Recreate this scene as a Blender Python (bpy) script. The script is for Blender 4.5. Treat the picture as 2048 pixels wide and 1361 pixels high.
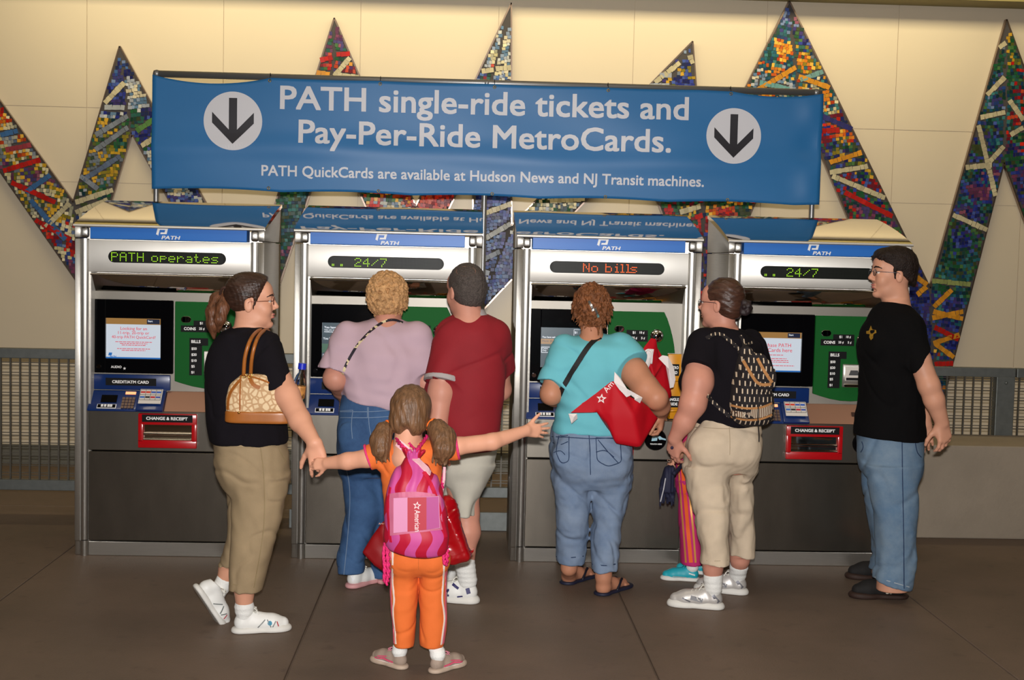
import bpy, bmesh, math, random
import numpy as np
from mathutils import Vector, Matrix
from mathutils.bvhtree import BVHTree
import openvdb

for _o in list(bpy.data.objects):
    bpy.data.objects.remove(_o)
SC = bpy.context.scene
COL = SC.collection
random.seed(7)

# ---------------------------------------------------------------- camera
CX, CD, CH = -0.06, 7.146, 1.70
YAW, PIT, ROL, FPX = 0.0384, 0.0644, 0.0236, 2600.0
_cy, _sy = math.cos(YAW), math.sin(YAW)
_cp, _sp = math.cos(PIT), math.sin(PIT)
_cr, _sr = math.cos(ROL), math.sin(ROL)
CF = np.array([_sy*_cp, _cy*_cp, -_sp])
_R0 = np.array([_cy, -_sy, 0.0])
_U0 = np.cross(_R0, CF)
CR = _cr*_R0 + _sr*_U0
CU = -_sr*_R0 + _cr*_U0
CC = np.array([CX, -CD, CH])
cam_data = bpy.data.cameras.new('camera')
cam = bpy.data.objects.new('camera', cam_data)
COL.objects.link(cam)
cam_data.sensor_fit = 'HORIZONTAL'
cam_data.sensor_width = 36.0
cam_data.lens = 36.0*FPX/2048.0
cam_data.clip_start = 0.05
cam_data.clip_end = 200
cam.matrix_world = Matrix(((CR[0], CU[0], -CF[0], CC[0]), (CR[1], CU[1], -CF[1], CC[1]),
                           (CR[2], CU[2], -CF[2], CC[2]), (0, 0, 0, 1)))
SC.camera = cam


def at(px, py, Y=None, Z=None):
    """a spot of the photograph at depth Y (or height Z) as a place in the hall, metres"""
    D = CF + CR*((px-1024)/FPX) - CU*((py-680.5)/FPX)
    t = (Y+CD)/D[1] if Y is not None else (Z-CH)/D[2]
    return CC + t*D


# ---------------------------------------------------------------- world, lights, exposure
world = bpy.data.worlds.new('hall_air')
SC.world = world
world.use_nodes = True
_bg = world.node_tree.nodes['Background']
_bg.inputs[0].default_value = (1.0, 0.86, 0.68, 1)
_bg.inputs[1].default_value = 0.07


def add_light(name, kind, loc, energy, color, target=None, **kw):
    ld = bpy.data.lights.new(name, kind)
    ld.energy = energy
    ld.color = color
    for k, v in kw.items():
        setattr(ld, k, v)
    lo = bpy.data.objects.new(name, ld)
    lo.location = loc
    if target is not None:
        lo.rotation_euler = (Vector(target)-Vector(loc)).to_track_quat('-Z', 'Y').to_euler()
    COL.objects.link(lo)
    return lo


WARM = (1.0, 0.85, 0.52)
# the photographer's flash, just above the lens
add_light('camera_flash', 'AREA', tuple(CC + CU*0.13 - CF*0.03), 165, (1.0, 0.97, 0.95), target=tuple(CC + CF*8),
          shape='RECTANGLE', size=0.07, size_y=0.045, spread=math.radians(120))
# wall-washing fluorescent trough above the mosaic wall
add_light('wall_washer', 'AREA', (0.3, 1.95, 4.15), 84, WARM, target=(0.3, 3.05, 3.25),
          shape='RECTANGLE', size=7.8, size_y=0.25)
# ceiling troffers of the hall
for _i, (_x, _y) in enumerate(((-2.6, -1.6), (0.6, -1.6), (3.8, -1.6), (-2.6, -6), (1.6, -6))):
    add_light('ceiling_troffer', 'AREA', (_x, _y, 4.2), 14, (1.0, 0.86, 0.66), target=(_x, _y, 0),
              shape='RECTANGLE', size=1.3, size_y=0.35)
SC.view_settings.view_transform = 'Standard'
SC.view_settings.look = 'None'
SC.view_settings.gamma = 1.0
SC.view_settings.use_curve_mapping = False
SC.view_settings.exposure = 0.0
# ---------------------------------------------------------------- helpers
def lin(c):
    """'#rrggbb' or 0-255 triple to linear rgb"""
    if isinstance(c, str):
        c = [int(c[i:i+2], 16) for i in (1, 3, 5)]
    out = []
    for v in c:
        v = v/255.0
        out.append(v/12.92 if v <= 0.04045 else ((v+0.055)/1.055)**2.4)
    return tuple(out)


MATS = {}


def mat(name, color=(200, 200, 200), rough=0.6, metal=0.0, emit=None, estr=1.0, noise=0.0, nscale=30.0,
        bump=0.0, bscale=60.0, spec=0.5, alpha=None, trans=0.0, stretch=None, coat=0.0, sheen=0.0, sss=0.0, aniso=0.0, attr=None, ior=1.45):
    if name in MATS:
        return MATS[name]
    m = bpy.data.materials.new(name)
    m.use_nodes = True
    nt = m.node_tree
    b = nt.nodes['Principled BSDF']
    c = lin(color)
    b.inputs['Base Color'].default_value = (*c, 1)
    b.inputs['Roughness'].default_value = rough
    b.inputs['Metallic'].default_value = metal
    b.inputs['Specular IOR Level'].default_value = spec
    b.inputs['IOR'].default_value = ior
    if trans:
        b.inputs['Transmission Weight'].default_value = trans
    if coat:
        b.inputs['Coat Weight'].default_value = coat
        b.inputs['Coat Roughness'].default_value = 0.08
    if sheen:
        b.inputs['Sheen Weight'].default_value = sheen
    if sss:
        b.inputs['Subsurface Weight'].default_value = sss
        b.inputs['Subsurface Radius'].default_value = (1.0, 0.35, 0.2)
        b.inputs['Subsurface Scale'].default_value = 0.008
    if aniso:
        b.inputs['Anisotropic'].default_value = aniso
    if emit:
        b.inputs['Emission Color'].default_value = (*lin(emit), 1)
        b.inputs['Emission Strength'].default_value = estr
    base = None
    if attr:
        a = nt.nodes.new('ShaderNodeVertexColor')
        a.layer_name = attr
        base = a.outputs['Color']
        nt.links.new(base, b.inputs['Base Color'])
    if noise or bump:
        tc = nt.nodes.new('ShaderNodeTexCoord')
        mp = nt.nodes.new('ShaderNodeMapping')
        if stretch:
            mp.inputs['Scale'].default_value = stretch
        nt.links.new(tc.outputs['Object'], mp.inputs['Vector'])
    if noise:
        n = nt.nodes.new('ShaderNodeTexNoise')
        n.inputs['Scale'].default_value = nscale
        n.inputs['Detail'].default_value = 5
        nt.links.new(mp.outputs['Vector'], n.inputs['Vector'])
        r = nt.nodes.new('ShaderNodeMapRange')
        r.inputs['From Min'].default_value = 0.3
        r.inputs['From Max'].default_value = 0.7
        r.inputs['To Min'].default_value = 1-noise
        r.inputs['To Max'].default_value = 1+noise
        nt.links.new(n.outputs['Fac'], r.inputs['Value'])
        mx = nt.nodes.new('ShaderNodeVectorMath')
        mx.operation = 'SCALE'
        if base:
            nt.links.new(base, mx.inputs[0])
        else:
            mx.inputs[0].default_value = c
        nt.links.new(r.outputs['Result'], mx.inputs['Scale'])
        nt.links.new(mx.outputs['Vector'], b.inputs['Base Color'])
    if bump:
        n2 = nt.nodes.new('ShaderNodeTexNoise')
        n2.inputs['Scale'].default_value = bscale
        n2.inputs['Detail'].default_value = 4
        nt.links.new(mp.outputs['Vector'], n2.inputs['Vector'])
        bp = nt.nodes.new('ShaderNodeBump')
        bp.inputs['Strength'].default_value = bump
        bp.inputs['Distance'].default_value = 0.01
        nt.links.new(n2.outputs['Fac'], bp.inputs['Height'])
        nt.links.new(bp.outputs['Normal'], b.inputs['Normal'])
    MATS[name] = m
    return m


def nodes_of(m):
    return m.node_tree.nodes, m.node_tree.links, m.node_tree.nodes['Principled BSDF']


def link(name, me, m=None, parent=None, smooth=None):
    o = bpy.data.objects.new(name, me)
    COL.objects.link(o)
    if m is not None:
        me.materials.append(m)
    if parent is not None:
        o.parent = parent
        if parent.type == 'EMPTY':
            o.matrix_parent_inverse = Matrix.Translation(-Vector(parent['place']))
    if smooth:
        for p in me.polygons:
            p.use_smooth = True
    return o


def thing(name, label, cat, loc, group=None):
    o = bpy.data.objects.new(name, None)
    o.empty_display_size = 0.1
    COL.objects.link(o)
    o.location = loc
    o['place'] = [float(v) for v in loc]
    tag(o, label, cat, group)
    return o


def tag(o, label=None, cat=None, group=None, kind=None):
    if label:
        o['label'] = label
    if cat:
        o['category'] = cat
    if group:
        o['group'] = group
    if kind:
        o['kind'] = kind
    return o


class MB:
    """collects shapes in world coordinates and links them as one mesh"""

    def __init__(self):
        self.bm = bmesh.new()

    def _bev(self, faces, bev, seg=2):
        if bev:
            es = list({e for f in faces for e in f.edges})
            bmesh.ops.bevel(self.bm, geom=es, offset=bev, segments=seg, affect='EDGES', profile=0.5)

    def box(self, x0, x1, y0, y1, z0, z1, bev=0, seg=2):
        vs = [self.bm.verts.new(p) for p in ((x0, y0, z0), (x1, y0, z0), (x1, y1, z0), (x0, y1, z0),
                                             (x0, y0, z1), (x1, y0, z1), (x1, y1, z1), (x0, y1, z1))]
        fs = [self.bm.faces.new([vs[i] for i in q]) for q in ((3, 2, 1, 0), (4, 5, 6, 7), (0, 1, 5, 4), (1, 2, 6, 5), (2, 3, 7, 6), (3, 0, 4, 7))]
        self._bev(fs, bev, seg)
        return self

    def prism(self, pts, d, bev=0, seg=2):
        """polygon pts (3-D, planar) pushed along vector d"""
        d = Vector(d)
        a = [self.bm.verts.new(p) for p in pts]
        b = [self.bm.verts.new(Vector(p)+d) for p in pts]
        n = len(pts)
        fs = [self.bm.faces.new(a), self.bm.faces.new(b[::-1])]
        for i in range(n):
            fs.append(self.bm.faces.new((a[i], b[i], b[(i+1) % n], a[(i+1) % n])))
        bmesh.ops.recalc_face_normals(self.bm, faces=fs)
        self._bev(fs, bev, seg)
        return self

    def quad(self, *p):
        self.bm.faces.new([self.bm.verts.new(q) for q in p])
        return self

    def tube(self, pts, r, seg=12, caps=True, closed=False):
        pts = [Vector(p) for p in pts]
        n = len(pts)
        rs = r if hasattr(r, '__len__') else [r]*n
        up = None
        rings = []
        for i, p in enumerate(pts):
            a = pts[i-1] if (i > 0 or closed) else p
            c = pts[(i+1) % n] if (i < n-1 or closed) else p
            t = (c-a).normalized()
            if up is None:
                up = t.orthogonal().normalized()
            up = (up - t*up.dot(t))
            up = up.normalized() if up.length > 1e-6 else t.orthogonal().normalized()
            s = t.cross(up)
            rings.append([self.bm.verts.new(p + (up*math.cos(q)+s*math.sin(q))*rs[i]) for q in [2*math.pi*j/seg for j in range(seg)]])
        m = n if closed else n-1
        for i in range(m):
            A, B = rings[i], rings[(i+1) % n]
            for j in range(seg):
                self.bm.faces.new((A[j], A[(j+1) % seg], B[(j+1) % seg], B[j]))
        if caps and not closed:
            self.bm.faces.new(rings[0][::-1])
            self.bm.faces.new(rings[-1])
        return self

    def ball(self, c, r, seg=16, scale=(1, 1, 1)):
        mtx = Matrix.Translation(c) @ Matrix.Diagonal((*scale, 1))
        bmesh.ops.create_uvsphere(self.bm, u_segments=seg, v_segments=max(6, seg//2), radius=r, matrix=mtx)
        return self

    def disc(self, c, r, n, th, seg=32, r2=None):
        n = Vector(n).normalized()
        q = n.to_track_quat('Z', 'Y').to_matrix().to_4x4()
        bmesh.ops.create_cone(self.bm, cap_ends=True, segments=seg, radius1=r, radius2=r if r2 is None else r2, depth=th,
                              matrix=Matrix.Translation(Vector(c)+n*th/2) @ q)
        return self

    def mesh(self, me, mtx=None):
        o = len(self.bm.verts)
        self.bm.from_mesh(me)
        if mtx is not None:
            self.bm.verts.ensure_lookup_table()
            for v in self.bm.verts[o:]:
                v.co = mtx @ v.co
        return self

    def build(self, name, m, parent=None, smooth=False, angle=None):
        me = bpy.data.meshes.new(name)
        bmesh.ops.recalc_face_normals(self.bm, faces=self.bm.faces)
        self.bm.to_mesh(me)
        self.bm.free()
        o = link(name, me, m, parent)
        if smooth:
            for p in me.polygons:
                p.use_smooth = True
            if angle:
                me.set_sharp_from_angle(angle=math.radians(angle))
        return o


def text_mesh(s, bold=0.0, spacing=1.0, ext=0.002, shear=0.0, res=3):
    cu = bpy.data.curves.new('t', 'FONT')
    cu.body = s
    cu.size = 1.0
    cu.offset = bold
    cu.extrude = ext
    cu.shear = shear
    cu.space_character = spacing
    cu.resolution_u = res
    ob = bpy.data.objects.new('t', cu)
    COL.objects.link(ob)
    dg = bpy.context.evaluated_depsgraph_get()
    me = bpy.data.meshes.new_from_object(ob.evaluated_get(dg))
    bpy.data.objects.remove(ob)
    bpy.data.curves.remove(cu)
    return me


def fit_text(mb, s, origin, ux, uz, w=None, h=None, bold=0.01, th=0.0015, align='L', shear=0.0, spacing=1.0):
    """letters with lower-left at origin, running along ux, standing along uz, given width and/or height in metres"""
    me = text_mesh(s, ext=0.5, shear=shear, spacing=spacing)
    co = np.empty(len(me.vertices)*3)
    me.vertices.foreach_get('co', co)
    co = co.reshape(-1, 3)
    lo, hi = co.min(0), co.max(0)
    lo, hi = lo-[bold, bold, 0], hi+[bold, bold, 0]
    sx = w/(hi[0]-lo[0]) if w else None
    sz = h/(hi[1]-lo[1]) if h else None
    if sx is None:
        sx = sz
    if sz is None:
        sz = sx
    ux, uz, o = Vector(ux).normalized(), Vector(uz).normalized(), Vector(origin)
    n = ux.cross(uz)
    if align == 'C':
        o = o - ux*(hi[0]-lo[0])*sx/2
    m = Matrix(((ux[0]*sx, uz[0]*sz, n[0]*th, 0), (ux[1]*sx, uz[1]*sz, n[1]*th, 0), (ux[2]*sx, uz[2]*sz, n[2]*th, 0), (0, 0, 0, 1)))
    # heavier strokes: the same letters set four times, a hair apart
    for i, (dx, dy) in enumerate(((-bold, -bold), (bold, -bold), (-bold, bold), (bold, bold)) if bold >= 0.008 else ((0, 0),)):
        mb.mesh(me, Matrix.Translation(o) @ m @ Matrix.Translation((dx-lo[0], dy-lo[1], 0.12*i)))
    bpy.data.meshes.remove(me)
    return (hi[0]-lo[0])*sx


def stadium(cx, cz, w, h, y, n=10):
    r = h/2
    pts = []
    for s, a0 in ((1, -90), (-1, 90)):
        for i in range(n+1):
            a = math.radians(a0 + 180*i/n)
            pts.append((cx + s*(w/2-r) + r*math.cos(a), y, cz + r*math.sin(a)))
    return pts


def rrect(x0, x1, z0, z1, r, y, n=4):
    pts = []
    for cx, cz, a0 in ((x1-r, z0+r, -90), (x1-r, z1-r, 0), (x0+r, z1-r, 90), (x0+r, z0+r, 180)):
        for i in range(n+1):
            a = math.radians(a0 + 90*i/n)
            pts.append((cx+r*math.cos(a), y, cz+r*math.sin(a)))
    return pts


# ---------------------------------------------------------------- implicit shapes -> smooth meshes
def vnoise(P, scale, seed=0, amp=(1, .5)):
    """cheap smooth pseudo-noise of folded sines, about -1..1"""
    rs = np.random.RandomState(seed)
    out = 0
    x, y, z = [p*scale for p in P]
    for a in amp:
        w = rs.normal(size=(3, 3))
        w /= np.linalg.norm(w, axis=1)[:, None]
        ph = rs.uniform(0, 6.28, 6)
        u = w[0, 0]*x+w[0, 1]*y+w[0, 2]*z
        v = w[1, 0]*x+w[1, 1]*y+w[1, 2]*z
        t = w[2, 0]*x+w[2, 1]*y+w[2, 2]*z
        out = out + a*np.sin(u+1.3*np.sin(v*0.7+ph[0])+ph[1])*np.sin(v*1.1+1.1*np.sin(t*0.8+ph[2])+ph[3])
        x, y, z = x*2.1, y*2.1, z*2.1
    return out


class Sdf:
    def __init__(self, vox=0.006):
        self.p = []
        self.vox = vox
        self.warp = None

    def add(self, f, lo, hi, k=0.01, op='u'):
        self.p.append((f, np.minimum(lo, hi), np.maximum(lo, hi), k, op))
        return self

    def cone(self, a, b, ra, rb, k=0.015, op='u', sq=None, axis=None):
        """tapered round limb from a to b; sq flattens it along axis"""
        a, b = np.asarray(a, float), np.asarray(b, float)
        ab = b-a
        L2 = max(ab@ab, 1e-9)

        def f(X, Y, Z):
            x, y, z = X-a[0], Y-a[1], Z-a[2]
            t = np.clip((x*ab[0]+y*ab[1]+z*ab[2])/L2, 0, 1)
            x, y, z = x-t*ab[0], y-t*ab[1], z-t*ab[2]
            r = ra+(rb-ra)*t
            if sq:
                ax = np.asarray(axis, float)
                ax = ax/np.linalg.norm(ax)
                q = x*ax[0]+y*ax[1]+z*ax[2]
                e = q*(1/sq-1)
                x, y, z = x+e*ax[0], y+e*ax[1], z+e*ax[2]
                return (np.sqrt(x*x+y*y+z*z)-r)*(sq if sq < 1 else 1)
            return np.sqrt(x*x+y*y+z*z)-r
        R = max(ra, rb)*(max(1, sq) if sq else 1)
        return self.add(f, np.minimum(a, b)-R, np.maximum(a, b)+R, k, op)

    def sleeve(self, a, b, ra, rb, k=0.02, n=None, sq=None, axis=None):
        """tapered tube from a that ends in a flat cuff at b (cuff plane normal n)"""
        a, b = np.asarray(a, float), np.asarray(b, float)
        ab = b-a
        L2 = ab@ab
        n = ab/math.sqrt(L2) if n is None else np.asarray(n, float)/np.linalg.norm(n)

        def f(X, Y, Z):
            x, y, z = X-a[0], Y-a[1], Z-a[2]
            t = np.clip((x*ab[0]+y*ab[1]+z*ab[2])/L2, 0, 1.6)
            r = ra+(rb-ra)*np.minimum(t, 1.2)
            x, y, z = x-t*ab[0], y-t*ab[1], z-t*ab[2]
            if sq:
                q = x*axis[0]+y*axis[1]+z*axis[2]
                e = q*(1/sq-1)
                x, y, z = x+e*axis[0], y+e*axis[1], z+e*axis[2]
            d = np.sqrt(x*x+y*y+z*z)-r
            p = (X-b[0])*n[0]+(Y-b[1])*n[1]+(Z-b[2])*n[2]
            return np.maximum(d, p)
        R = max(ra, rb)*1.2
        return self.add(f, np.minimum(a, b)-R, np.maximum(a, b)+R, k)

    def chain(self, pts, rs, k=0.015, op='u', **kw):
        for i in range(len(pts)-1):
            self.cone(pts[i], pts[i+1], rs[i], rs[i+1], k, op, **kw)
        return self

    def ell(self, c, r, R=None, k=0.012, op='u'):
        """ellipsoid; columns of R are its axes"""
        c, r = np.asarray(c, float), np.asarray(r, float)
        M = np.eye(3) if R is None else np.asarray(R, float)

        def f(X, Y, Z):
            d = (X-c[0], Y-c[1], Z-c[2])
            q = [(d[0]*M[0, i]+d[1]*M[1, i]+d[2]*M[2, i])/r[i] for i in range(3)]
            s = np.sqrt(q[0]**2+q[1]**2+q[2]**2)
            g = np.sqrt((q[0]/r[0])**2+(q[1]/r[1])**2+(q[2]/r[2])**2)
            return s*(s-1)/np.maximum(g, 1e-6)
        ext = np.sqrt(((M*r)**2).sum(1))
        return self.add(f, c-ext, c+ext, k, op)

    def stack(self, rows, k=0.02, op='u', yaw=0.0, cap=0.0):
        """rows of (z, cx, cy, rx, ry[, exponent]) joined into a body; cap rounds the ends"""
        rows = sorted([tuple(r)+((2.2,) if len(r) == 5 else ()) for r in rows])
        A = np.array(rows, float)
        z0, z1 = A[0, 0], A[-1, 0]
        c, s = math.cos(yaw), math.sin(yaw)

        def sm(Z, i):
            # smooth (monotone cubic-ish) interpolation along z
            zz = np.clip(Z, z0, z1)
            j = np.clip(np.searchsorted(A[:, 0], zz, side='right')-1, 0, len(A)-2)
            t = (zz-A[j, 0])/np.maximum(A[j+1, 0]-A[j, 0], 1e-6)
            m = np.gradient(A[:, i], A[:, 0])
            h = A[j+1, 0]-A[j, 0]
            t2, t3 = t*t, t*t*t
            return (2*t3-3*t2+1)*A[j, i]+(t3-2*t2+t)*h*m[j]+(-2*t3+3*t2)*A[j+1, i]+(t3-t2)*h*m[j+1]

        def f(X, Y, Z):
            zl = Z[:1, :1, :]
            cx, cy, rx, ry, ex = [sm(zl, i) for i in range(1, 6)]
            dx, dy = X-cx, Y-cy
            u, v = np.abs(dx*c+dy*s)/rx, np.abs(-dx*s+dy*c)/ry
            q = (u**ex+v**ex)**(1/ex)
            d = (q-1)*np.minimum(rx, ry)
            e = np.maximum(z0-Z, Z-z1)
            if cap:
                d1, e1 = np.maximum(d+cap, 0), np.maximum(e+cap, 0)
                return np.minimum(np.maximum(d+cap, e+cap), 0)+np.sqrt(d1*d1+e1*e1)-cap
            return np.maximum(d, e)
        R = np.maximum(A[:, 3], A[:, 4])
        lo = np.array([(A[:, 1]-R).min(), (A[:, 2]-R).min(), z0])
        hi = np.array([(A[:, 1]+R).max(), (A[:, 2]+R).max(), z1])
        return self.add(f, lo, hi, k, op)

    def cut(self, p, n, k=0.004):
        """throw away what lies on the side n of the plane through p"""
        p, n = np.asarray(p, float), np.asarray(n, float)
        n = n/np.linalg.norm(n)
        self.p.append((lambda X, Y, Z: (X-p[0])*n[0]+(Y-p[1])*n[1]+(Z-p[2])*n[2], None, None, k, 'i'))
        return self

    def fold(self, f):
        """add f(X,Y,Z) to the distance everywhere: folds, curls, grain"""
        self.p.append((f, None, None, 0, 'w'))
        return self

    def mesh(self):
        v = self.vox
        bs = [(q[1], q[2]) for q in self.p if q[4] == 'u']
        lo = np.min([b[0] for b in bs], 0)-5*v
        hi = np.max([b[1] for b in bs], 0)+5*v
        n = np.ceil((hi-lo)/v).astype(int)+1
        ax = [np.arange(n[i], dtype=np.float32)*v+lo[i] for i in range(3)]
        D = np.full(n, 0.05, np.float32)
        for f, a, b, k, op in self.p:
            if a is None:
                i0, i1 = np.zeros(3, int), n
            else:
                m = max(3*v, k*1.2)
                i0 = np.clip(np.floor((a-m-lo)/v).astype(int), 0, n-2)
                i1 = np.clip(np.ceil((b+m-lo)/v).astype(int)+1, i0+2, n)
            sl = tuple(slice(i0[i], i1[i]) for i in range(3))
            X = ax[0][i0[0]:i1[0], None, None]
            Y = ax[1][None, i0[1]:i1[1], None]
            Z = ax[2][None, None, i0[2]:i1[2]]
            d = f(X, Y, Z).astype(np.float32)
            C = D[sl]
            if op == 'w':
                D[sl] = C+d
            elif op == 'u':
                h = np.clip(0.5+0.5*(C-d)/k, 0, 1) if k else (d < C)*1.0
                D[sl] = C*(1-h)+d*h-k*h*(1-h)
            else:
                if op == 's':
                    d = -d
                h = np.clip(0.5-0.5*(C-d)/k, 0, 1)
                D[sl] = C*(1-h)+d*h+k*h*(1-h)
        g = openvdb.FloatGrid()
        g.background = 0.05
        g.copyFromArray(np.clip(D, -0.05, 0.05))
        p, q = g.convertToQuads(0.0)
        return p*v+lo, q

    def build(self, name, m, parent=None, relax=1, color=None, mtx=None):
        p, q = self.mesh()
        p = p.astype(np.float64)
        # light relaxing along the surface
        e = np.concatenate([q[:, [0, 1]], q[:, [1, 2]], q[:, [2, 3]], q[:, [3, 0]]])
        for _ in range(relax):
            s = np.zeros_like(p)
            c = np.zeros(len(p))
            for i in range(3):
                s[:, i] = np.bincount(e[:, 0], p[e[:, 1], i], len(p))+np.bincount(e[:, 1], p[e[:, 0], i], len(p))
            c = np.bincount(e[:, 0], minlength=len(p))+np.bincount(e[:, 1], minlength=len(p))
            p = p*0.5+0.5*s/np.maximum(c, 1)[:, None]
        if mtx is not None:
            p = p @ np.array(mtx)[:3, :3].T + np.array(mtx)[:3, 3]
        me = bpy.data.meshes.new(name)
        me.vertices.add(len(p))
        me.vertices.foreach_set('co', p.astype(np.float32).ravel())
        me.loops.add(len(q)*4)
        me.loops.foreach_set('vertex_index', q[:, ::-1].astype(np.int32).ravel())
        me.polygons.add(len(q))
        me.polygons.foreach_set('loop_start', np.arange(0, len(q)*4, 4, dtype=np.int32))
        me.polygons.foreach_set('loop_total', np.full(len(q), 4, np.int32))
        me.polygons.foreach_set('use_smooth', np.ones(len(q), bool))
        me.update(calc_edges=True)
        me.validate()
        if color is not None:
            ca = me.color_attributes.new('tint', 'FLOAT_COLOR', 'POINT')
            cc = np.ones((len(p), 4), np.float32)
            cc[:, :3] = color(p)
            ca.data.foreach_set('color', cc.ravel())
        return link(name, me, m, parent)


def bvh(*objs):
    V, P = [], []
    for o in objs:
        n = len(V)
        V += [v.co.copy() for v in o.data.vertices]
        P += [[n+i for i in p.vertices] for p in o.data.polygons]
    return BVHTree.FromPolygons(V, P)


def hit(tree, px, py):
    D = CF + CR*((px-1024)/FPX) - CU*((py-680.5)/FPX)
    D = D/np.linalg.norm(D)
    loc, nor, _, _ = tree.ray_cast(Vector(CC), Vector(D))
    if loc is None:
        return None
    if nor.dot(Vector(D)) > 0:
        nor = -nor
    return loc, nor


def densify(pts, step):
    out = []
    for (x0, y0), (x1, y1) in zip(pts[:-1], pts[1:]):
        n = max(1, int(math.hypot(x1-x0, y1-y0)/step))
        for i in range(n):
            out.append((x0+(x1-x0)*i/n, y0+(y1-y0)*i/n))
    out.append(pts[-1])
    return out


def smooth_path(pts, n=6):
    """Catmull-Rom through 2-D or 3-D points"""
    P = [np.asarray(p, float) for p in pts]
    P = [2*P[0]-P[1]]+P+[2*P[-1]-P[-2]]
    out = []
    for i in range(1, len(P)-2):
        for j in range(n):
            t = j/n
            a, b, c, d = P[i-1], P[i], P[i+1], P[i+2]
            out.append(0.5*((2*b)+(-a+c)*t+(2*a-5*b+4*c-d)*t*t+(-a+3*b-3*c+d)*t**3))
    out.append(P[-2])
    return out


def ribbon(mb, tree, pts, width, lift=0.002, th=0.003, step=4, curve=True, wid=None):
    """a band of cloth or a seam that follows the surface along a path"""
    if curve and len(pts) > 2:
        pts = [tuple(p) for p in smooth_path(pts, 5)]
    H = []
    for p in densify([tuple(p) for p in pts], step):
        h = hit(tree, *p)
        if h is not None:
            H.append(h)
    if len(H) < 2:
        return
    for _ in range(3):
        H = [H[0]]+[((H[i-1][0]+H[i][0]*2+H[i+1][0])/4, (H[i-1][1]+H[i][1]*2+H[i+1][1]).normalized()) for i in range(1, len(H)-1)]+[H[-1]]
    ring = []
    for i, (l, n) in enumerate(H):
        a, b = H[max(0, i-1)][0], H[min(len(H)-1, i+1)][0]
        t = (b-a)
        if t.length < 1e-7:
            continue
        s = t.normalized().cross(n).normalized()
        w = width/2
        o = l+n*lift
        ring.append([mb.bm.verts.new(q) for q in (o-s*w-n*0.002, o-s*w+n*th, o+s*w+n*th, o+s*w-n*0.002)])
    for A, B in zip(ring[:-1], ring[1:]):
        for j in range(4):
            mb.bm.faces.new((A[j], A[(j+1) % 4], B[(j+1) % 4], B[j]))
    if ring:
        mb.bm.faces.new(ring[0])
        mb.bm.faces.new(ring[-1][::-1])


def patch(mb, tree, poly, lift=0.002, th=0.002, holes=None):
    """a flat shape (polygon in photograph coordinates) laid on a surface, with thickness"""
    front = []
    back = []
    for p in poly:
        h = hit(tree, *p)
        if h is None:
            continue
        front.append(mb.bm.verts.new(h[0]+h[1]*(lift+th)))
        back.append(mb.bm.verts.new(h[0]+h[1]*(-0.001)))
    n = len(front)
    if n < 3:
        return
    mb.bm.faces.new(front)
    for i in range(n):
        mb.bm.faces.new((front[i], back[i], back[(i+1) % n], front[(i+1) % n]))


def grid_patch(mb, tree, left, right, top, bot, lift=0.001, th=0.002, n=16):
    """a panel of cloth following the surface between four photograph curves"""
    F_ = {}
    for i in range(n+1):
        for j in range(n+1):
            u, v = i/n, j/n
            x = (left(v)*(1-u)+right(v)*u)
            y = (top(u)*(1-v)+bot(u)*v)
            h = hit(tree, x, y)
            F_[i, j] = mb.bm.verts.new(h[0]+h[1]*(lift+th)) if h else None
    for i in range(n):
        for j in range(n):
            q = [F_[i, j], F_[i, j+1], F_[i+1, j+1], F_[i+1, j]]
            if all(q):
                mb.bm.faces.new(q)


def star(cx, cy, r, rot=0, r2=0.42):
    return [(cx+(r if i % 2 == 0 else r*r2)*math.sin(math.radians(rot+36*i)), cy-(r if i % 2 == 0 else r*r2)*math.cos(math.radians(rot+36*i))) for i in range(10)]
# ---------------------------------------------------------------- the hall
XA, XB, YA, YW = -9.0, 9.5, -14.0, 3.02
# floor: concrete slabs, joints every 1.5 m
m_floor = mat('floor_concrete', (108, 93, 80), rough=0.55, spec=0.3)
nn, ll, bb = nodes_of(m_floor)
tc = nn.new('ShaderNodeTexCoord')
n1 = nn.new('ShaderNodeTexNoise')
n1.inputs['Scale'].default_value = 1.1
n1.inputs['Detail'].default_value = 8
n1.inputs['Roughness'].default_value = 0.62
ll.new(tc.outputs['Object'], n1.inputs['Vector'])
r1 = nn.new('ShaderNodeValToRGB')
r1.color_ramp.elements[0].position = 0.3
r1.color_ramp.elements[0].color = (*lin((97, 84, 72)), 1)
r1.color_ramp.elements[1].position = 0.72
r1.color_ramp.elements[1].color = (*lin((118, 100, 87)), 1)
ll.new(n1.outputs['Fac'], r1.inputs['Fac'])
n2 = nn.new('ShaderNodeTexNoise')
n2.inputs['Scale'].default_value = 9
n2.inputs['Detail'].default_value = 3
ll.new(tc.outputs['Object'], n2.inputs['Vector'])
r2 = nn.new('ShaderNodeMapRange')
r2.inputs['From Min'].default_value = 0.62
r2.inputs['From Max'].default_value = 0.75
r2.inputs['To Min'].default_value = 1.0
r2.inputs['To Max'].default_value = 0.78
ll.new(n2.outputs['Fac'], r2.inputs['Value'])
mx = nn.new('ShaderNodeVectorMath')
mx.operation = 'SCALE'
ll.new(r1.outputs['Color'], mx.inputs[0])
ll.new(r2.outputs['Result'], mx.inputs['Scale'])
ll.new(mx.outputs['Vector'], bb.inputs['Base Color'])
bp = nn.new('ShaderNodeBump')
bp.inputs['Strength'].default_value = 0.15
bp.inputs['Distance'].default_value = 0.01
n3 = nn.new('ShaderNodeTexNoise')
n3.inputs['Scale'].default_value = 140
ll.new(tc.outputs['Object'], n3.inputs['Vector'])
ll.new(n3.outputs['Fac'], bp.inputs['Height'])
ll.new(bp.outputs['Normal'], bb.inputs['Normal'])
f = MB()
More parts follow.
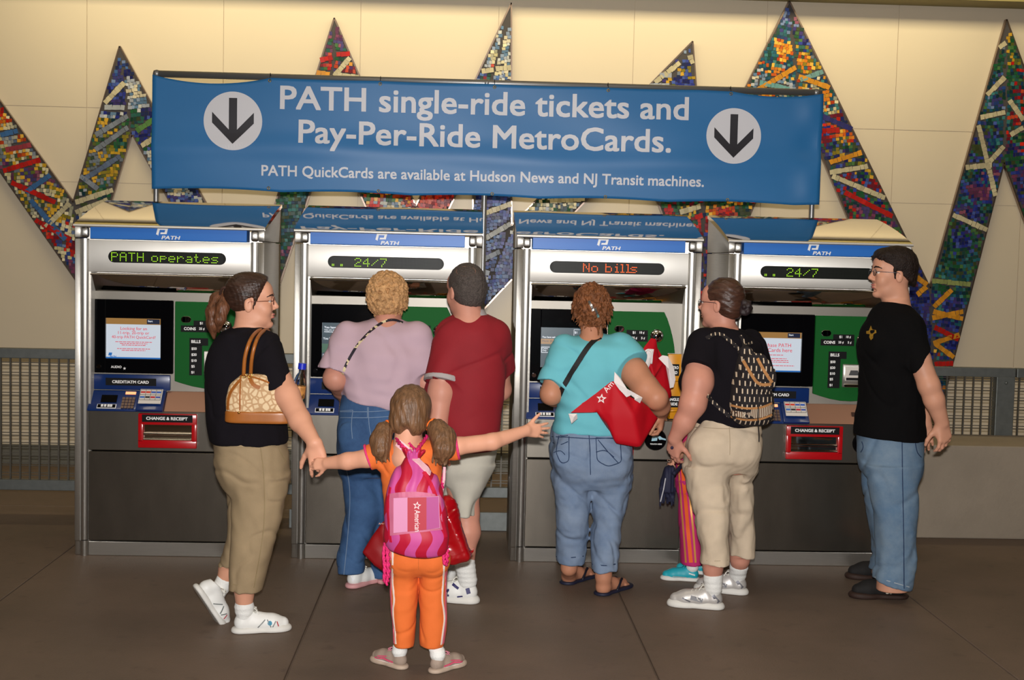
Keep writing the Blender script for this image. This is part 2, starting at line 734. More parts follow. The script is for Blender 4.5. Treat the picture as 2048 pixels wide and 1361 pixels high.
jx = [-9.0]+[-2.24+1.503*i for i in range(-4, 8)]+[9.5]
jx = sorted(x for x in jx if -9 <= x <= 9.5)
jy = [-14, -8.6, -2.9, 1.36, YW+0.1]
g = 0.004
for i in range(len(jx)-1):
    for j in range(len(jy)-1):
        f.box(jx[i]+g, jx[i+1]-g, jy[j]+g, jy[j+1]-g, -0.12, 0.0, bev=0.003, seg=1)
f.box(XA, XB, YA, YW+0.1, -0.2, -0.011)
tag(f.build('floor', m_floor), kind='structure')

# back wall of enamelled panels
m_wall = mat('wall_enamel', (218, 204, 180), rough=0.34, spec=0.35, noise=0.02, nscale=0.7)
f = MB()
vx = [-9.0, -7.1, -6.07, -5.05, -4.01, -2.97, -1.935, -0.89, 0.17, 1.22, 2.255, 3.29, 4.33, 5.36, 6.4, 9.5]
hz = [0.15, 2.19, 2.76, 4.3]
for i in range(len(vx)-1):
    for j in range(3):
        f.box(vx[i]+0.0025, vx[i+1]-0.0025, YW, YW+0.03, hz[j]+0.0025, hz[j+1]-0.0025)
f.box(XA, XB, YW+0.008, YW+0.14, 0, 4.3)
tag(f.build('wall_back', m_wall), kind='structure')
m_bb = mat('baseboard_stone', (104, 102, 92), rough=0.6, noise=0.05)
f = MB()
f.box(XA, XB, YW-0.03, YW+0.01, 0, 0.152, bev=0.003)
tag(f.build('baseboard_back', m_bb), kind='structure')
m_ceil = mat('ceiling_paint', (214, 200, 160), rough=0.9, noise=0.03)
f = MB()
f.box(XA, XB, YA, YW+0.1, 4.3, 4.4)
tag(f.build('ceiling', m_ceil), kind='structure')
f = MB()
f.box(XA, XB, 2.75, YW+0.1, 3.725, 3.95, bev=0.004)
tag(f.build('trim_1', mat('trim_olive', (150, 138, 88), rough=0.6)), kind='structure')
m_side = mat('hall_plaster', (96, 86, 74), rough=0.8)
for nm, x0, x1, y0, y1 in (('wall_left', XA-0.1, XA, YA, YW), ('wall_right', XB, XB+0.1, YA, YW), ('wall_front', XA, XB, YA-0.1, YA)):
    f = MB()
    f.box(x0, x1, y0, y1, 0, 4.3)
    tag(f.build(nm, m_side), kind='structure')

# ---------------------------------------------------------------- mosaic zigzag
V1, V1b = (-3.059, 2.032), (-2.977, 1.351)
P1, N1 = (-2.712, 3.225), (-2.619, 2.575)
V2, V2b = (-1.709, 1.445), (-1.66, 0.873)
P2, N2 = (-1.089, 3.487), (-1.097, 2.645)
V3, V3b = (-0.44, 2.072), (-0.501, 1.347)
P3, N3 = (0.263, 3.642), (-0.01, 2.44)
V4, V4b = (0.305, 1.94), (0.03, 1.2)
P4, N4 = (1.672, 3.392), (1.262, 2.573)
V5, V5b = (1.784, 2.385), (1.83, 1.2)
P5, N5 = (2.414, 3.722), (2.514, 2.96)
V6, V6b = (3.617, 1.526), (3.717, 0.434)
P6, N6 = (4.126, 3.633), (4.16, 2.525)
ARMS = [((-4.2, 3.585), V1, V1b, (-4.2, 3.093)), (V1, P1, N1, V1b), (P1, V2, V2b, N1), (V2, P2, N2, V2b), (P2, V3, V3b, N2),
        (V3, P3, N3, V3b), (P3, V4, V4b, N3), (V4, P4, N4, V4b), (P4, V5, V5b, N4), (V5, P5, N5, V5b), (P5, V6, V6b, N5),
        (V6, P6, N6, V6b), (P6, (4.75, 2.16), (4.75, 1.13), N6)]
NAVY = [(24, 30, 92), (36, 46, 130), (52, 66, 150), (30, 40, 80), (70, 90, 160), (60, 50, 110)]
BLUE = [(44, 74, 140), (70, 104, 160), (34, 56, 110), (110, 130, 170), (60, 60, 120)]
GREEN = [(30, 84, 50), (22, 60, 44), (70, 110, 60), (40, 90, 80), (18, 50, 60), (60, 70, 40)]
TEAL = [(30, 80, 100), (40, 100, 110), (24, 60, 96), (60, 120, 120), (30, 70, 60)]
CREAM = [(206, 196, 160), (182, 176, 150), (226, 214, 176), (150, 150, 130), (196, 186, 140)]
SILV = [(160, 166, 178), (130, 146, 170), (190, 192, 190), (90, 120, 150), (206, 196, 170)]
ORAN = [(206, 120, 30), (220, 150, 40), (190, 84, 24), (226, 176, 70), (170, 60, 24)]
RED = [(170, 24, 20), (200, 40, 24), (130, 20, 24), (190, 70, 40), (110, 24, 40)]
OLIVE = [(130, 116, 30), (190, 150, 40), (90, 100, 40), (60, 80, 60), (110, 120, 130), (206, 160, 50)]
PURP = [(96, 50, 80), (120, 60, 90), (80, 40, 90), (140, 80, 100), (70, 60, 110)]
GREY = [(120, 128, 140), (90, 104, 130), (150, 152, 150)]
PAL = [[(3.6, ORAN), (2.75, ORAN+RED), (2.5, ORAN+CREAM+GREY), (2.3, CREAM+OLIVE+PURP), (2.05, CREAM+OLIVE), (1.7, CREAM+BLUE+RED), (1.4, ORAN+PURP)],
       [(3.2, NAVY+BLUE), (2.78, NAVY), (2.74, SILV), (2.7, GREEN+OLIVE), (2.3, OLIVE), (2.15, GREEN+OLIVE), (2.0, SILV+GREEN), (1.85, BLUE+CREAM), (1.5, NAVY)],
       [(3.2, NAVY+BLUE), (2.75, SILV), (2.7, NAVY+GREEN), (2.5, NAVY+GREEN), (2.3, NAVY+SILV), (1.8, NAVY)],
       [(3.4, PURP), (3.2, PURP+GREEN), (3.1, RED), (3.0, GREEN+ORAN), (2.4, GREEN), (1.9, GREEN+TEAL), (1.6, NAVY+PURP+GREEN)],
       [(3.4, PURP), (3.2, PURP+GREEN), (3.15, RED+ORAN), (3.05, NAVY+PURP), (2.3, ORAN+RED), (2.1, RED+ORAN+GREEN), (2.0, RED+SILV)],
       [(3.6, SILV), (3.2, SILV+CREAM), (3.1, SILV+RED), (3.0, BLUE+GREEN), (2.3, RED), (1.9, RED)],
       [(3.6, SILV), (3.2, SILV+CREAM), (3.05, BLUE), (2.2, NAVY+BLUE+NAVY), (1.8, NAVY+BLUE), (1.5, NAVY+BLUE+GREY)],
       [(3.4, NAVY+BLUE+SILV), (3.0, NAVY+OLIVE), (2.3, NAVY+BLUE), (2.08, SILV+CREAM+GREEN), (1.6, NAVY+BLUE)],
       [(3.4, NAVY+SILV), (3.0, NAVY+OLIVE), (2.2, RED+GREEN), (1.95, RED+GREEN+OLIVE), (1.7, NAVY+RED)],
       [(3.7, NAVY+BLUE), (3.45, BLUE+TEAL), (3.35, ORAN+TEAL), (3.0, ORAN+TEAL+SILV), (2.2, RED+ORAN+GREEN), (1.9, NAVY+RED), (1.3, NAVY)],
       [(3.7, NAVY+BLUE+PURP), (3.45, NAVY+GREEN), (3.35, ORAN+OLIVE+TEAL), (2.95, ORAN+TEAL+CREAM), (2.75, ORAN+NAVY+RED), (2.5, OLIVE+NAVY+GREEN), (2.3, GREEN+NAVY+RED), (2.1, RED+GREEN+PURP), (1.9, RED+GREEN), (1.75, NAVY+PURP), (1.3, NAVY)],
       [(3.6, GREEN+OLIVE), (3.1, GREEN+TEAL+BLUE), (2.6, TEAL+NAVY+GREEN), (2.3, PURP+NAVY+TEAL), (2.0, NAVY+GREEN), (1.7, GREEN+TEAL), (1.3, TEAL+NAVY), (1.1, NAVY+TEAL), (0.95, NAVY+TEAL+ORAN), (0.5, NAVY+RED)],
       [(3.6, GREEN+OLIVE), (2.9, GREEN+TEAL+RED), (2.4, GREEN+NAVY+PURP)]]
CRM, RD, OR, BL = (190, 180, 148), (178, 30, 24), (206, 140, 40), (60, 100, 150)
# streaks of tesserae: arm, ends (x, z), colour
def _w(a, b):
    p, q = at(*a, Y=2.96), at(*b, Y=2.96)
    return (p[0], p[2]), (q[0], q[2])


ST = [(0, (5, 342), (88, 317), RD), (0, (22, 365), (110, 405), RD), (0, (0, 270), (60, 255), BL), (0, (10, 300), (70, 288), (150, 60, 70)),
      (0, (50, 385), (100, 350), BL), (0, (90, 455), (145, 400), CRM), (0, (70, 440), (140, 480), RD), (0, (60, 400), (130, 480), BL),
      (1, (203, 212), (265, 147), CRM), (1, (200, 214), (305, 216), (170, 175, 180)), (1, (190, 270), (262, 228), GREY[0]), (1, (190, 300), (262, 250), GREY[0]),
      (1, (165, 360), (240, 312), GREY[1]), (1, (150, 405), (225, 380), CRM), (1, (160, 352), (195, 378), GREY[0]), (1, (150, 425), (215, 400), CRM),
      (2, (275, 297), (305, 277), CRM), (2, (272, 262), (305, 240), (80, 120, 60)), (2, (350, 330), (400, 380), CRM),
      (4, (645, 110), (700, 107), RD), (4, (668, 152), (700, 115), CRM), (4, (632, 145), (718, 155), CRM), (3, (633, 145), (668, 150), OR), (3, (640, 120), (690, 108), RD),
      (5, (955, 143), (1028, 135), CRM), (6, (960, 140), (1030, 134), CRM), (6, (955, 432), (1030, 405), CRM), (6, (965, 480), (1035, 440), GREY[2]), (6, (965, 520), (1028, 490), GREY[0]), (6, (968, 580), (1030, 530), CRM), (6, (970, 545), (1015, 555), GREY[0]),
      (7, (1310, 165), (1385, 105), CRM), (7, (1320, 150), (1392, 150), SILV[0]), (7, (1340, 125), (1375, 165), CRM), (8, (1380, 110), (1398, 160), CRM), (7, (1300, 172), (1395, 168), SILV[0]), (7, (1100, 402), (1170, 398), CRM),
      (8, (1360, 425), (1410, 410), CRM), (8, (1390, 435), (1470, 415), RD),
      (10, (1590, 150), (1660, 175), OR), (9, (1515, 180), (1600, 130), OR), (9, (1520, 165), (1580, 178), (100, 150, 150)), (10, (1600, 160), (1655, 140), (110, 150, 150)), (10, (1645, 232), (1720, 265), (50, 50, 110)),
      (10, (1645, 262), (1680, 260), RD), (10, (1660, 345), (1752, 330), CRM), (10, (1665, 352), (1785, 402), CRM), (10, (1690, 385), (1800, 440), RD), (10, (1660, 325), (1740, 300), OR), (10, (1835, 590), (1860, 568), OR), (10, (1820, 545), (1862, 575), OR),
      (11, (1992, 100), (2028, 75), CRM), (11, (1975, 190), (2035, 130), CRM), (11, (1962, 235), (2020, 222), CRM), (11, (1958, 250), (1992, 392), CRM), (11, (1970, 335), (2020, 280), CRM), (11, (1932, 335), (1985, 330), CRM),
      (11, (1907, 430), (1975, 460), CRM), (11, (1865, 562), (1950, 570), (140, 150, 90)), (11, (1860, 622), (1935, 640), OR), (11, (1850, 640), (1935, 622), OR), (11, (1850, 632), (1905, 580), OR), (11, (1860, 690), (1935, 665), OR),
      (11, (1860, 680), (1915, 720), OR), (11, (1855, 730), (1915, 727), RD), (11, (1870, 655), (1940, 690), RD), (12, (2020, 200), (2048, 240), CRM), (12, (2022, 270), (2048, 255), CRM)]


def inside(poly, x, z, inset=0.0):
    n = len(poly)
    c = False
    dmin = 9
    for i in range(n):
        (x0, z0), (x1, z1) = poly[i], poly[(i+1) % n]
        if (z0 > z) != (z1 > z) and x < (x1-x0)*(z-z0)/(z1-z0)+x0:
            c = not c
        ex, ez = x1-x0, z1-z0
        t = max(0, min(1, ((x-x0)*ex+(z-z0)*ez)/(ex*ex+ez*ez)))
        dmin = min(dmin, math.hypot(x-x0-t*ex, z-z0-t*ez))
    return c and dmin > inset


m_tile = mat('mosaic_glass', rough=0.35, spec=0.35, attr='tint', noise=0.12, nscale=8)
m_grout = mat('mosaic_grout', (74, 70, 70), rough=0.9)
m_edge = mat('mosaic_edge_metal', (150, 132, 120), rough=0.3, metal=0.9)
mosaic = thing('mosaic_mural', 'zigzag glass mosaic mural of tall jagged peaks running along the cream wall', 'mosaic', (0, YW-0.03, 0.4))
YM = YW-0.045
gm = MB()
em = MB()
for poly in ARMS:
    gm.prism([(x, YM, z) for x, z in poly], (0, 0.035, 0))
    ring = [Vector((x, YM-0.003, z)) for x, z in poly]
    for i in (0, 2):
        a, b = ring[i], ring[(i+1) % 4]
        d = (b-a).normalized()
        s = Vector((-d.z, 0, d.x))*0.006
        em.prism([a-s, b-s, b+s, a+s], (0, 0.036, 0))
gm.build('backing_panel', m_grout, mosaic)
em.build('metal_edge', m_edge, mosaic)
rt = random.Random(3)
for ai, poly in enumerate(ARMS):
    verts, cols = [], []

    def tile(cx, cz, w, h, ang, col, lift=0.0):
        c, s = math.cos(ang), math.sin(ang)
        tx, tz = rt.uniform(-.06, .06), rt.uniform(-.06, .06)
        for u, v in ((-1, -1), (1, -1), (1, 1), (-1, 1)):
            dx, dz = u*w/2+rt.uniform(-.002, .002), v*h/2+rt.uniform(-.002, .002)
            verts.append((cx+dx*c-dz*s, YM-0.004-lift+dx*tx+dz*tz, cz+dx*s+dz*c))
        j = rt.uniform(0.82, 1.12)
        cols.append([min(1, v*j) for v in lin(col)])
    segs = [(*_w(a, b), c) for k, a, b, c in ST if k == ai]
    for (x0, z0), (x1, z1), c in segs:
        L = math.hypot(x1-x0, z1-z0)
        ang = math.atan2(z1-z0, x1-x0)
        n = max(1, int(L/0.03))
        for i in range(n):
            t = (i+.5)/n
            x, z = x0+(x1-x0)*t, z0+(z1-z0)*t
            if inside(poly, x, z, 0.01):
                tile(x, z, L/n*0.97, rt.uniform(0.034, 0.042), ang+rt.uniform(-.1, .1), c, 0.002)
    z = min(p[1] for p in poly)
    zmax = max(p[1] for p in poly)
    xa, xb = min(p[0] for p in poly), max(p[0] for p in poly)
    while z < zmax:
        h = rt.uniform(0.022, 0.030)
        x = xa+rt.uniform(0, .02)
        while x < xb:
            w = rt.uniform(0.018, 0.032)
            wob = 0.03*math.sin(x*5+ai)+0.015*math.sin(x*13+z*3)
            cx, cz = x+w/2, z+h/2+wob
            x += w
            if not inside(poly, cx, cz, 0.011):
                continue
            near = False
            for (x0, z0), (x1, z1), c in segs:
                ex, ez = x1-x0, z1-z0
                t = ((cx-x0)*ex+(cz-z0)*ez)/(ex*ex+ez*ez)
                if -0.02 < t < 1.02 and abs(ex*(cz-z0)-ez*(cx-x0))/math.hypot(ex, ez) < 0.024:
                    near = True
                    break
            if near:
                continue
            zz = cz+0.05*math.sin(cx*9+ai)+rt.uniform(-.03, .03)
            pl = PAL[ai]
            pal = pl[-1][1]
            for i in range(len(pl)-1):
                if zz > (pl[i][0]+pl[i+1][0])/2:
                    pal = pl[i][1]
                    break
            # patches keep to one part of the palette
            k = 0.5+0.5*math.sin(cx*17+cz*11+ai*2)*math.cos(cz*19-cx*7)
            i = int(min(len(pal)-1, max(0, k*len(pal)+rt.gauss(0, len(pal)*0.22))))
            tile(cx, cz, w*0.95, h*0.94, 0.08*math.sin(cz*6+ai)+rt.uniform(-.08, .08), pal[i])
        z += h
    me = bpy.data.meshes.new('mosaic_tiles')
    me.from_pydata(verts, [], [(i, i+1, i+2, i+3) for i in range(0, len(verts), 4)])
    ca = me.color_attributes.new('tint', 'FLOAT_COLOR', 'CORNER')
    arr = np.ones((len(verts), 4), np.float32)
    arr[:, :3] = np.repeat(np.array(cols, np.float32), 4, axis=0)
    ca.data.foreach_set('color', arr.ravel())
    link('mosaic_tiles', me, m_tile, mosaic)

# ---------------------------------------------------------------- galvanised railing
m_galv = mat('galvanised_steel', (112, 116, 114), rough=0.5, metal=0.55, noise=0.1, nscale=25)
m_bar = mat('railing_bar_steel', (96, 92, 84), rough=0.5, metal=0.5, noise=0.08, nscale=30)
YF = 1.1


def railing(x0, x1, label, posts, YF=1.1, top=1.052):
    r = thing('railing', label, 'railing', ((x0+x1)/2, YF, 0), 'galvanised railing panels along the wall')
    MB().box(x0, x1, YF-0.03, YF+0.03, top-.062, top, bev=0.004).build('top_rail', m_galv, r)
    MB().box(x0, x1, YF-0.025, YF+0.025, 0.155, 0.222, bev=0.004).build('bottom_rail', m_galv, r)
    for px in posts:
        MB().box(px-0.062, px+0.062, YF-0.035, YF+0.035, 0, top-.057, bev=0.004).ball((px, YF-0.036, top-.097), 0.012, 10).build('post', m_galv, r)
    b = MB()
    n = int((x1-x0)/0.0595)
    for i in range(n):
        x = x0+(i+.5)*(x1-x0)/n
        if any(abs(x-px) < 0.075 for px in posts):
            continue
        b.box(x-0.0048, x+0.0048, YF-0.006, YF+0.006, 0.2, top-.052)
    z = 0.245
    while z < 0.98:
        for dz in (0, 0.017):
            b.box(x0, x1, YF+0.006, YF+0.012, z+dz-0.0025, z+dz+0.0025)
        z += 0.0635
    b.build('grille', m_bar, r)
    return r


railing(-4.6, -2.02, 'long grey steel railing panel at the left end, before the first machine', [-4.2])
railing(-2.0, 0.9, 'grey steel railing panel glimpsed in the gaps behind the two left machines', [-0.55])
railing(0.92, 3.62, 'grey steel railing panel behind the concrete bench with a broad flat post', [1.9, 3.555], 1.36, 1.034)
railing(3.63, 6.2, 'grey steel railing panel cut by the right edge, past the broad post', [5.9], 1.36, 1.034)

# low kick plate that joins the machines at their backs
f = MB()
f.box(-1.1, 0.25, 0.80, 0.82, 0.0, 0.115, bev=0.003)
tag(f.build('kick_plate', m_galv), 'low grey steel plate on the floor across the gaps between machines', 'plate')

# concrete bench, right
m_conc = mat('bench_concrete', (150, 138, 122), rough=0.85, noise=0.09, nscale=3, bump=0.25, bscale=40)
nn, ll, bb = nodes_of(m_conc)
f = MB()
f.box(2.58, 6.4, 0.79, 1.32, 0, 0.587, bev=0.008)
tag(f.build('concrete_bench', m_conc), 'long low concrete bench wall on the floor at the right', 'bench')
# ---------------------------------------------------------------- ticket machines
m_steel = mat('brushed_steel', (186, 182, 174), rough=0.42, metal=0.95, noise=0.05, nscale=6, bump=0.05, bscale=12, stretch=(1, 1, 60), aniso=0.9)
m_panel = mat('brushed_steel_panel', (112, 106, 97), rough=0.27, metal=0.9, noise=0.09, nscale=3.5, bump=0.02, bscale=10, stretch=(3, 1, 1))
m_panel2 = mat('brushed_steel_upper', (122, 117, 108), rough=0.31, metal=0.95, noise=0.06, nscale=3.5, bump=0.02, bscale=10, stretch=(3, 1, 1))
m_mirror = mat('polished_steel', (205, 200, 192), rough=0.05, metal=1.0)
m_post = mat('polished_post_steel', (190, 187, 180), rough=0.34, metal=1.0, aniso=0.8)
m_header = mat('header_steel', (222, 219, 212), rough=0.52, metal=0.95, noise=0.04, nscale=6, aniso=0.6)
m_lipm = mat('lip_steel', (225, 222, 216), rough=0.5, metal=0.9)
for _m in (m_steel, m_post, m_header):
    nn, ll, bb = nodes_of(_m)
    _t = nn.new('ShaderNodeTangent')
    _t.direction_type = 'RADIAL'
    _t.axis = 'Z'
    ll.new(_t.outputs['Tangent'], bb.inputs['Tangent'])
m_dark = mat('dark_gap', (22, 20, 20), rough=0.8)
m_sign = mat('sign_blue', (40, 110, 196), rough=0.4, spec=0.4)
m_white = mat('print_white', (236, 236, 236), rough=0.5)
m_black = mat('gloss_black', (7, 7, 9), rough=0.1, spec=0.2)
m_label = mat('label_black', (14, 14, 16), rough=0.6, spec=0.2)
m_navy = mat('panel_navy', (16, 44, 100), rough=0.3, coat=0.3)
m_green = mat('panel_green', (16, 88, 34), rough=0.6, spec=0.15)
m_face = mat('face_steel', (150, 145, 136), rough=0.5, metal=0.8, noise=0.05, nscale=5)
m_gold = mat('panel_gold', (206, 138, 14), rough=0.35, coat=0.2)
m_tan = mat('ledge_copper', (168, 128, 108), rough=0.35, metal=0.6)
m_red = mat('tray_red', (176, 14, 22), rough=0.25, coat=0.5)
m_chrome = mat('chrome', (225, 225, 228), rough=0.06, metal=1.0)
m_ledoff = mat('display_black', (10, 14, 10), rough=0.45, spec=0.2)
m_ledg = mat('led_green', (150, 200, 20), emit=(150, 215, 30), estr=1.1)
m_ledr = mat('led_orange', (255, 90, 20), emit=(255, 92, 24), estr=1.6)
m_scr_w = mat('screen_white', (20, 20, 20), rough=0.3, emit=(206, 214, 224), estr=0.9)
m_scr_t = mat('screen_slate', (20, 20, 20), rough=0.25, emit=(46, 72, 84), estr=0.75)
m_scr_o = mat('screen_brown', (20, 20, 20), rough=0.3, emit=(164, 120, 62), estr=0.8)
m_scr_r = mat('screen_red_print', (20, 10, 10), rough=0.3, emit=(222, 60, 80), estr=0.9)
m_scr_l = mat('screen_pale_print', (20, 20, 20), rough=0.3, emit=(222, 228, 236), estr=0.95)
m_scr_b = mat('screen_blue', (20, 20, 20), rough=0.3, emit=(30, 110, 190), estr=0.8)
m_scr_n = mat('screen_navy', (10, 10, 14), rough=0.3, emit=(24, 34, 60), estr=0.8)
m_scr_g = mat('screen_green', (10, 14, 10), rough=0.3, emit=(40, 96, 70), estr=0.8)
m_orange = mat('key_light', (240, 150, 100), emit=(255, 160, 110), estr=1.2)
m_keys = mat('keypad_keys', (120, 100, 90), rough=0.4, metal=0.6)
m_cardp = mat('placard_paper', (214, 208, 200), rough=0.5)

GLYPH = {
    'P': '11110 10001 10001 11110 10000 10000 10000', 'A': '01110 10001 10001 11111 10001 10001 10001', 'T': '11111 00100 00100 00100 00100 00100 00100',
    'H': '10001 10001 10001 11111 10001 10001 10001', 'o': '00000 00000 01110 10001 10001 10001 01110', 'p': '00000 00000 11110 10001 11110 10000 10000',
    'e': '00000 00000 01110 10001 11111 10000 01110', 'r': '00000 00000 10110 11001 10000 10000 10000', 'a': '00000 00000 01110 00001 01111 10001 01111',
    't': '01000 01000 11100 01000 01000 01001 00110', 's': '00000 00000 01111 10000 01110 00001 11110', '2': '01110 10001 00001 00110 01000 10000 11111',
    '4': '00010 00110 01010 10010 11111 00010 00010', '/': '00000 00001 00010 00100 01000 10000 00000', '7': '11111 00001 00010 00010 00100 01000 01000',
    '.': '00000 00000 00000 00000 00000 11000 11000', 'N': '10001 11001 10101 10101 10011 10001 10001', 'b': '10000 10000 11110 10001 10001 10001 11110',
    'i': '00100 00000 01100 00100 00100 00100 01110', 'l': '01100 00100 00100 00100 00100 00100 01110', ' ': '00000 00000 00000 00000 00000 00000 00000'}
MX = [-2.168, -0.982, 0.2325, 1.4007]


def machine(k, label, led, led_u, led_mat, screen):
    x0 = MX[k]
    W = 1.0207
    t = thing('ticket_machine', label, 'ticket machine', (x0+W/2, 0.3, 0), 'steel ticket machines in a row')
    X = lambda u: x0+u
    # cabinet carcass and sides
    b = MB()
    b.box(X(0.03), X(W-0.03), 0.13, 0.64, 0.0, 1.80)
    for s in (0, 1):
        a, c = (0.0, 0.032) if s == 0 else (W-0.032, W)
        b.prism([(X(a), 0.0, 0.08), (X(a), 0.0, 1.742), (X(a), 0.64, 1.742), (X(a), 0.64, 0.0), (X(a), 0.012, 0.0), (X(a), 0.012, 0.08)], (c-a, 0, 0), bev=0.006)
        b.prism([(X(a), -0.002, 1.747), (X(a), -0.002, 1.812), (X(a), 0.64, 1.955), (X(a), 0.64, 1.747)], (c-a, 0, 0), bev=0.004)
    for s in (0.0723, W-0.0723-0.012):
        b.box(X(s), X(s+0.012), 0.012, 0.13, 0.08, 1.57)
    cab = b.build('cabinet', m_steel, t, smooth=True, angle=35)
    # posts with cap segments and feet
    for s in (0.053, W-0.053):
        b = MB()
        b.tube([(X(s), 0.012, 0.088), (X(s), 0.012, 1.742)], 0.0205, 20)
        b.tube([(X(s), 0.012, 0.0), (X(s), 0.012, 0.084)], 0.022, 20)
        b.box(X(s-0.02), X(s+0.02), -0.006, 0.03, 1.748, 1.806, bev=0.012, seg=3)
        b.build('post', m_post, t, smooth=True, angle=50)
    # sloping polished hood
    b = MB()
    prof = [(-0.012, 1.806), (-0.012, 1.818)]+[(0.644*i/10, 1.8225+0.197*i/10-0.0465*(i/10)**2) for i in range(11)]+[(0.644, 1.955)]
    b.prism([(X(-0.004), y_, z_) for y_, z_ in prof], (W+0.008, 0, 0))
    hdd = b.build('hood', m_mirror, t, smooth=True, angle=20)
    MB().tube([(X(-0.003), -0.014, 1.8125), (X(W+0.003), -0.014, 1.8125)], 0.0085, 12).build('front_lip', m_lipm, hdd, smooth=True, angle=60)
    # header with LED window
    b = MB()
    b.prism([(X(0.0725), 0.0, 1.736), (X(0.0725), 0.0048, 1.563), (X(0.0725), 0.14, 1.563), (X(0.0725), 0.14, 1.736)], (W-0.145, 0, 0), bev=0.003)
    hd = b.build('header', m_header, t, smooth=True, angle=35)
    b = MB()
    b.prism(stadium(X(0.497), 1.6475, 0.634, 0.0645, -0.003), (0, 0.01, 0))
    dsp = b.build('led_display', m_ledoff, t)
    b = MB()
    dot = 0.0077
    uu = led_u
    wid = {'i': 4, 'l': 4, '.': 6, ' ': 4}
    for ch in led:
        rows = GLYPH[ch].split()
        for r_, row in enumerate(rows):
            for c_, v in enumerate(row):
                if v == '1':
                    cx, cz = X(uu+c_*dot), 1.6475+0.0205-r_*0.0070
                    q = 0.0026
                    b.prism([(cx+q*math.cos(a), -0.0035, cz+q*math.sin(a)) for a in [math.pi*i/3 for i in range(6)]], (0, -0.001, 0))
        uu += wid.get(ch, 6)*dot
    b.build('lettering', led_mat, dsp)
    b = MB()
    q = 0.0016
    for i in range(86):
        for j in range(8):
            cx, cz = X(0.2+i*0.007), 1.6475+0.0245-j*0.007
            b.quad((cx-q, -0.0034, cz), (cx, -0.0034, cz-q), (cx+q, -0.0034, cz), (cx, -0.0034, cz+q))
    b.build('dot_matrix', mat('led_unlit', (44, 48, 44), rough=0.4), dsp)
    # blue sign strip
    b = MB()
    b.box(X(0.083), X(W-0.095), -0.004, 0.1, 1.742, 1.811, bev=0.002)
    sg = b.build('sign_strip', m_sign, t)
    b = MB()
    lx = X(0.437)
    y = -0.006
    sh = 0.008
    # emblem: a slanted open square with a notch
    def slab(p):
        b.prism([(lx+u+(v*0.25), y, 1.772+v) for u, v in p], (0, 0.003, 0))
    slab([(0, 0.026), (0, 0.036), (0.056, 0.036), (0.056, 0.026)])
    slab([(0.043, 0.003), (0.043, 0.026), (0.056, 0.026), (0.056, 0.003)])
    slab([(0.022, 0.003), (0.022, 0.012), (0.043, 0.012), (0.043, 0.003)])
    slab([(0, 0.0), (0, 0.026), (0.013, 0.026), (0.013, -0.006), (0.006, 0.0)])
    fit_text(b, 'PATH', (X(0.466), y, 1.7465), (1, 0, 0), (0, 0, 1), w=0.102, h=0.020, bold=0.02, th=0.003, shear=0.2)
    b.build('emblem_lettering', m_white, sg)
    # polished under-header canopy
    b = MB()
    b.prism([(X(0.08), 0.018, 1.552), (X(0.08), 0.03, 1.557), (X(0.08), 0.13, 1.557), (X(0.08), 0.13, 1.455), (X(0.08), 0.1, 1.455)], (W-0.16, 0, 0), bev=0.003)
    b.tube([(X(0.08), 0.016, 1.549), (X(W-0.08), 0.016, 1.549)], 0.006, 12)
    b.build('canopy', m_mirror, t, smooth=True, angle=40)
    # recessed face
    b = MB()
    b.box(X(0.075), X(W-0.075), 0.1, 0.13, 0.80, 1.46)
    b.build('face_plate', m_face, t)
    # screen unit
    b = MB()
    b.box(X(0.087), X(0.146), 0.07, 0.1, 1.006, 1.412, bev=0.004)
    b.box(X(0.446), X(0.515), 0.07, 0.1, 1.006, 1.412, bev=0.004)
    b.box(X(0.144), X(0.448), 0.07, 0.1, 1.309, 1.412, bev=0.004)
    b.box(X(0.144), X(0.448), 0.07, 0.1, 1.006, 1.086, bev=0.004)
    bz = b.build('screen_bezel', m_black, t)
    b = MB()
    b.tube([(X(0.112), 0.066, 1.040), (X(0.112), 0.07, 1.040)], 0.012, 16)
    b.build('headphone_jack', m_chrome, bz)
    b = MB()
    fit_text(b, 'AUDIO', (X(0.178), 0.069, 1.033), (1, 0, 0), (0, 0, 1), w=0.058, bold=0.02)
    b.prism([(X(0.252)+u, 0.069, 1.032-v) for u, v in star(0, 0, 0.009)], (0, -0.0015, 0))
    b.build('lettering', m_white, bz)
    s0, s1, z0, z1 = 0.146, 0.446, 1.086, 1.309

    def sq(name, m, a, c, d, e, y, par):
        q = MB()
        q.box(X(a), X(c), y, y+0.004, d, e)
        return q.build(name, m, par)
    if screen in ('quick', 'fare'):
        scr = sq('screen', m_scr_w, s0, s1, z0, z1, 0.089, t)
        sq('screen_banner', m_scr_o, s0, s1, z1-0.034, z1, 0.088, scr)
        sq('screen_button', m_scr_n, s1-0.078, s1-0.008, z1-0.03, z1-0.004, 0.087, scr)
        sq('screen_footer', m_scr_b, s0, s1, z0, z0+0.007, 0.088, scr)
        b = MB()
        cx = X((s0+s1)/2)
        u, w_ = (1, 0, 0), (0, 0, 1)
        if screen == 'quick':
            for s_, z_, w in (('Looking for an', 1.238, .145), ('11-trip, 20-trip or', 1.215, .170), ('40-trip PATH QuickCard?', 1.192, .240)):
                fit_text(b, s_, (cx, 0.088, z_), u, w_, w=w, align='C', bold=0.004)
            rows = ((1.176, .20), (1.167, .15), (1.158, .13), (1.138, .18), (1.129, .13))
        else:
            for s_, z_, w in (('Purchase PATH', 1.225, .185), ('Fare Cards here', 1.197, .200)):
                fit_text(b, s_, (cx, 0.088, z_), u, w_, w=w, align='C', bold=0.004)
            rows = ((1.178, .10), (1.158, .14), (1.148, .16), (1.138, .17), (1.118, .23))
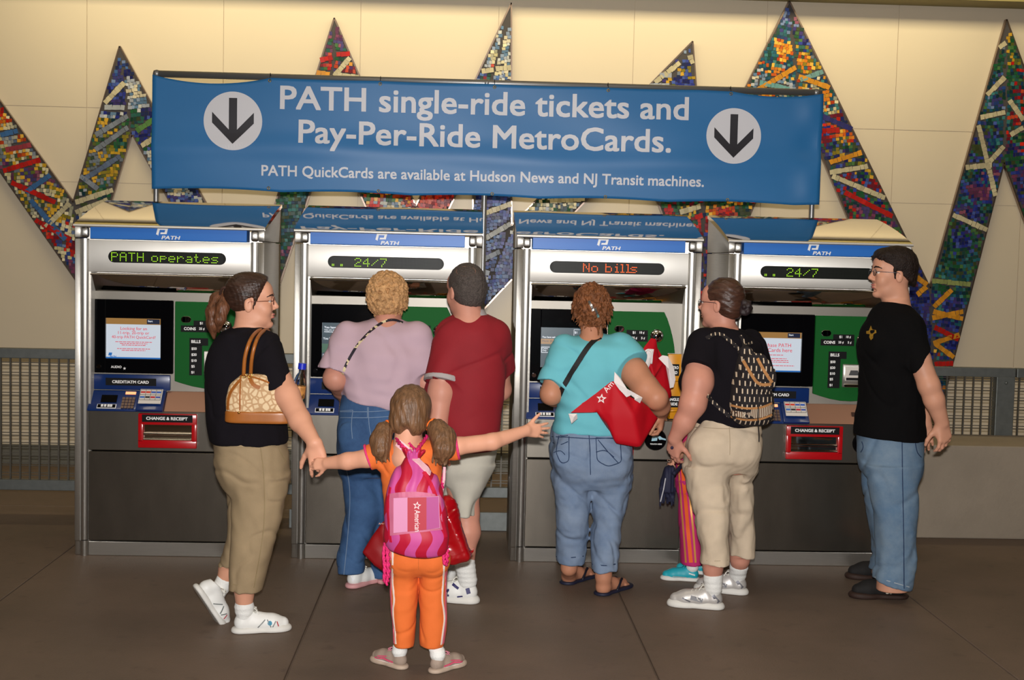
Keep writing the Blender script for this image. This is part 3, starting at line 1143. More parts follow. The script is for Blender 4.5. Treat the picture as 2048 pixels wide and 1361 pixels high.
        rr = random.Random(5)
        for z_, w in rows:
            uu = -w/2
            while uu < w/2:
                dw = rr.uniform(0.008, 0.022)
                b.box(cx+uu, cx+min(uu+dw, w/2), 0.0878, 0.0885, z_, z_+0.0035)
                uu += dw+0.003
        b.build('lettering', m_scr_r, scr)
        b = MB()
        fit_text(b, 'PATH', (X(s0+0.02), 0.088, z0+0.004), u, w_, w=0.036, bold=0.02, shear=0.2)
        b.prism([(X(s0+0.012), 0.0875, z0+0.015), (X(s0+0.03), 0.0875, z0+0.015), (X(s0+0.034), 0.0875, z0+0.031), (X(s0+0.016), 0.0875, z0+0.031)], (0, -0.001, 0))
        b.build('emblem', m_scr_b, scr)
        b = MB()
        fit_text(b, 'Start', (X(s1-0.072), 0.0865, z1-0.019), u, w_, w=0.026, bold=0.01)
        b.build('button_lettering', m_scr_l, scr)
    else:
        scr = sq('screen', m_scr_t, s0, s1, z0, z1, 0.089, t)
        b = MB()
        u, w_ = (1, 0, 0), (0, 0, 1)
        if screen == 'select':
            sq('screen_band', m_scr_g, s0, s1, z0+0.055, z0+0.105, 0.088, scr)
            sq('screen_line', m_scr_r, s0, s1, z0+0.004, z0+0.008, 0.088, scr)
            fit_text(b, 'You have selected SingleRide', (X(s0+0.01), 0.088, 1.272), u, w_, w=0.21, bold=0.02)
            fit_text(b, 'Valid only within 2.0 hours of purchase', (X(s0+0.01), 0.088, 1.262), u, w_, w=0.17, bold=0.01)
            fit_text(b, 'Additional restrictions apply', (X(s0+0.01), 0.088, 1.251), u, w_, w=0.14, bold=0.01)
            fit_text(b, 'You have inserted', (X(s0+0.005), 0.088, 1.214), u, w_, w=0.125, bold=0.02)
            fit_text(b, 'Deposited', (X(s0+0.005), 0.088, 1.12), u, w_, w=0.06, bold=0.01)
            fit_text(b, '$ .00', (X(s0+0.005), 0.088, 1.109), u, w_, w=0.03, bold=0.01)
        else:
            sq('screen_band', m_scr_o, s0, s1, 1.215, 1.244, 0.088, scr)
            q = MB()
            for a, c, d, e in ((0.15, 0.218, 1.196, 1.199), (0.15, 0.218, 1.166, 1.169), (0.15, 0.153, 1.166, 1.199), (0.215, 0.218, 1.166, 1.199),
                               (0.33, 0.40, 1.298, 1.3), (0.33, 0.40, 1.262, 1.264), (0.33, 0.332, 1.262, 1.3)):
                q.box(X(a), X(c), 0.0875, 0.09, d, e)
            q.build('button_outline', m_scr_l, scr)
            fit_text(b, 'You have selected', (X(s0+0.008), 0.088, 1.249), u, w_, w=0.10, bold=0.02)
            fit_text(b, 'PATH Single Ride', (X(s0+0.112), 0.088, 1.250), u, w_, w=0.07, bold=0.01)
            fit_text(b, 'Coins', (X(s0+0.01), 0.088, 1.186), u, w_, w=0.03, bold=0.01)
            fit_text(b, 'Only', (X(s0+0.01), 0.088, 1.172), u, w_, w=0.024, bold=0.01)
            fit_text(b, '$1', (X(0.335), 0.088, 1.275), u, w_, h=0.014, bold=0.02)
            q = MB()
            fit_text(q, 'How do you want to pay?', (X(s0+0.008), 0.087, 1.222), u, w_, w=0.20, bold=0.0)
            q.build('band_lettering', m_scr_n, scr)
        b.build('lettering', m_scr_l, scr)
    # credit card unit
    b = MB()
    b.box(X(0.078), X(0.500), 0.075, 0.1, 0.912, 0.998, bev=0.006)
    cu = b.build('card_panel', m_navy, t, smooth=True, angle=40)
    sq('label_plate', m_label, 0.148, 0.424, 0.937, 0.978, 0.072, cu)
    b = MB()
    fit_text(b, 'CREDIT/ATM CARD', (X(0.184), 0.072, 0.949), (1, 0, 0), (0, 0, 1), w=0.20, h=0.0165, bold=0.03)
    b.build('lettering', m_white, cu)
    # sloping keypad console
    ya, za, yb, zb = 0.072, 0.908, -0.012, 0.812
    nrm = Vector((0, -(za-zb), (ya-yb))).normalized()
    upv = Vector((0, ya-yb, za-zb)).normalized()
    b = MB()
    b.prism([(X(0.069), 0.1, 0.908), (X(0.069), ya, za), (X(0.069), yb, zb), (X(0.069), yb, 0.802), (X(0.069), 0.1, 0.802)], (0.412, 0, 0), bev=0.006)
    b.prism([(X(0.335), 0.09, 0.918), (X(0.335), ya-0.008, za+0.004), (X(0.335), yb-0.02, zb+0.004), (X(0.335), yb-0.012, 0.806), (X(0.335), 0.09, 0.806)], (0.146, 0, 0), bev=0.005)
    kp = b.build('keypad_console', m_navy, t, smooth=True, angle=40)

    def on_slope(name, m, u0, u1, f0, f1, lift=0.002, par=None, th=0.003, pm=None):
        """rectangle on the slope, f from 0 (front) to 1 (back)"""
        p = lambda u, f: Vector((X(u), yb+(ya-yb)*f, zb+(za-zb)*f))+nrm*lift
        q = pm or MB()
        q.prism([p(u0, f0), p(u1, f0), p(u1, f1), p(u0, f1)], nrm*th)
        return q.build(name, m, par or kp) if name else q
    on_slope('card_display', m_black, 0.136, 0.222, 0.36, 0.74)
    on_slope('key_strip_frame', m_white, 0.122, 0.226, 0.04, 0.26)
    on_slope('key_strip', m_black, 0.126, 0.222, 0.07, 0.23, 0.006)
    q = MB()
    for u in (0.145, 0.162, 0.180, 0.194):
        on_slope(None, None, u, u+0.012, 0.09, 0.21, 0.009, pm=q)
    q.build('strip_keys', m_white, kp)
    on_slope('card_light', m_orange, 0.262, 0.318, 0.80, 0.93)
    q = MB()
    for i in range(4):
        for j in range(4):
            on_slope(None, None, 0.252+i*0.018, 0.267+i*0.018, 0.05+j*0.15, 0.17+j*0.15, 0.003, pm=q, th=0.006)
    q.build('number_keys', m_keys, kp)
    on_slope('placard', m_cardp, 0.348, 0.470, 0.18, 0.93, 0.03)
    colors = [(60, 110, 190), (40, 40, 44), (190, 40, 60), (70, 90, 170), (200, 60, 60), (210, 60, 40), (60, 90, 180), (40, 90, 190)]
    for i in range(4):
        for j in range(2):
            on_slope('card_logo', mat('card_print_%d' % (i+4*j), colors[i+4*j], rough=0.5), 0.353+i*0.0285, 0.377+i*0.0285, 0.38+j*0.26+.08, 0.38+j*0.26+0.17, 0.0335, th=0.001)
    q = MB()
    for i in range(5):
        on_slope(None, None, 0.350+i*0.0285, 0.3515+i*0.0285, 0.36, 0.9, 0.0335, pm=q, th=0.0008)
    for fz in (0.36, 0.63, 0.9):
        on_slope(None, None, 0.350, 0.466, fz-0.008, fz+0.008, 0.0335, pm=q, th=0.0008)
    q.build('placard_lines', m_label, kp)
    # copper ledge
    b = MB()
    b.prism([(X(0.482), 0.1, 0.908), (X(0.482), ya+0.02, 0.908), (X(0.482), 0.0, 0.806), (X(0.482), 0.1, 0.806)], (0.375, 0, 0), bev=0.002)
    lg = b.build('ledge', m_tan, t)
    b = MB()
    b.box(X(0.735), X(0.79), 0.035, 0.06, 0.82, 0.868)
    b.build('ledge_plate', mat('plate_bronze', (84, 62, 52), rough=0.4, metal=0.6), lg)
    # green coin and bill panel
    arc = [(0.835, 1.407), (0.853, 1.37), (0.871, 1.32), (0.885, 1.27), (0.895, 1.225), (0.901, 1.178)]
    bot = [(0.86, 1.178), (0.86, 0.94), (0.80, 0.93), (0.74, 0.926), (0.68, 0.928), (0.62, 0.938), (0.56, 0.954), (0.522, 0.966)]
    b = MB()
    b.prism([(X(u), 0.084, z) for u, z in [(0.522, 1.407)]+arc+bot], (0, 0.02, 0), bev=0.002, seg=1)
    gp = b.build('coin_panel', m_green, t)
    sq('coin_label', m_label, 0.555, 0.745, 1.240, 1.276, 0.082, gp)
    sq('coin_price_label', m_label, 0.625, 0.745, 1.274, 1.304, 0.082, gp)
    sq('bill_label', m_label, 0.603, 0.705, 1.166, 1.207, 0.082, gp)
    sq('bill_value_label', m_label, 0.603, 0.672, 1.0, 1.168, 0.082, gp)
    b = MB()
    B_ = 0.03
    for s_, u, z, h in (('COINS', 0.572, 1.250, 0.0165), ('25 ¢', 0.655, 1.250, 0.0165), ('5 ¢', 0.708, 1.250, 0.0165), ('$1', 0.659, 1.281, 0.0165), ('10 ¢', 0.698, 1.281, 0.0165),
                        ('BILLS', 0.613, 1.179, 0.0175), ('$50', 0.614, 1.139, 0.0165), ('$20', 0.614, 1.106, 0.0165), ('$10', 0.614, 1.073, 0.0165), ('$5', 0.614, 1.041, 0.0165), ('$1', 0.614, 1.008, 0.0165)):
        fit_text(b, s_, (X(u), 0.0825, z), (1, 0, 0), (0, 0, 1), h=h, bold=B_)
    b.build('lettering', m_white, gp)
    b = MB()
    b.prism(stadium(X(0.584), 1.309, 0.056, 0.036, 0.078), (0, 0.006, 0), bev=0.002)
    cs = b.build('coin_slot', m_chrome, gp)
    b = MB()
    b.prism(stadium(X(0.573), 1.309, 0.016, 0.028, 0.076, 5)[:], (0, 0.004, 0))
    b.box(X(0.590), X(0.594), 0.076, 0.08, 1.297, 1.321)
    b.build('slot_opening', m_black, cs)
    b = MB()
    b.ball((X(0.797), 0.098, 1.273), 0.044, 32, (1, 0.75, 1))
    b.build('coin_return_dome', m_chrome, gp, smooth=True)
    b = MB()
    b.box(X(0.686), X(0.845), 0.066, 0.09, 1.006, 1.137, bev=0.004)
    ba = b.build('bill_acceptor', m_steel, gp, smooth=True, angle=40)
    sq('bill_picture', m_cardp, 0.696, 0.835, 1.045, 1.124, 0.064, ba)
    sq('bill_caption', m_label, 0.702, 0.829, 1.047, 1.062, 0.0625, ba)
    q = MB()
    q.prism([(X(0.716), 0.063, 1.076), (X(0.776), 0.063, 1.076), (X(0.766), 0.063, 1.104), (X(0.726), 0.063, 1.104)], (0, -0.002, 0))
    q.build('bill_drawing', mat('print_grey', (70, 70, 72), rough=0.6), ba)
    q = MB()
    q.box(X(0.69), X(0.841), 0.05, 0.066, 1.008, 1.026, bev=0.004)
    q.build('bill_lip', m_chrome, ba)
    # gold card dispensers
    b = MB()
    b.box(X(0.862), X(0.940), 0.074, 0.1, 0.808, 1.174, bev=0.004)
    gd = b.build('card_dispenser', m_gold, t, smooth=True, angle=40)
    sq('label_plate', m_label, 0.864, 0.926, 1.052, 1.118, 0.072, gd)
    sq('single_ride_label', m_label, 0.864, 0.938, 0.874, 0.938, 0.072, gd)
    b = MB()
    fit_text(b, 'METRO', (X(0.868), 0.0715, 1.090), (1, 0, 0), (0, 0, 1), w=0.054, h=0.017, bold=0.03)
    fit_text(b, 'CARD', (X(0.872), 0.0715, 1.062), (1, 0, 0), (0, 0, 1), w=0.044, h=0.017, bold=0.03)
    fit_text(b, 'SINGLE', (X(0.869), 0.0715, 0.911), (1, 0, 0), (0, 0, 1), w=0.060, h=0.0165, bold=0.03)
    fit_text(b, 'RIDE', (X(0.880), 0.0715, 0.885), (1, 0, 0), (0, 0, 1), w=0.042, h=0.0165, bold=0.03)
    b.build('lettering', m_white, gd)
    for z in (0.815, 0.985):
        q = MB()
        q.tube([(X(0.866), 0.07, z), (X(0.866), 0.03, z+0.01), (X(0.869), 0.028, z+0.045), (X(0.935), 0.028, z+0.048), (X(0.938), 0.07, z+0.048)], 0.008, 8)
        q.build('dispenser_mouth', m_gold, gd, smooth=True)
    # lower panels
    b = MB()
    b.box(X(0.076), X(W-0.076), 0.0, 0.1, 0.586, 0.806, bev=0.004)
    up = b.build('upper_panel', m_panel2, t)
    b = MB()
    b.box(X(0.076), X(W-0.076), 0.002, 0.1, 0.085, 0.579, bev=0.004)
    b.build('service_door', m_panel, t)
    b = MB()
    b.box(X(0.076), X(W-0.076), 0.004, 0.1, 0.0, 0.079, bev=0.003)
    b.build('plinth', m_steel, t)
    sq('shadow_gap', m_dark, 0.076, W-0.076, 0.0, 0.81, 0.05, t)
    # red change tray
    ua, uc = (0.352, 0.669)
    b = MB()
    for a, c, d, e in ((ua, uc, 0.735, 0.797), (ua, uc, 0.608, 0.652), (ua, ua+0.028, 0.64, 0.745), (uc-0.028, uc, 0.64, 0.745)):
        b.box(X(a), X(c), -0.034, 0.0, d, e, bev=0.005)
    tr = b.build('change_tray', m_red, t, smooth=True, angle=40)
    sq('label_plate', m_label, ua+0.022, uc-0.022, 0.751, 0.792, -0.0365, tr)
    b = MB()
    fit_text(b, 'CHANGE & RECEIPT', (X(ua+0.045), -0.037, 0.763), (1, 0, 0), (0, 0, 1), w=0.224, h=0.0175, bold=0.03)
    b.build('lettering', m_white, tr)
    b = MB()
    b.box(X(ua+0.026), X(uc-0.026), -0.012, -0.004, 0.648, 0.74)
    b.tube([(X(ua+0.028), -0.02, 0.686), (X(uc-0.028), -0.02, 0.686)], 0.008, 12)
    b.tube([(X(ua+0.028), -0.028, 0.654), (X(uc-0.028), -0.028, 0.654)], 0.005, 10)
    b.build('tray_flap', m_mirror, tr, smooth=True, angle=40)
    # round card reader
    b = MB()
    b.disc((X(0.794), 0.002, 0.70), 0.062, (0, -1, 0), 0.02, 48, r2=0.056)
    rd = b.build('card_reader', m_black, t, smooth=True, angle=40)
    b = MB()
    yy = -0.0195
    b.prism([(X(0.768), yy, 0.694), (X(0.80), yy, 0.697), (X(0.802), yy, 0.722), (X(0.772), yy, 0.719)], (0, -0.0015, 0))
    b.prism([(X(0.795), yy-0.001, 0.722), (X(0.815), yy-0.001, 0.723), (X(0.828), yy-0.001, 0.714), (X(0.848), yy-0.001, 0.708), (X(0.848), yy-0.001, 0.700), (X(0.826), yy-0.001, 0.704), (X(0.812), yy-0.001, 0.702), (X(0.806), yy-0.001, 0.712)], (0, -0.0015, 0))
    b.build('hand_symbol', mat('symbol_pale_blue', (150, 190, 205), rough=0.5), rd)
    b = MB()
    fit_text(b, 'TOUCH HERE', (X(0.794), yy, 0.674), (1, 0, 0), (0, 0, 1), w=0.066, align='C', bold=0.02)
    b.build('lettering', m_white, rd)
    b = MB()
    b.ball((X(0.79), yy-0.001, 0.733), 0.0035, 8)
    b.ball((X(0.80), yy-0.001, 0.748), 0.0035, 8)
    b.build('indicator_light', mat('led_red', (200, 20, 20), emit=(255, 20, 30), estr=1.5), rd)
    return t


machine(0, 'steel ticket machine farthest left, its green sign reading PATH operates', 'PATH operates', 0.199, m_ledg, 'quick')
machine(1, 'steel ticket machine used by the people in the lilac and dark red shirts', '.. 24/7', 0.205, m_ledg, 'select')
machine(2, 'steel ticket machine whose orange sign reads No bills', 'No bills', 0.366, m_ledr, 'coins')
machine(3, 'steel ticket machine farthest right with a Purchase PATH screen', '.. 24/7', 0.205, m_ledg, 'fare')

# ---------------------------------------------------------------- banner and its pipe frame
YB = 0.88
m_ban = mat('banner_vinyl', (40, 108, 166), rough=0.42, spec=0.4, noise=0.03, nscale=2)
m_bwh = mat('banner_print_white', (205, 206, 214), rough=0.45)
m_bbk = mat('banner_print_black', (26, 24, 34), rough=0.45)
bx0, bx1, bz0, bz1 = -1.965, 2.135, 2.057, 2.747
NX, NZ = 160, 36


def ban_y(x, z):
    """gentle billow of the cloth"""
    u = (x-bx0)/(bx1-bx0)
    v = (z-bz0)/(bz1-bz0)
    y = 0.010*math.sin(u*9.0+1)*math.sin(v*3.0) + 0.012*math.exp(-((v-0.36-0.03*math.sin(u*7))/0.10)**2)
    y += 0.006*math.sin(u*23+v*5)*v*(1-v)*3
    y += 0.014*math.exp(-((u-0.985)/0.02)**2)*math.sin(v*9)
    return YB-y


def ban_top(x):
    u = (x-bx0)/(bx1-bx0)
    sag = 0.0
    if u < 0.172:
        sag = 0.045*math.sin(math.pi*u/0.172)**0.8
    elif u > 0.86:
        sag = 0.028*math.sin(math.pi*(u-0.86)/0.14)**0.8
    else:
        sag = 0.004*abs(math.sin(math.pi*(u-0.172)/0.16))
    return sag


def ban_bot(x):
    u = (x-bx0)/(bx1-bx0)
    return 0.012*abs(math.sin(math.pi*u*5.2))


ban = thing('banner', 'wide blue vinyl banner with white lettering and two arrows above the machines', 'banner', ((bx0+bx1)/2, YB, bz0))
me = bpy.data.meshes.new('banner_cloth')
vs, fs = [], []
for i in range(NX+1):
    x = bx0+(bx1-bx0)*i/NX
    for j in range(NZ+1):
        v = j/NZ
        z = bz0+ban_bot(x)*(1-v)+(bz1-ban_top(x)-bz0)*v
        vs.append((x, ban_y(x, z), z))
for i in range(NX):
    for j in range(NZ):
        a = i*(NZ+1)+j
        fs.append((a, a+NZ+1, a+NZ+2, a+1))
me.from_pydata(vs, [], fs)
clo = link('banner_cloth', me, m_ban, ban, smooth=True)
so = clo.modifiers.new('thickness', 'SOLIDIFY')
so.thickness = 0.0015
so.offset = 1


def bend(mb):
    bmesh.ops.triangulate(mb.bm, faces=mb.bm.faces)
    for _ in range(6):
        long = [e for e in mb.bm.edges if e.calc_length() > 0.03]
        if not long:
            break
        bmesh.ops.subdivide_edges(mb.bm, edges=long, cuts=1)
        bmesh.ops.triangulate(mb.bm, faces=[f for f in mb.bm.faces if len(f.verts) > 3])
    for v in mb.bm.verts:
        v.co.y = ban_y(v.co.x, v.co.z)-0.003+(v.co.y-YB)


def on_banner(mb, name, m, push=0.0015):
    # cut the letters finely enough to bend, then lay them on the cloth
    bend(mb)
    return mb.build(name, m, ban)


def bt(px, py):
    p = at(px, py, Y=YB)
    return p[0], p[2]


b = MB()
for s_, (l, r), zt, hh in (('PATH single-ride tickets and', ((560, 238), (1376, 255)), None, None), ('Pay-Per-Ride MetroCards.', ((597, 303), (1340, 324)), None, None),
                           ('PATH QuickCards are available at Hudson News and NJ Transit machines.', ((523, 348), (1407, 374)), None, None)):
    (xa, za), (xb, zb) = bt(*l), bt(*r)
    fit_text(b, s_, (xa, YB, 0), (1, 0, 0), (0, 0, 1), w=xb-xa, bold=0.016, th=0.001, spacing=1.0)
    # move the last text so that its baseline sits right
    b.bm.verts.ensure_lookup_table()
    new = [v for v in b.bm.verts if v.co.z < 1.0]
    import_h = {'PATH s': (0.144, 2.558), 'Pay-Pe': (0.144, 2.357), 'PATH Q': (0.066, 2.154)}[s_[:6]]
    zs = sorted(v.co.z for v in new)
    zmin, zmax = zs[0], zs[-1]
    # ascender height from the full box: letters with descenders take about 0.24 of it
    full = zmax-zmin
    k = import_h[0]/(full*0.765)
    for v in new:
        v.co.z = import_h[1]+(v.co.z-zmin-full*0.235)*k
on_banner(b, 'lettering', m_bwh)
for (px, py), r in (((466.5, 242.5), 57.5), ((1467, 272.5), 55.5)):
    cx, cz = bt(px, py)
    R_ = r*0.003075
    b = MB()
    b.prism([(cx+R_*math.cos(a), YB, cz+R_*math.sin(a)) for a in [2*math.pi*i/64 for i in range(64)]], (0, -0.001, 0))
    ds = on_banner(b, 'arrow_disc', m_bwh)
    b = MB()
    # down arrow: shaft and chevron
    s_ = R_/57.5
    P = [(-8, 45), (8, 45), (8, -17), (41, 17), (41, -4), (0, -45), (-41, -4), (-41, 17), (-8, -17)]
    b.prism([(cx+u*s_, YB-0.0012, cz+v*s_) for u, v in P], (0, -0.001, 0))
    bend(b)
    b.build('arrow', m_bbk, ds)
b = MB()
for u in (0.172, 0.335, 0.505, 0.675, 0.86):
    for z in (bz1-0.018, bz0+0.022):
        x = bx0+(bx1-bx0)*u
        b.tube([(x+0.008*math.cos(a), ban_y(x, z)-0.002, z+0.008*math.sin(a)) for a in [2*math.pi*i/12 for i in range(12)]], 0.0025, 6, closed=True)
b.build('grommets', mat('brass', (150, 120, 60), rough=0.35, metal=0.9), ban, smooth=True)
b = MB()
for u in (0.172, 0.335, 0.505, 0.675, 0.86):
    x = bx0+(bx1-bx0)*u
    b.tube([(x, ban_y(x, bz1-.018)-0.002, bz1-0.018), (x, YB+0.02, bz1+0.03), (x, YB+0.05, bz1+0.01)], 0.0022, 6)
b.build('cable_ties', mat('tie_black', (30, 30, 30), rough=0.6), ban)

fr = thing('pipe_stand', 'grey metal pipe stand rising behind the machines, holding up the blue banner', 'stand', (0.08, YB+0.05, 0))
m_pipe = mat('pipe_grey', (150, 150, 150), rough=0.4, metal=0.7)
MB().tube([(bx0-0.005, YB+0.06, bz1+0.012), (bx1+0.005, YB+0.06, bz1+0.012)], 0.021, 16).build('top_pipe', m_pipe, fr, smooth=True)
MB().tube([(bx0-0.005, YB+0.06, 2.2), (bx1+0.005, YB+0.06, 2.2)], 0.018, 12).build('bottom_pipe', m_pipe, fr, smooth=True)
for x in (bx0+0.012, 0.058, bx1-0.03):
    b = MB()
    b.tube([(x, YB+0.06, 0.02), (x, YB+0.06, bz1+0.012)], 0.0165, 16)
    b.ball((x, YB+0.06, bz1+0.012), 0.025, 12)
    b.box(x-0.05, x+0.05, YB+0.035, YB+0.11, 0.0, 0.02, bev=0.003)
    b.build('upright', m_pipe, fr, smooth=True, angle=50)
# ---------------------------------------------------------------- people: shared tools
def P(px, py, Y):
    return at(px, py, Y=Y)


def rows(Y, L):
    """rows (py, x_left, x_right, half depth[, shift in depth[, exponent]]) of the photograph -> body sections"""
    out = []
    for r in L:
        py, xl, xr, ry = r[:4]
        dy = r[4] if len(r) > 4 else 0.0
        ex = r[5] if len(r) > 5 else 2.2
        a, b = at(xl, py, Y=Y+dy), at(xr, py, Y=Y+dy)
        out.append(((a[2]+b[2])/2, (a[0]+b[0])/2, Y+dy, abs(b[0]-a[0])/2, ry, ex))
    return out


def thin(rw, f=0.88, less=0.0):
    return [(r[0], r[1], r[2], max(0.02, r[3]*f-less), max(0.02, r[4]*f-less), r[5]) for r in rw]


def frame(yaw, pitch=0.0, roll=0.0):
    """columns forward, left, up; yaw 0 looks into the hall (+y), 90 looks to the left of the picture (-x)"""
    y, p, r = math.radians(yaw), math.radians(pitch), math.radians(roll)
    f = np.array([-math.sin(y)*math.cos(p), math.cos(y)*math.cos(p), math.sin(p)])
    l = np.array([-math.cos(y), -math.sin(y), 0.0])
    u = np.cross(f, l)
    l2 = l*math.cos(r)+u*math.sin(r)
    u2 = u*math.cos(r)-l*math.sin(r)
    return np.stack([f, l2, u2], 1)


def hp(c, fr, x, y, z, s=1.0):
    return np.asarray(c) + s*(fr @ np.array([x, y, z]))


def head(S, c, fr, s=1.0, male=False, full=0.0, wide=1.0):
    """skull, face, ears; c is the middle of the skull between the ears"""
    E = lambda x, y, z, a, b, d, k=0.012, op='u': S.ell(hp(c, fr, x, y*wide, z, s), np.array([a, b*wide, d])*s, fr, k*s, op)
    H = lambda x, y, z: hp(c, fr, x, y*wide, z, s)
    E(-.012, 0, .036, .098, .077, .090)
    E(.036, 0, -.026, .058, .060, .084, .03)
    E(.030, 0, -.082, .055, .052+full*.01, .040, .03)
    E(.076, 0, -.106, .018, .022, .017, .022)
    E(.070, 0, .046, .028, .052, .040, .03)
    E(.082, 0, .022, .014, .048, .010, .016)
    for q in (1, -1):
        E(.064, .034*q, -.034, .026+full*.006, .026+full*.006, .030, .02)
        E(.104, .031*q, .004, .018, .019, .013, .012, 's')
    for q in (1, -1):
        E(.0835, .031*q, .0128, .0145, .0165, .0078, .003)
        E(.0825, .031*q, -.0078, .0135, .0150, .0062, .003)
    S.cone(H(.093, 0, .014), H(.113, 0, -.026), .0075*s, .0115*s, .014*s)
    for q in (1, -1):
        E(.101, .011*q, -.034, .010, .0075, .0075, .006)
    E(.094, 0, -.0605, .0105, .023, .0058, .005)
    E(.0915, 0, -.0725, .0105, .019, .0066, .005)
    E(.108, 0, -.0665, .012, .022, .0014, .003, 's')
    E(.088, 0, -.088, .012, .018, .006, .01, 's')
    for q in (1, -1):
        R2 = fr
        E(-.006, .079*q, -.012, .019, .009, .032, .008)
        E(.000, .089*q, -.008, .009, .006, .019, .004, 's')
    S.cone(H(-.018, 0, -.075), H(-.040, 0, -.185), .058*s*(1.06 if male else .95), .062*s*(1.06 if male else .95), .03*s)


def eyes(par, c, fr, s, iris=(70, 50, 34)):
    m_w = mat('eye_white', (226, 218, 210), rough=0.25)
    m_i = mat('eye_iris', iris, rough=0.15)
    for q in (1, -1):
        MB().ball(tuple(hp(c, fr, .0815, .031*q, .004, s)), .0125*s, 16).build('eye', m_w, par, smooth=True)
        b = MB()
        b.ball(tuple(hp(c, fr, .0895, .0312*q, .0025, s)), .0062*s, 12)
        b.build('iris', m_i, par, smooth=True)


m_lip = mat('lip_rose', (186, 108, 98), rough=0.45)


def lips(par, c, fr, s):
    S = Sdf(.002)
    S.ell(hp(c, fr, .0945, 0, -.0605, s), np.array([.0108, .0225, .0056])*s, fr, .004)
    S.ell(hp(c, fr, .0920, 0, -.0725, s), np.array([.0108, .0185, .0064])*s, fr, .004)
    S.ell(hp(c, fr, .108, 0, -.0665, s), np.array([.012, .022, .0014])*s, fr, .003, 's')
    S.build('lips', m_lip, par)


def brows(par, c, fr, s, m):
    for q in (1, -1):
        b = MB()
        b.tube([hp(c, fr, .1005, .012*q, .025, s), hp(c, fr, .0985, .026*q, .0305, s), hp(c, fr, .090, .044*q, .029, s), hp(c, fr, .077, .057*q, .023, s)], [.0038*s, .0048*s, .004*s, .002*s], 8)
        b.build('eyebrow', m, par, smooth=True)


def glasses(par, c, fr, s, m, lens=True):
    b = MB()
    g = MB()
    for q in (1, -1):
        pts = [hp(c, fr, .104-.006*abs(math.cos(a)*.5+.5)*0-.004*(math.cos(a)*q+1)*.5*0, .032*q+.021*math.cos(a), .0+.0155*math.sin(a), s) for a in [2*math.pi*i/24 for i in range(24)]]
        b.tube(pts, .0013*s, 6, closed=True)
        b.tube([hp(c, fr, .104, .053*q, .004, s), hp(c, fr, .096, .066*q, .006, s), hp(c, fr, .0, .084*q, .006, s), hp(c, fr, -.018, .084*q, -.012, s)], .0016*s, 6)
        g.prism([tuple(p) for p in pts], tuple(fr[:, 0]*-.0012*s))
    b.tube([hp(c, fr, .104, .011, .004, s), hp(c, fr, .107, 0, .006, s), hp(c, fr, .104, -.011, .004, s)], .0014*s, 6)
    o = b.build('glasses', m, par, smooth=True)
    if lens:
        g.build('lens', mat('lens_glass', (250, 250, 250), rough=0.02, trans=1.0, ior=1.12), o)
    return o


def hand(S, wrist, d, n, thumb=1, size=1.0, curl=(.35, .45, .3), spread=.12, tcurl=.3, each=None, tlen=1.0):
    """palm, four separate fingers and a thumb; d points along the hand, n out of its back, thumb +1/-1 along d x n"""
    d = np.asarray(d, float)
    d /= np.linalg.norm(d)
    n = np.asarray(n, float)
    n = n-d*(n@d)
    n /= np.linalg.norm(n)
    w = np.cross(d, n)*thumb
    wrist = np.asarray(wrist, float)
    z = size
    offs = [.030, .0105, -.0095, -.0285]
    lens = [.070, .078, .072, .056]
    Ks = []
    for i, o in enumerate(offs):
        kn = wrist+z*(d*(.088-.006*abs(i-1)-(.006 if i == 3 else 0))+w*o+n*.004)
        S.cone(wrist+z*(w*o*.55+d*.005), kn, .0165*z, .0118*z, .014*z)
        Ks.append(kn)
    S.ell(wrist+z*(d*.05-n*.006), np.array([.05, .036, .016])*z, np.stack([d, w, n], 1), .014*z)
    S.ell(wrist+z*(d*.04+w*.026-n*.010), np.array([.032, .018, .016])*z, np.stack([d, w, n], 1), .012*z)
    for i, kn in enumerate(Ks):
        cu = each[i] if each else curl
        sa = spread*(1.5-i)/1.5
        a = 0.0
        p = kn
        L = lens[i]*z
        base = d*math.cos(sa)+w*math.sin(sa)
        r = [.0098*z, .0088*z, .0080*z, .0066*z]
        if i == 3:
            r = [q*.88 for q in r]
        for j, fr_ in enumerate((.45, .31, .24)):
            a += cu[j]
            q = p+L*fr_*(base*math.cos(a)-n*math.sin(a))
            S.cone(p, q, r[j], r[j+1], .0035*z)
            p = q
    b0 = wrist+z*(d*.022+w*.024-n*.008)
    t1 = d*.62+w*.72-n*(.2+.3*tcurl)
    t1 /= np.linalg.norm(t1)
    t2 = d*(.9)+w*(.42-.5*tcurl)-n*(.2+.5*tcurl)
    t2 /= np.linalg.norm(t2)
    p1 = b0+t1*.044*z
    p2 = p1+t1*.018*z*tlen+t2*.016*z*tlen
    p3 = p2+t2*.026*z*tlen
    S.cone(b0, p1, .0155*z, .0118*z, .012*z)
    S.cone(p1, p2, .0118*z, .0102*z, .004*z)
    S.cone(p2, p3, .0102*z, .0078*z, .004*z)
    return Ks


def folds(amp, scale, seed, sq=(1, 1, .6)):
    return lambda X, Y, Z: amp*vnoise((X*sq[0], Y*sq[1], Z*sq[2]), scale, seed)+crease(X, Y, Z, amp*1.5, scale*.42, seed+500)


def crease(X, Y, Z, amp, scale, seed, sq=(1, 1, 1)):
    """thin inward creases along wandering lines"""
    n = vnoise((X*sq[0]+.4*Z, Y*sq[1], Z*sq[2]-.3*X), scale, seed)
    return amp*np.exp(-(n/.16)**2)


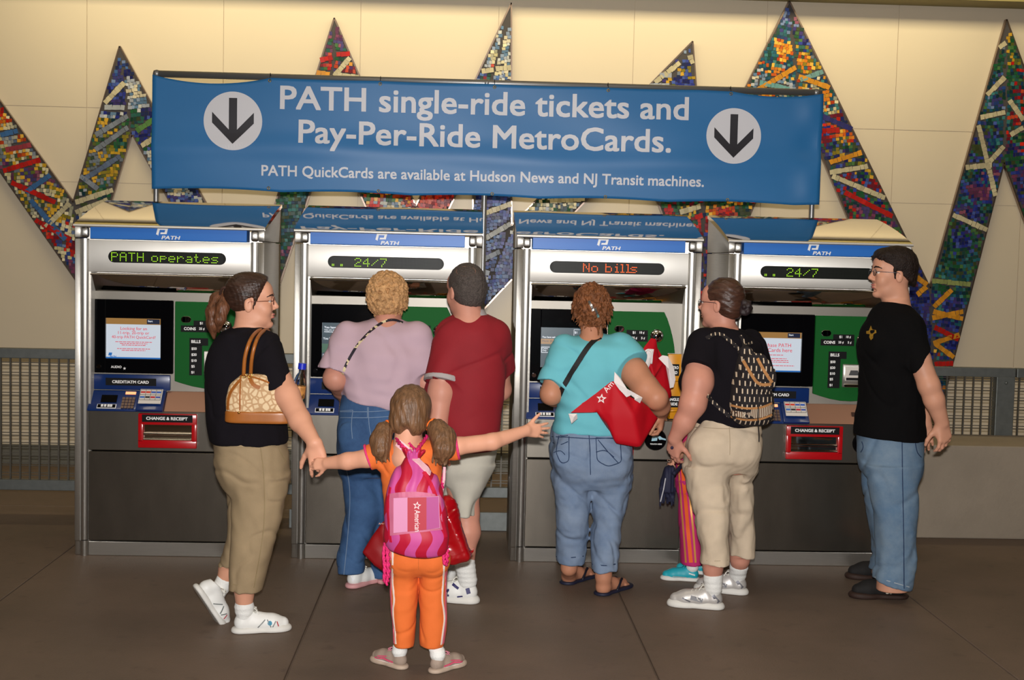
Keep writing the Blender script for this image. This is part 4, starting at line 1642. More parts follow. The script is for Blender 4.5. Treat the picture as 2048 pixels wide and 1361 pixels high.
def shoe(par, name, heel, yaw, size, m_up, m_sole, m_lace=None, pitch=0.0, roll=0.0, accents=(), side=-1, high=1.0, pivot_toe=True, tongue=None, chunky=1.0):
    """a laced shoe; heel is the ground point under the heel, yaw as for heads (0 away, 90 to the left)"""
    y = math.radians(yaw)
    L = size
    M = Matrix.Translation(Vector(heel)) @ Matrix.Rotation(y+math.pi/2, 4, 'Z')
    if pitch:
        px = L*0.80 if pivot_toe else 0
        M = M @ Matrix.Translation((px, 0, 0)) @ Matrix.Rotation(math.radians(pitch), 4, 'Y') @ Matrix.Translation((-px, 0, 0))
    if roll:
        M = M @ Matrix.Rotation(math.radians(roll), 4, 'X')
    k = L/.28
    S = Sdf(.0035*max(k, .75))
    S.chain([np.array(p)*k for p in ((.042, 0, .048), (.11, 0, .045), (.19, .0, .04), (.235, .004, .036))], [r*k for r in (.036, .037, .041, .031)], .02*k)
    S.cone(np.array((.045, 0, .05))*k, np.array((.052, 0, .088*high))*k, .035*k, .034*k, .015*k)
    S.cone(np.array((.06, 0, .085*high))*k, np.array((.17, 0, .058))*k, .028*k, .026*k, .02*k)
    S.cut((.05*k, 0, .098*k*high), (-.25, 0, 1))
    S.ell(np.array((.055, 0, .108*high))*k, np.array((.034, .026, .03))*k, None, .004*k, 's')
    S.cut((0, 0, .012*k), (0, 0, -1))
    up = S.build(name, m_up, par, mtx=M)
    S = Sdf(.0035*max(k, .75))
    for c in (((.040, 0, .012), .038), ((.10, .0, .012), .036), ((.19, .002, .012), .044), ((.238, .004, .014), .034)):
        S.ell(np.array(c[0])*k, np.array((c[1]*1.15, c[1], .021*chunky))*k, None, .03*k)
    S.cone(np.array((.04, 0, .012))*k, np.array((.22, .002, .012))*k, .03*k, .034*k, .03*k, sq=.45*chunky, axis=(0, 0, 1))
    S.cut((0, 0, 0), (0, 0, -1))
    S.cut((0, 0, .027*k*chunky), (-.04, 0, 1))
    S.build('sole', m_sole, up, mtx=M)
    # surface in shoe space for the trimmings
    inv = M.inverted()
    V = [inv @ v.co for v in up.data.vertices]
    T = BVHTree.FromPolygons(V, [list(p.vertices) for p in up.data.polygons])
    if m_lace:
        b = MB()
        for i in range(4):
            x = (.095+.02*i)*k
            pts = []
            for j in range(9):
                yy = (-.020+.04*j/8)*k
                l, n, _, _ = T.ray_cast(Vector((x+.003*k*math.sin(j), yy, .3)), Vector((0, 0, -1)))
                if l:
                    pts.append(M @ (l+n*.002))
            if len(pts) > 2:
                b.tube(pts, .0028*k, 6)
        l, n, _, _ = T.ray_cast(Vector((.09*k, 0, .3)), Vector((0, 0, -1)))
        if l:
            for q in (1, -1):
                b.tube([M @ (l+Vector(v)*k) for v in ((0, 0, .002), (.012, .018*q, .012), (.022, .036*q, .006), (.014, .03*q, -.004), (0, .004*q, .002))], .0026*k, 6)
                b.tube([M @ (l+Vector(v)*k) for v in ((0, 0, .002), (.016, .012*q, .01), (.03, .03*q, -.012))], .0024*k, 6)
        b.build('laces', m_lace, up, smooth=True)
    for nm, poly, m in accents:
        b = MB()
        for sd in (-1, 1):
            fv, bv = [], []
            for x, z in poly:
                l, n, _, _ = T.ray_cast(Vector((x*k, sd*.3, z*k)), Vector((0, -sd, 0)))
                if l is None:
                    fv = []
                    break
                fv.append(b.bm.verts.new(M @ (l+Vector((0, sd*.0025, 0)))))
                bv.append(b.bm.verts.new(M @ (l-Vector((0, sd*.002, 0)))))
            if len(fv) > 2:
                b.bm.faces.new(fv)
                for i in range(len(fv)):
                    b.bm.faces.new((fv[i], bv[i], bv[(i+1) % len(fv)], fv[(i+1) % len(fv)]))
        b.build(nm, m, up)
    return up


def soften(b, n=3, seed=1, amp=.003):
    """round the folds of a paper bag and crumple its faces a little"""
    bm = b.bm
    bmesh.ops.triangulate(bm, faces=bm.faces)
    bmesh.ops.subdivide_edges(bm, edges=bm.edges, cuts=5, use_grid_fill=True)
    for _ in range(n):
        bmesh.ops.smooth_vert(bm, verts=bm.verts, factor=.5, use_axis_x=True, use_axis_y=True, use_axis_z=True)
    for v in bm.verts:
        p = [np.array(q) for q in v.co]
        v.co.y += amp*float(vnoise(p, 30, seed))
    for f in bm.faces:
        f.smooth = True


def stripe(x0, z0, x1, z1, w, n=5):
    """slanted bar as a polygon in shoe space"""
    d = np.array((x1-x0, z1-z0))
    s = np.array((-d[1], d[0]))/np.linalg.norm(d)*w/2
    A = [(x0+d[0]*i/n+s[0], z0+d[1]*i/n+s[1]) for i in range(n+1)]
    B = [(x0+d[0]*i/n-s[0], z0+d[1]*i/n-s[1]) for i in range(n+1)]
    return A+B[::-1]


def curls(S, c, fr, R, n, r, seed, zmin=-.5, zmax=1.0, front=1.0, k=.006, length=.03):
    """ringlets all over an ellipsoid"""
    rr = random.Random(seed)
    i = 0
    while i < n:
        v = np.array([rr.gauss(0, 1) for _ in range(3)])
        v /= np.linalg.norm(v)
        if v[2] < zmin or v[2] > zmax or v[0] > front:
            continue
        i += 1
        p = np.asarray(c)+fr @ (v*R)
        nn_ = fr @ (v/np.array(R))
        nn_ /= np.linalg.norm(nn_)
        t = np.cross(nn_, [rr.gauss(0, 1) for _ in range(3)])
        t /= np.linalg.norm(t)
        t2 = t*.5-np.array([0, 0, 1])*.7+nn_*.3
        q = p+t*length*rr.uniform(.4, 1)
        w = q+t2*length*rr.uniform(.3, .9)
        q2 = rr.uniform(.7, 1.2)
        S.cone(p-nn_*.006, q+nn_*.004, r*q2, r*q2*.85, k)
        S.cone(q+nn_*.004, w, r*q2*.85, r*q2*.5, k*.6)




def shod(B, S_, par, shin, heel, yaw, size, r0=.044, sock=True, up=.135, m=None, high=1.0):
    """ankle that runs down into a shoe standing at heel, with its sock"""
    y = math.radians(yaw)
    k = size/.28
    an = np.asarray(heel)+np.array((-math.sin(y), math.cos(y), 0))*.052*k
    lo = an+np.array((0, 0, .062*k*high))
    mid = an+np.array((0, 0, .105*k*high))
    shin = np.asarray(shin)
    if B is not None:
        B.chain([shin, mid, lo], [r0, .036*k, .030*k], .02)
    if S_:
        t = (up*k-.105*k*high)/max(shin[2]-mid[2], .02)
        top = mid+(shin-mid)*t
        S = Sdf(.0035)
        S.chain([top, mid, lo], [.040*k+(r0-.036*k)*max(t, 0)+.004, .0425*k, .034*k], .01)
        S.fold(lambda X, Y, Z: .0008*np.sin(260*Z)+.0008*vnoise((X, Y, Z), 60, 4))
        S.build('sock', m or m_sock, par)


m_skin = mat('skin_fair', (204, 148, 121), rough=0.5, spec=0.35, noise=0.05, nscale=14)
m_skin2 = mat('skin_rosy', (192, 134, 114), rough=0.5, spec=0.35, noise=0.06, nscale=14)
m_skin3 = mat('skin_tan', (182, 126, 98), rough=0.5, spec=0.35, noise=0.06, nscale=14)
m_hair_d = mat('hair_dark_brown', (52, 34, 26), rough=0.4, spec=0.4, noise=0.5, nscale=60, bump=0.5, bscale=120, stretch=(.25, .6, 1))
m_hair_b = mat('hair_brown', (86, 56, 36), rough=0.42, spec=0.4, noise=0.4, nscale=70, bump=0.6, bscale=140, stretch=(1, 1, .12))
m_hair_l = mat('hair_blonde', (188, 144, 98), rough=0.55, spec=0.3, noise=0.35, nscale=60, bump=0.8, bscale=120)
m_hair_c = mat('hair_chestnut', (116, 70, 40), rough=0.5, spec=0.35, noise=0.45, nscale=55, bump=0.8, bscale=120)
m_hair_k = mat('hair_near_black', (34, 24, 20), rough=0.5, spec=0.3, noise=0.4, nscale=80, bump=0.7, bscale=160)
m_hair_g = mat('hair_greying', (74, 66, 62), rough=0.55, spec=0.3, noise=0.35, nscale=120, bump=0.7, bscale=200)
m_blk = mat('cotton_black', (20, 17, 22), rough=0.95, spec=0.15, bump=0.1, bscale=300)
m_blk2 = mat('cotton_black_tee', (13, 12, 13), rough=0.95, spec=0.12, bump=0.1, bscale=300)
m_khaki = mat('cotton_khaki', (148, 128, 98), rough=0.85, noise=0.05, nscale=20, bump=0.12, bscale=260)
m_beige = mat('cotton_beige', (198, 180, 156), rough=0.85, noise=0.05, nscale=20, bump=0.12, bscale=260)
m_lilac = mat('cotton_lilac', (182, 156, 168), rough=0.85, noise=0.03, nscale=10, bump=0.08, bscale=260)
m_maroon = mat('cotton_dark_red', (130, 16, 28), rough=0.8, noise=0.05, nscale=10, bump=0.08, bscale=260)
m_greytrim = mat('cotton_grey', (160, 152, 152), rough=0.85)
m_short = mat('cotton_stone', (176, 172, 160), rough=0.85, noise=0.05, nscale=14, bump=0.1, bscale=260)
m_turq = mat('cotton_turquoise', (100, 178, 190), rough=0.85, noise=0.04, nscale=10, bump=0.08, bscale=260)
m_orange_c = mat('cotton_orange', (214, 104, 42), rough=0.85, noise=0.03, nscale=10, bump=0.08, bscale=260)
m_pinktrim = mat('cotton_pink', (206, 50, 106), rough=0.8)
m_sock = mat('sock_white', (226, 226, 222), rough=0.9, bump=0.3, bscale=200)
m_shoe_w = mat('shoe_white', (226, 226, 222), rough=0.5)
m_sole_w = mat('sole_white', (214, 212, 206), rough=0.6)
m_lace_w = mat('lace_white', (226, 224, 214), rough=0.8)


def denim(name, c, c2, lo=0.9):
    m = mat(name, c, rough=0.85, bump=0.2, bscale=300)
    nn, ll, bb = nodes_of(m)
    tc = nn.new('ShaderNodeTexCoord')
    n = nn.new('ShaderNodeTexNoise')
    n.inputs['Scale'].default_value = 6
    n.inputs['Detail'].default_value = 9
    n.inputs['Roughness'].default_value = 0.7
    ll.new(tc.outputs['Object'], n.inputs['Vector'])
    r = nn.new('ShaderNodeValToRGB')
    r.color_ramp.elements[0].position = 0.35
    r.color_ramp.elements[0].color = (*lin(c), 1)
    r.color_ramp.elements[1].position = 0.68
    r.color_ramp.elements[1].color = (*lin(c2), 1)
    ll.new(n.outputs['Fac'], r.inputs['Fac'])
    ll.new(r.outputs['Color'], bb.inputs['Base Color'])
    return m


m_jean_d = denim('denim_dark', (40, 70, 110), (60, 94, 136))
m_jean_l = denim('denim_faded', (102, 122, 150), (124, 140, 162))
m_jean_m = denim('denim_mid', (84, 112, 140), (116, 136, 154))
m_seam = mat('seam_thread', (150, 150, 150), rough=0.9)
m_seam_d = mat('seam_dark_denim', (36, 54, 84), rough=0.9)
G = lambda px, py: at(px, py, Z=0.0)
PEOPLE = 'people at the ticket machines'

# ================================================================ woman in black top, walking right, far left
Y1 = -1.36
w1 = thing('person', 'person in a black top and khaki capris walking right with a ponytail and handbag', 'person', tuple(G(500, 1262)), PEOPLE)
H1, F1, s1 = P(502, 604, Y1-.02), frame(-86, 3, 2), 0.97
sh = rows(Y1, [(650, 478, 528, .07), (660, 455, 538, .10), (672, 437, 548, .125), (690, 424, 552, .142), (720, 415, 556, .155), (760, 412, 558, .165),
               (800, 412, 562, .17), (840, 414, 571, .175), (884, 421, 576, .175)])
hp1 = rows(Y1, [(866, 428, 571, .160), (900, 427, 577, .172), (930, 430, 579, .182), (960, 438, 577, .165), (985, 450, 574, .125)])
ln1 = rows(Y1, [(950, 462, 577, .135, -.03), (1000, 463, 573, .118, -.05), (1050, 464, 560, .105, -.06), (1100, 461, 546, .097, -.07), (1140, 458, 534, .09, -.07), (1180, 455, 523, .086, -.07)])
lf1 = rows(Y1, [(960, 446, 535, .11, .08), (1000, 454, 520, .10, .10), (1050, 458, 506, .095, .12), (1090, 451, 498, .088, .14), (1130, 438, 490, .08, .16)])
wr1 = P(629, 886, -1.80)
B = Sdf(.0042)
head(B, H1, F1, s1, full=.5)
B.stack(thin(sh, .84), .03)
B.stack(thin(hp1, .88), .03)
B.stack(thin(ln1, .8), .03)
B.stack(thin(lf1, .8), .03)
B.chain([P(530, 700, -1.45), P(574, 792, -1.62), P(600, 842, -1.70), wr1], [.058, .053, .045, .0285], .02)
hand(B, wr1, P(641, 945, -1.80)-wr1, (-.15, -1, 0.05), thumb=1, size=.98, curl=(.5, .5, .3), each=[(.15, .35, .3), (.55, .6, .4), (.6, .6, .4), (.6, .6, .4)], spread=.25, tcurl=.0)
g0 = G(466, 1266)
shod(B, True, w1, P(489, 1165, -1.42), g0, -78, .258, .052, up=.125)
B.chain([P(472, 1100, -1.22), P(458, 1140, -1.21), P(443, 1176, -1.21)], [.055, .043, .034], .02)
b1 = B.build('body', m_skin, w1)
eyes(b1, H1, F1, s1)
brows(b1, H1, F1, s1, m_hair_d)
lips(b1, H1, F1, s1)
S = Sdf(.0055)
S.stack(sh, .02, cap=.012)
S.sleeve(P(525, 697, Y1-.10), P(559, 783, -1.60), .088, .062, .04, n=P(559, 783, -1.6)-P(545, 742, -1.56))
S.ell(P(470, 668, Y1), (.055, .12, .02), None, .03)
S.fold(folds(.0035, 26, 11))
shirt1 = S.build('shirt', m_blk, w1)
S = Sdf(.0055)
S.stack(hp1, .03, cap=.01)
S.stack(ln1, .035)
S.stack(lf1, .03)
S.fold(folds(.0035, 24, 12, (1, 1, .8)))
pan1 = S.build('capris', m_khaki, w1)
T = bvh(pan1)
b = MB()
ribbon(b, T, [(520, 886), (528, 960), (527, 1060), (508, 1176)], .004, .001, .0015)
ribbon(b, T, [(553, 888), (560, 905), (572, 925)], .004, .001, .0015)
ribbon(b, T, [(457, 1168), (490, 1174), (523, 1174)], .003, .0008, .0013)
ribbon(b, T, [(432, 893), (500, 896), (572, 890)], .003, .0008, .0013)
b.build('seams', mat('seam_khaki', (140, 122, 90), rough=.9), pan1)
# hair: swept back into a ponytail
S = Sdf(.004)
S.ell(hp(H1, F1, -.018, 0, .040, s1), np.array([.104, .084, .097])*s1, F1, .01)
S.ell(hp(H1, F1, .036, 0, .085, s1), np.array([.058, .070, .040])*s1, F1, .03)
S.cut(hp(H1, F1, .062, 0, .060, s1), F1 @ np.array([.92, 0, -.40]), .006)
S.cut(hp(H1, F1, .0, 0, -.040, s1), F1 @ np.array([.35, 0, -.94]), .006)
for q in (1, -1):
    S.ell(hp(H1, F1, .012, .080*q, -.018, s1), np.array([.030, .022, .042])*s1, F1, .008, 's')
S.cone(hp(H1, F1, .026, -.074, .010, s1), hp(H1, F1, .014, -.078, -.03, s1), .008*s1, .003, .006)
HF = lambda X, Y, Z: .0009*np.sin(420*(X*.9+.25*Z+.5*Y)+3*np.sin(9*Z+14*Y))+.0005*vnoise((X*.3, Y, Z), 90, 3)
S.fold(HF)
hair1 = S.build('hair', m_hair_d, w1)
S = Sdf(.004)
S.chain([P(452, 590, Y1+.02), P(436, 600, Y1), P(428, 625, Y1-.02), P(426, 650, Y1-.03), P(428, 676, Y1-.03)], [.026, .034, .036, .028, .008], .015)
S.chain([P(452, 594, Y1-.02), P(446, 615, Y1-.05), P(440, 640, Y1-.07), P(437, 664, Y1-.06)], [.024, .028, .024, .006], .012)
S.fold(HF)
S.build('ponytail', mat('hair_auburn_tail', (96, 60, 40), rough=.42, spec=.4, noise=.55, nscale=60, bump=.5, bscale=140, stretch=(1, 1, .15)), hair1)
b = MB()
b.tube([P(449+9*math.cos(a), 592+17*math.sin(a)*1, Y1-.02+.04*math.sin(a)) for a in [2*math.pi*i/16 for i in range(16)]], .006, 8, closed=True)
b.build('hair_tie', mat('hair_tie_brown', (60, 36, 26), rough=.8), hair1, smooth=True)
glasses(w1, H1, F1, s1, mat('glasses_copper', (120, 70, 56), rough=.3, metal=.6))
# socks and shoes
for nm, pts, rs in (('sock', [P(450, 1160, -1.21), P(443, 1174, -1.21), P(437, 1188, -1.21)], [.040, .038, .034]),):
    S = Sdf(.004)
    S.chain(pts, rs, .01)
    S.fold(folds(.001, 60, 4))
    S.build(nm, m_sock, w1)
m_r, m_g, m_t = mat('accent_red', (176, 60, 70), rough=.5), mat('accent_grey', (120, 124, 122), rough=.5), mat('accent_teal', (40, 130, 160), rough=.5)
acc1 = [('side_stripe', stripe(.115, .03, .15, .066, .005), m_g), ('side_stripe', stripe(.16, .066, .178, .03, .005), m_g), ('emblem', [(.172+.011*math.cos(a), .05+.011*math.sin(a)) for a in [2*math.pi*i/10 for i in range(10)]], m_t),
        ('side_stripe', stripe(.185, .03, .20, .058, .005), m_g), ('side_stripe', stripe(.206, .056, .214, .032, .005), m_r)]
shoe(w1, 'shoe', tuple(g0), -78, .258, m_shoe_w, m_sole_w, m_lace_w, accents=acc1)
g1 = at(434, 1246, Z=0.0)
yy = math.radians(-62)
fw = np.array([-math.sin(yy), math.cos(yy), 0])
hl = g1-fw*.258*.80
shoe(w1, 'shoe', (hl[0], hl[1], 0.0), -62, .258, m_shoe_w, m_sole_w, m_lace_w, accents=acc1[:2]+acc1[3:], pitch=58)

# handbag under her arm
hb = thing('handbag', 'tan handbag with brown leather base and two handles under the arm of the left person', 'handbag', tuple(P(520, 842, -1.60)))
m_can = mat('bag_canvas', (206, 178, 138), rough=.7)
nn, ll, bb = nodes_of(m_can)
tc = nn.new('ShaderNodeTexCoord')
vo = nn.new('ShaderNodeTexVoronoi')
vo.feature = 'DISTANCE_TO_EDGE'
vo.inputs['Scale'].default_value = 42
rp = nn.new('ShaderNodeValToRGB')
rp.color_ramp.elements[0].position = .10
rp.color_ramp.elements[0].color = (*lin((176, 140, 100)), 1)
rp.color_ramp.elements[1].position = .16
rp.color_ramp.elements[1].color = (*lin((210, 184, 146)), 1)
ll.new(tc.outputs['Object'], vo.inputs['Vector'])
ll.new(vo.outputs['Distance'], rp.inputs['Fac'])
ll.new(rp.outputs['Color'], bb.inputs['Base Color'])
m_leat = mat('bag_leather', (150, 88, 34), rough=.35, noise=.1, nscale=20)
m_brass = mat('bag_brass', (190, 150, 80), rough=.25, metal=1)
YH = -1.60
S = Sdf(.0045)
S.stack(rows(YH, [(842, 453, 588, .062, 0, 4), (820, 454, 588, .062, 0, 4), (790, 455, 584, .056, 0, 3.4), (765, 464, 572, .045, 0, 3), (748, 482, 548, .03, 0, 2.4)]), .01, cap=.012)
S.fold(folds(.002, 24, 5))
bag = S.build('bag_body', m_can, hb)
S = Sdf(.0045)
S.stack(rows(YH, [(845, 451, 590, .066, 0, 4), (820, 452, 590, .066, 0, 4)]), .01, cap=.008)
S.build('leather_base', m_leat, hb)
T = bvh(bag)
b = MB()
ribbon(b, T, [(480, 822), (480, 790), (482, 752)], .006, .0, .003)
ribbon(b, T, [(456, 820), (459, 790), (474, 768), (482, 760)], .012, .0, .004)
ribbon(b, T, [(498, 752), (506, 770), (520, 776)], .016, .0, .004)
ribbon(b, T, [(482, 752), (510, 756), (548, 772), (575, 800)], .007, .0, .003)
b.build('leather_trim', m_leat, bag)
for off, dy in ((0, -.02), (14, .03)):
    b = MB()
    pts = smooth_path([P(487+off, 752, YH-.03+dy), P(490+off, 715, YH-.055+dy*.6), P(500+off*.9, 682, YH-.04+dy*.6), P(513+off*.8, 665, -1.52+dy*.5), P(526+off*.6, 661, -1.43+dy*.4), P(538+off*.3, 672, -1.33)], 6)
    b.tube(pts, .0085, 8)
    b.build('handle', m_leat, hb, smooth=True)
for x in (488, 500):
    b = MB()
    p = P(x, 752, YH-.045)
    b.tube([p+np.array((.009*math.cos(a), 0, .009*math.sin(a))) for a in [2*math.pi*i/12 for i in range(12)]], .0025, 6, closed=True)
    b.build('brass_ring', m_brass, hb, smooth=True)
MB().ball(tuple(P(478, 826, YH-.066)), .006, 10).build('brass_stud', m_brass, hb, smooth=True)

# water bottle in the bag
wb = thing('water_bottle', 'small clear water bottle with a blue cap beside the tan handbag', 'bottle', tuple(P(600, 800, -1.56)))
YBt = -1.55
m_pet = mat('clear_plastic', (245, 250, 252), rough=.04, trans=1.0, ior=1.18)
b = MB()
ax = [(604, 738, .011), (603, 746, .012), (602, 752, .02), (600, 764, .027), (599, 776, .027), (597, 792, .028), (595, 812, .028)]
b.tube([P(x, y, YBt) for x, y, r in ax], [r for x, y, r in ax], 20)
b.build('bottle_body', m_pet, wb, smooth=True)
b = MB()
b.tube([P(605, 727, YBt), P(604, 739, YBt)], .0175, 20)
b.build('cap', mat('cap_blue', (24, 40, 170), rough=.35), wb, smooth=True, angle=40)
b = MB()
b.tube([P(599, 772, YBt), P(596, 796, YBt)], .0285, 20, caps=False)
b.build('label', mat('bottle_label', (176, 120, 60), rough=.5, noise=.6, nscale=30), wb, smooth=True)

# ================================================================ woman in lilac shirt
Y2 = -0.56
w2 = thing('person', 'person with curly blonde hair in a lilac shirt and dark blue jeans, back turned', 'person', tuple(G(720, 1178)), PEOPLE)
H2, F2, s2 = P(777, 600, Y2+.06), frame(-14, -14, -5), 0.98
sh2 = rows(Y2, [(636, 748, 800, .06, .05), (646, 722, 812, .09, .04), (660, 700, 828, .12, .03), (680, 688, 838, .14, .02), (710, 684, 846, .15), (740, 684, 850, .16), (775, 681, 849, .17), (800, 678, 846, .175), (818, 675, 842, .175)])
hip2 = rows(Y2, [(785, 686, 840, .155), (810, 678, 842, .165), (840, 675, 842, .175), (880, 673, 840, .18), (920, 675, 834, .175), (950, 680, 826, .13)])
ll2 = rows(Y2, [(930, 680, 752, .12), (980, 688, 764, .115), (1030, 688, 760, .105, -.01), (1080, 680, 742, .09, -.03), (1110, 674, 732, .082, -.05), (1143, 674, 730, .08, -.06)])
lr2 = rows(Y2, [(930, 742, 815, .12, .02), (1000, 744, 812, .11, .04), (1060, 742, 800, .095, .07), (1110, 742, 794, .085, .08), (1152, 742, 792, .08, .09)])
B = Sdf(.0045)
head(B, H2, F2, s2, full=.3)
B.stack(thin(sh2, .86), .03)
B.stack(thin(hip2, .9), .03)
B.stack(thin(ll2, .8), .03)
B.stack(thin(lr2, .8), .03)
wl2 = P(700, 812, Y2+.28)
B.chain([P(700, 690, Y2), P(684, 715, Y2-.03), P(671, 757, Y2-.06), P(684, 778, Y2+.10), wl2], [.04, .055, .060, .05, .03], .02)
hand(B, wl2, (.3, .9, -.1), (0, .1, 1), thumb=1, curl=(.4, .4, .3))
wr2 = P(846, 800, Y2+.30)
B.chain([P(826, 690, Y2), P(843, 720, Y2-.01), P(851, 765, Y2-.03), wr2], [.04, .052, .055, .03], .02)
hand(B, wr2, (-.2, .9, 0), (0, .1, 1), thumb=-1, curl=(.4, .4, .3))
FT2 = ((G(697, 1178), -38, P(702, 1110, Y2-.05)), (G(764, 1170), -20, P(768, 1110, Y2+.07)))
for h_, yw, sh_ in FT2:
    shod(B, False, w2, sh_, h_, yw, .25, .042)
b2 = B.build('body', m_skin2, w2)
eyes(b2, H2, F2, s2)
S = Sdf(.0055)
S.stack(sh2, .02, cap=.015)
S.sleeve(P(694, 672, Y2), P(668, 741, Y2-.05), .075, .085, .05, n=P(668, 748, Y2-.05)-P(676, 700, Y2-.03))
S.sleeve(P(834, 672, Y2), P(853, 748, Y2-.03), .075, .078, .05)
S.cut(P(700, 806, Y2-.17), np.array((-.22, 0, -1)), .004)
S.fold(lambda X, Y, Z: .0055*vnoise((X*.6+Z*.5, Y*.6, Z), 17, 21)+.003*np.exp(-((Z-.93)/.10)**2)*np.sin(95*Z+25*X)+crease(X, Y, Z, .007, 6.5, 210))
shirt2 = S.build('shirt', m_lilac, w2)
S = Sdf(.0055)
S.stack(hip2, .03, cap=.01)
S.stack(ll2, .03)
S.stack(lr2, .03)
S.ell(P(712, 880, Y2-.12), (.085, .075, .10), None, .05)
S.ell(P(778, 880, Y2-.11), (.085, .075, .10), None, .05)
S.fold(folds(.0035, 22, 22, (1, 1, .9)))
pan2 = S.build('jeans', m_jean_d, w2)
T = bvh(pan2)
b = MB()
for q in ([(737, 815), (738, 850), (744, 880), (752, 905)], [(735, 815), (735, 835)], [(676, 823), (706, 821)], [(706, 821), (703, 850), (705, 878)], [(677, 836), (740, 836), (800, 832)], [(677, 824), (740, 824), (800, 820)], [(692, 930), (700, 985), (697, 1060), (688, 1150)]):
    ribbon(b, T, q, .0035, .001, .0015, curve=len(q) > 2)
b.build('seams', mat('seam_pale', (104, 124, 150), rough=.9), pan2)
b = MB()
ribbon(b, T, [(677, 1134), (700, 1137), (727, 1134)], .006, .0, .0015)
b.build('hem', m_seam_d, pan2)
S = Sdf(.0042)
S.ell(hp(H2, F2, -.015, 0, .045, s2), np.array([.110, .095, .100])*s2, F2, .01)
S.ell(hp(H2, F2, -.045, 0, -.03, s2), np.array([.072, .086, .075])*s2, F2, .03)
curls(S, hp(H2, F2, -.022, 0, .025, s2), F2, np.array([.110, .098, .112])*s2, 620, .0085, 8, zmin=-.88, front=.75, length=.028, k=.004)
S.cut(hp(H2, F2, .085, 0, .0, s2), F2 @ np.array([1, 0, -.5]), .01)
S.fold(lambda X, Y, Z: .0026*vnoise((X, Y, Z), 170, 31))
S.build('hair', m_hair_l, w2)
for (hx, hy), yw in (((697, 1178), -38), ((764, 1170), -20)):
    g_ = G(hx, hy)
    so = shoe(w2, 'shoe', tuple(g_), yw, .25, m_shoe_w, mat('sole_pink', (206, 150, 150), rough=.6), m_lace_w, accents=[])
    dirv = np.array([-math.sin(math.radians(yw)), math.cos(math.radians(yw)), 0])
    T = bvh(so)
    b = MB()
    patch(b, T, [(hx-16, hy-17), (hx-12, hy-27), (hx+5, hy-27), (hx+11, hy-18), (hx+9, hy-13), (hx-14, hy-13)], .001, .003)
    b.build('reflective_heel_tab', mat('reflective_tab', (250, 250, 255), rough=.15, metal=.0, emit=None, spec=.8), so)
# crossbody strap
st = thing('crossbody_strap', 'thin black and cream patterned bag strap running across the lilac shirt', 'strap', tuple(P(750, 690, Y2-.2)))
T = bvh(shirt2, b2)
b = MB()
ribbon(b, T, [(806, 646), (786, 640), (764, 646), (740, 664), (716, 690), (700, 715), (690, 735), (686, 748)], .013, .001, .003)
m_strap = mat('strap_animal', (36, 28, 40), rough=.7)
nn, ll, bb = nodes_of(m_strap)
tc = nn.new('ShaderNodeTexCoord')
no = nn.new('ShaderNodeTexNoise')
no.inputs['Scale'].default_value = 34
rp = nn.new('ShaderNodeValToRGB')
rp.color_ramp.interpolation = 'CONSTANT'
rp.color_ramp.elements[0].color = (*lin((30, 22, 34)), 1)
rp.color_ramp.elements[1].position = .55
rp.color_ramp.elements[1].color = (*lin((206, 190, 150)), 1)
ll.new(tc.outputs['Object'], no.inputs['Vector'])
ll.new(no.outputs['Fac'], rp.inputs['Fac'])
ll.new(rp.outputs['Color'], bb.inputs['Base Color'])
b.build('strap_band', m_strap, st)

# ================================================================ man in dark red tee
Y3 = -0.80
w3 = thing('person', 'person in a dark red tee shirt, pale shorts and white sneakers, back turned', 'person', tuple(G(925, 1206)), PEOPLE)
H3, F3, s3 = P(931, 582, Y3), frame(32, -3, 0), 1.03
sh3 = rows(Y3, [(626, 912, 972, .07), (640, 894, 990, .10), (656, 884, 1001, .125), (680, 876, 1008, .14), (710, 867, 1011, .15), (750, 856, 1012, .16), (790, 849, 1009, .165), (830, 858, 1003, .165), (870, 876, 998, .165), (898, 882, 994, .165)])
hip3 = rows(Y3, [(870, 884, 992, .14), (900, 880, 994, .15), (940, 876, 980, .155), (965, 874, 968, .10)])
ln3 = rows(Y3, [(930, 886, 990, .12, -.02), (960, 890, 975, .115, -.03), (990, 899, 960, .108, -.04), (1010, 905, 953, .105, -.05), (1028, 908, 950, .105, -.06)])
lf3 = rows(Y3, [(930, 850, 915, .12, .05), (980, 850, 915, .11, .08), (1025, 852, 912, .10, .10)])
B = Sdf(.0045)
head(B, H3, F3, s3, male=True)
B.stack(thin(sh3, .85), .03)
B.stack(thin(hip3, .88), .03)
B.chain([P(904, 680, Y3-.02), P(886, 745, Y3-.10), P(883, 785, Y3-.115), P(874, 850, Y3-.14), P(868, 880, Y3-.17)], [.05, .060, .064, .048, .033], .02)
wl3 = P(868, 880, Y3-.17)
hand(B, wl3, (-.1, .05, -1), (-.75, -.6, 0), thumb=-1, size=1.05, curl=(.7, .9, .7))
B.chain([P(992, 680, Y3), P(1000, 780, Y3+.15), P(960, 790, Y3+.38)], [.06, .055, .032], .02)
hand(B, P(960, 790, Y3+.38), (-.6, .7, 0), (0, 0, 1), thumb=1, curl=(.4, .4, .3))
B.chain([P(925, 960, Y3-.03), P(931, 1025, Y3-.05), P(934, 1065, Y3-.07), P(930, 1110, Y3-.08), P(929, 1125, Y3-.08)], [.09, .066, .064, .046, .042], .02)
B.chain([P(880, 960, Y3+.06), P(880, 1025, Y3+.09), P(882, 1070, Y3+.11), P(886, 1110, Y3+.12)], [.09, .065, .062, .045], .02)
shod(B, True, w3, P(929, 1125, Y3-.08), G(956, 1207), 78, .30, .043, up=.20)
shod(B, True, w3, P(886, 1110, Y3+.12), G(912, 1168), 60, .30, .045, up=.20)
b3 = B.build('body', m_skin2, w3)
eyes(b3, H3, F3, s3)
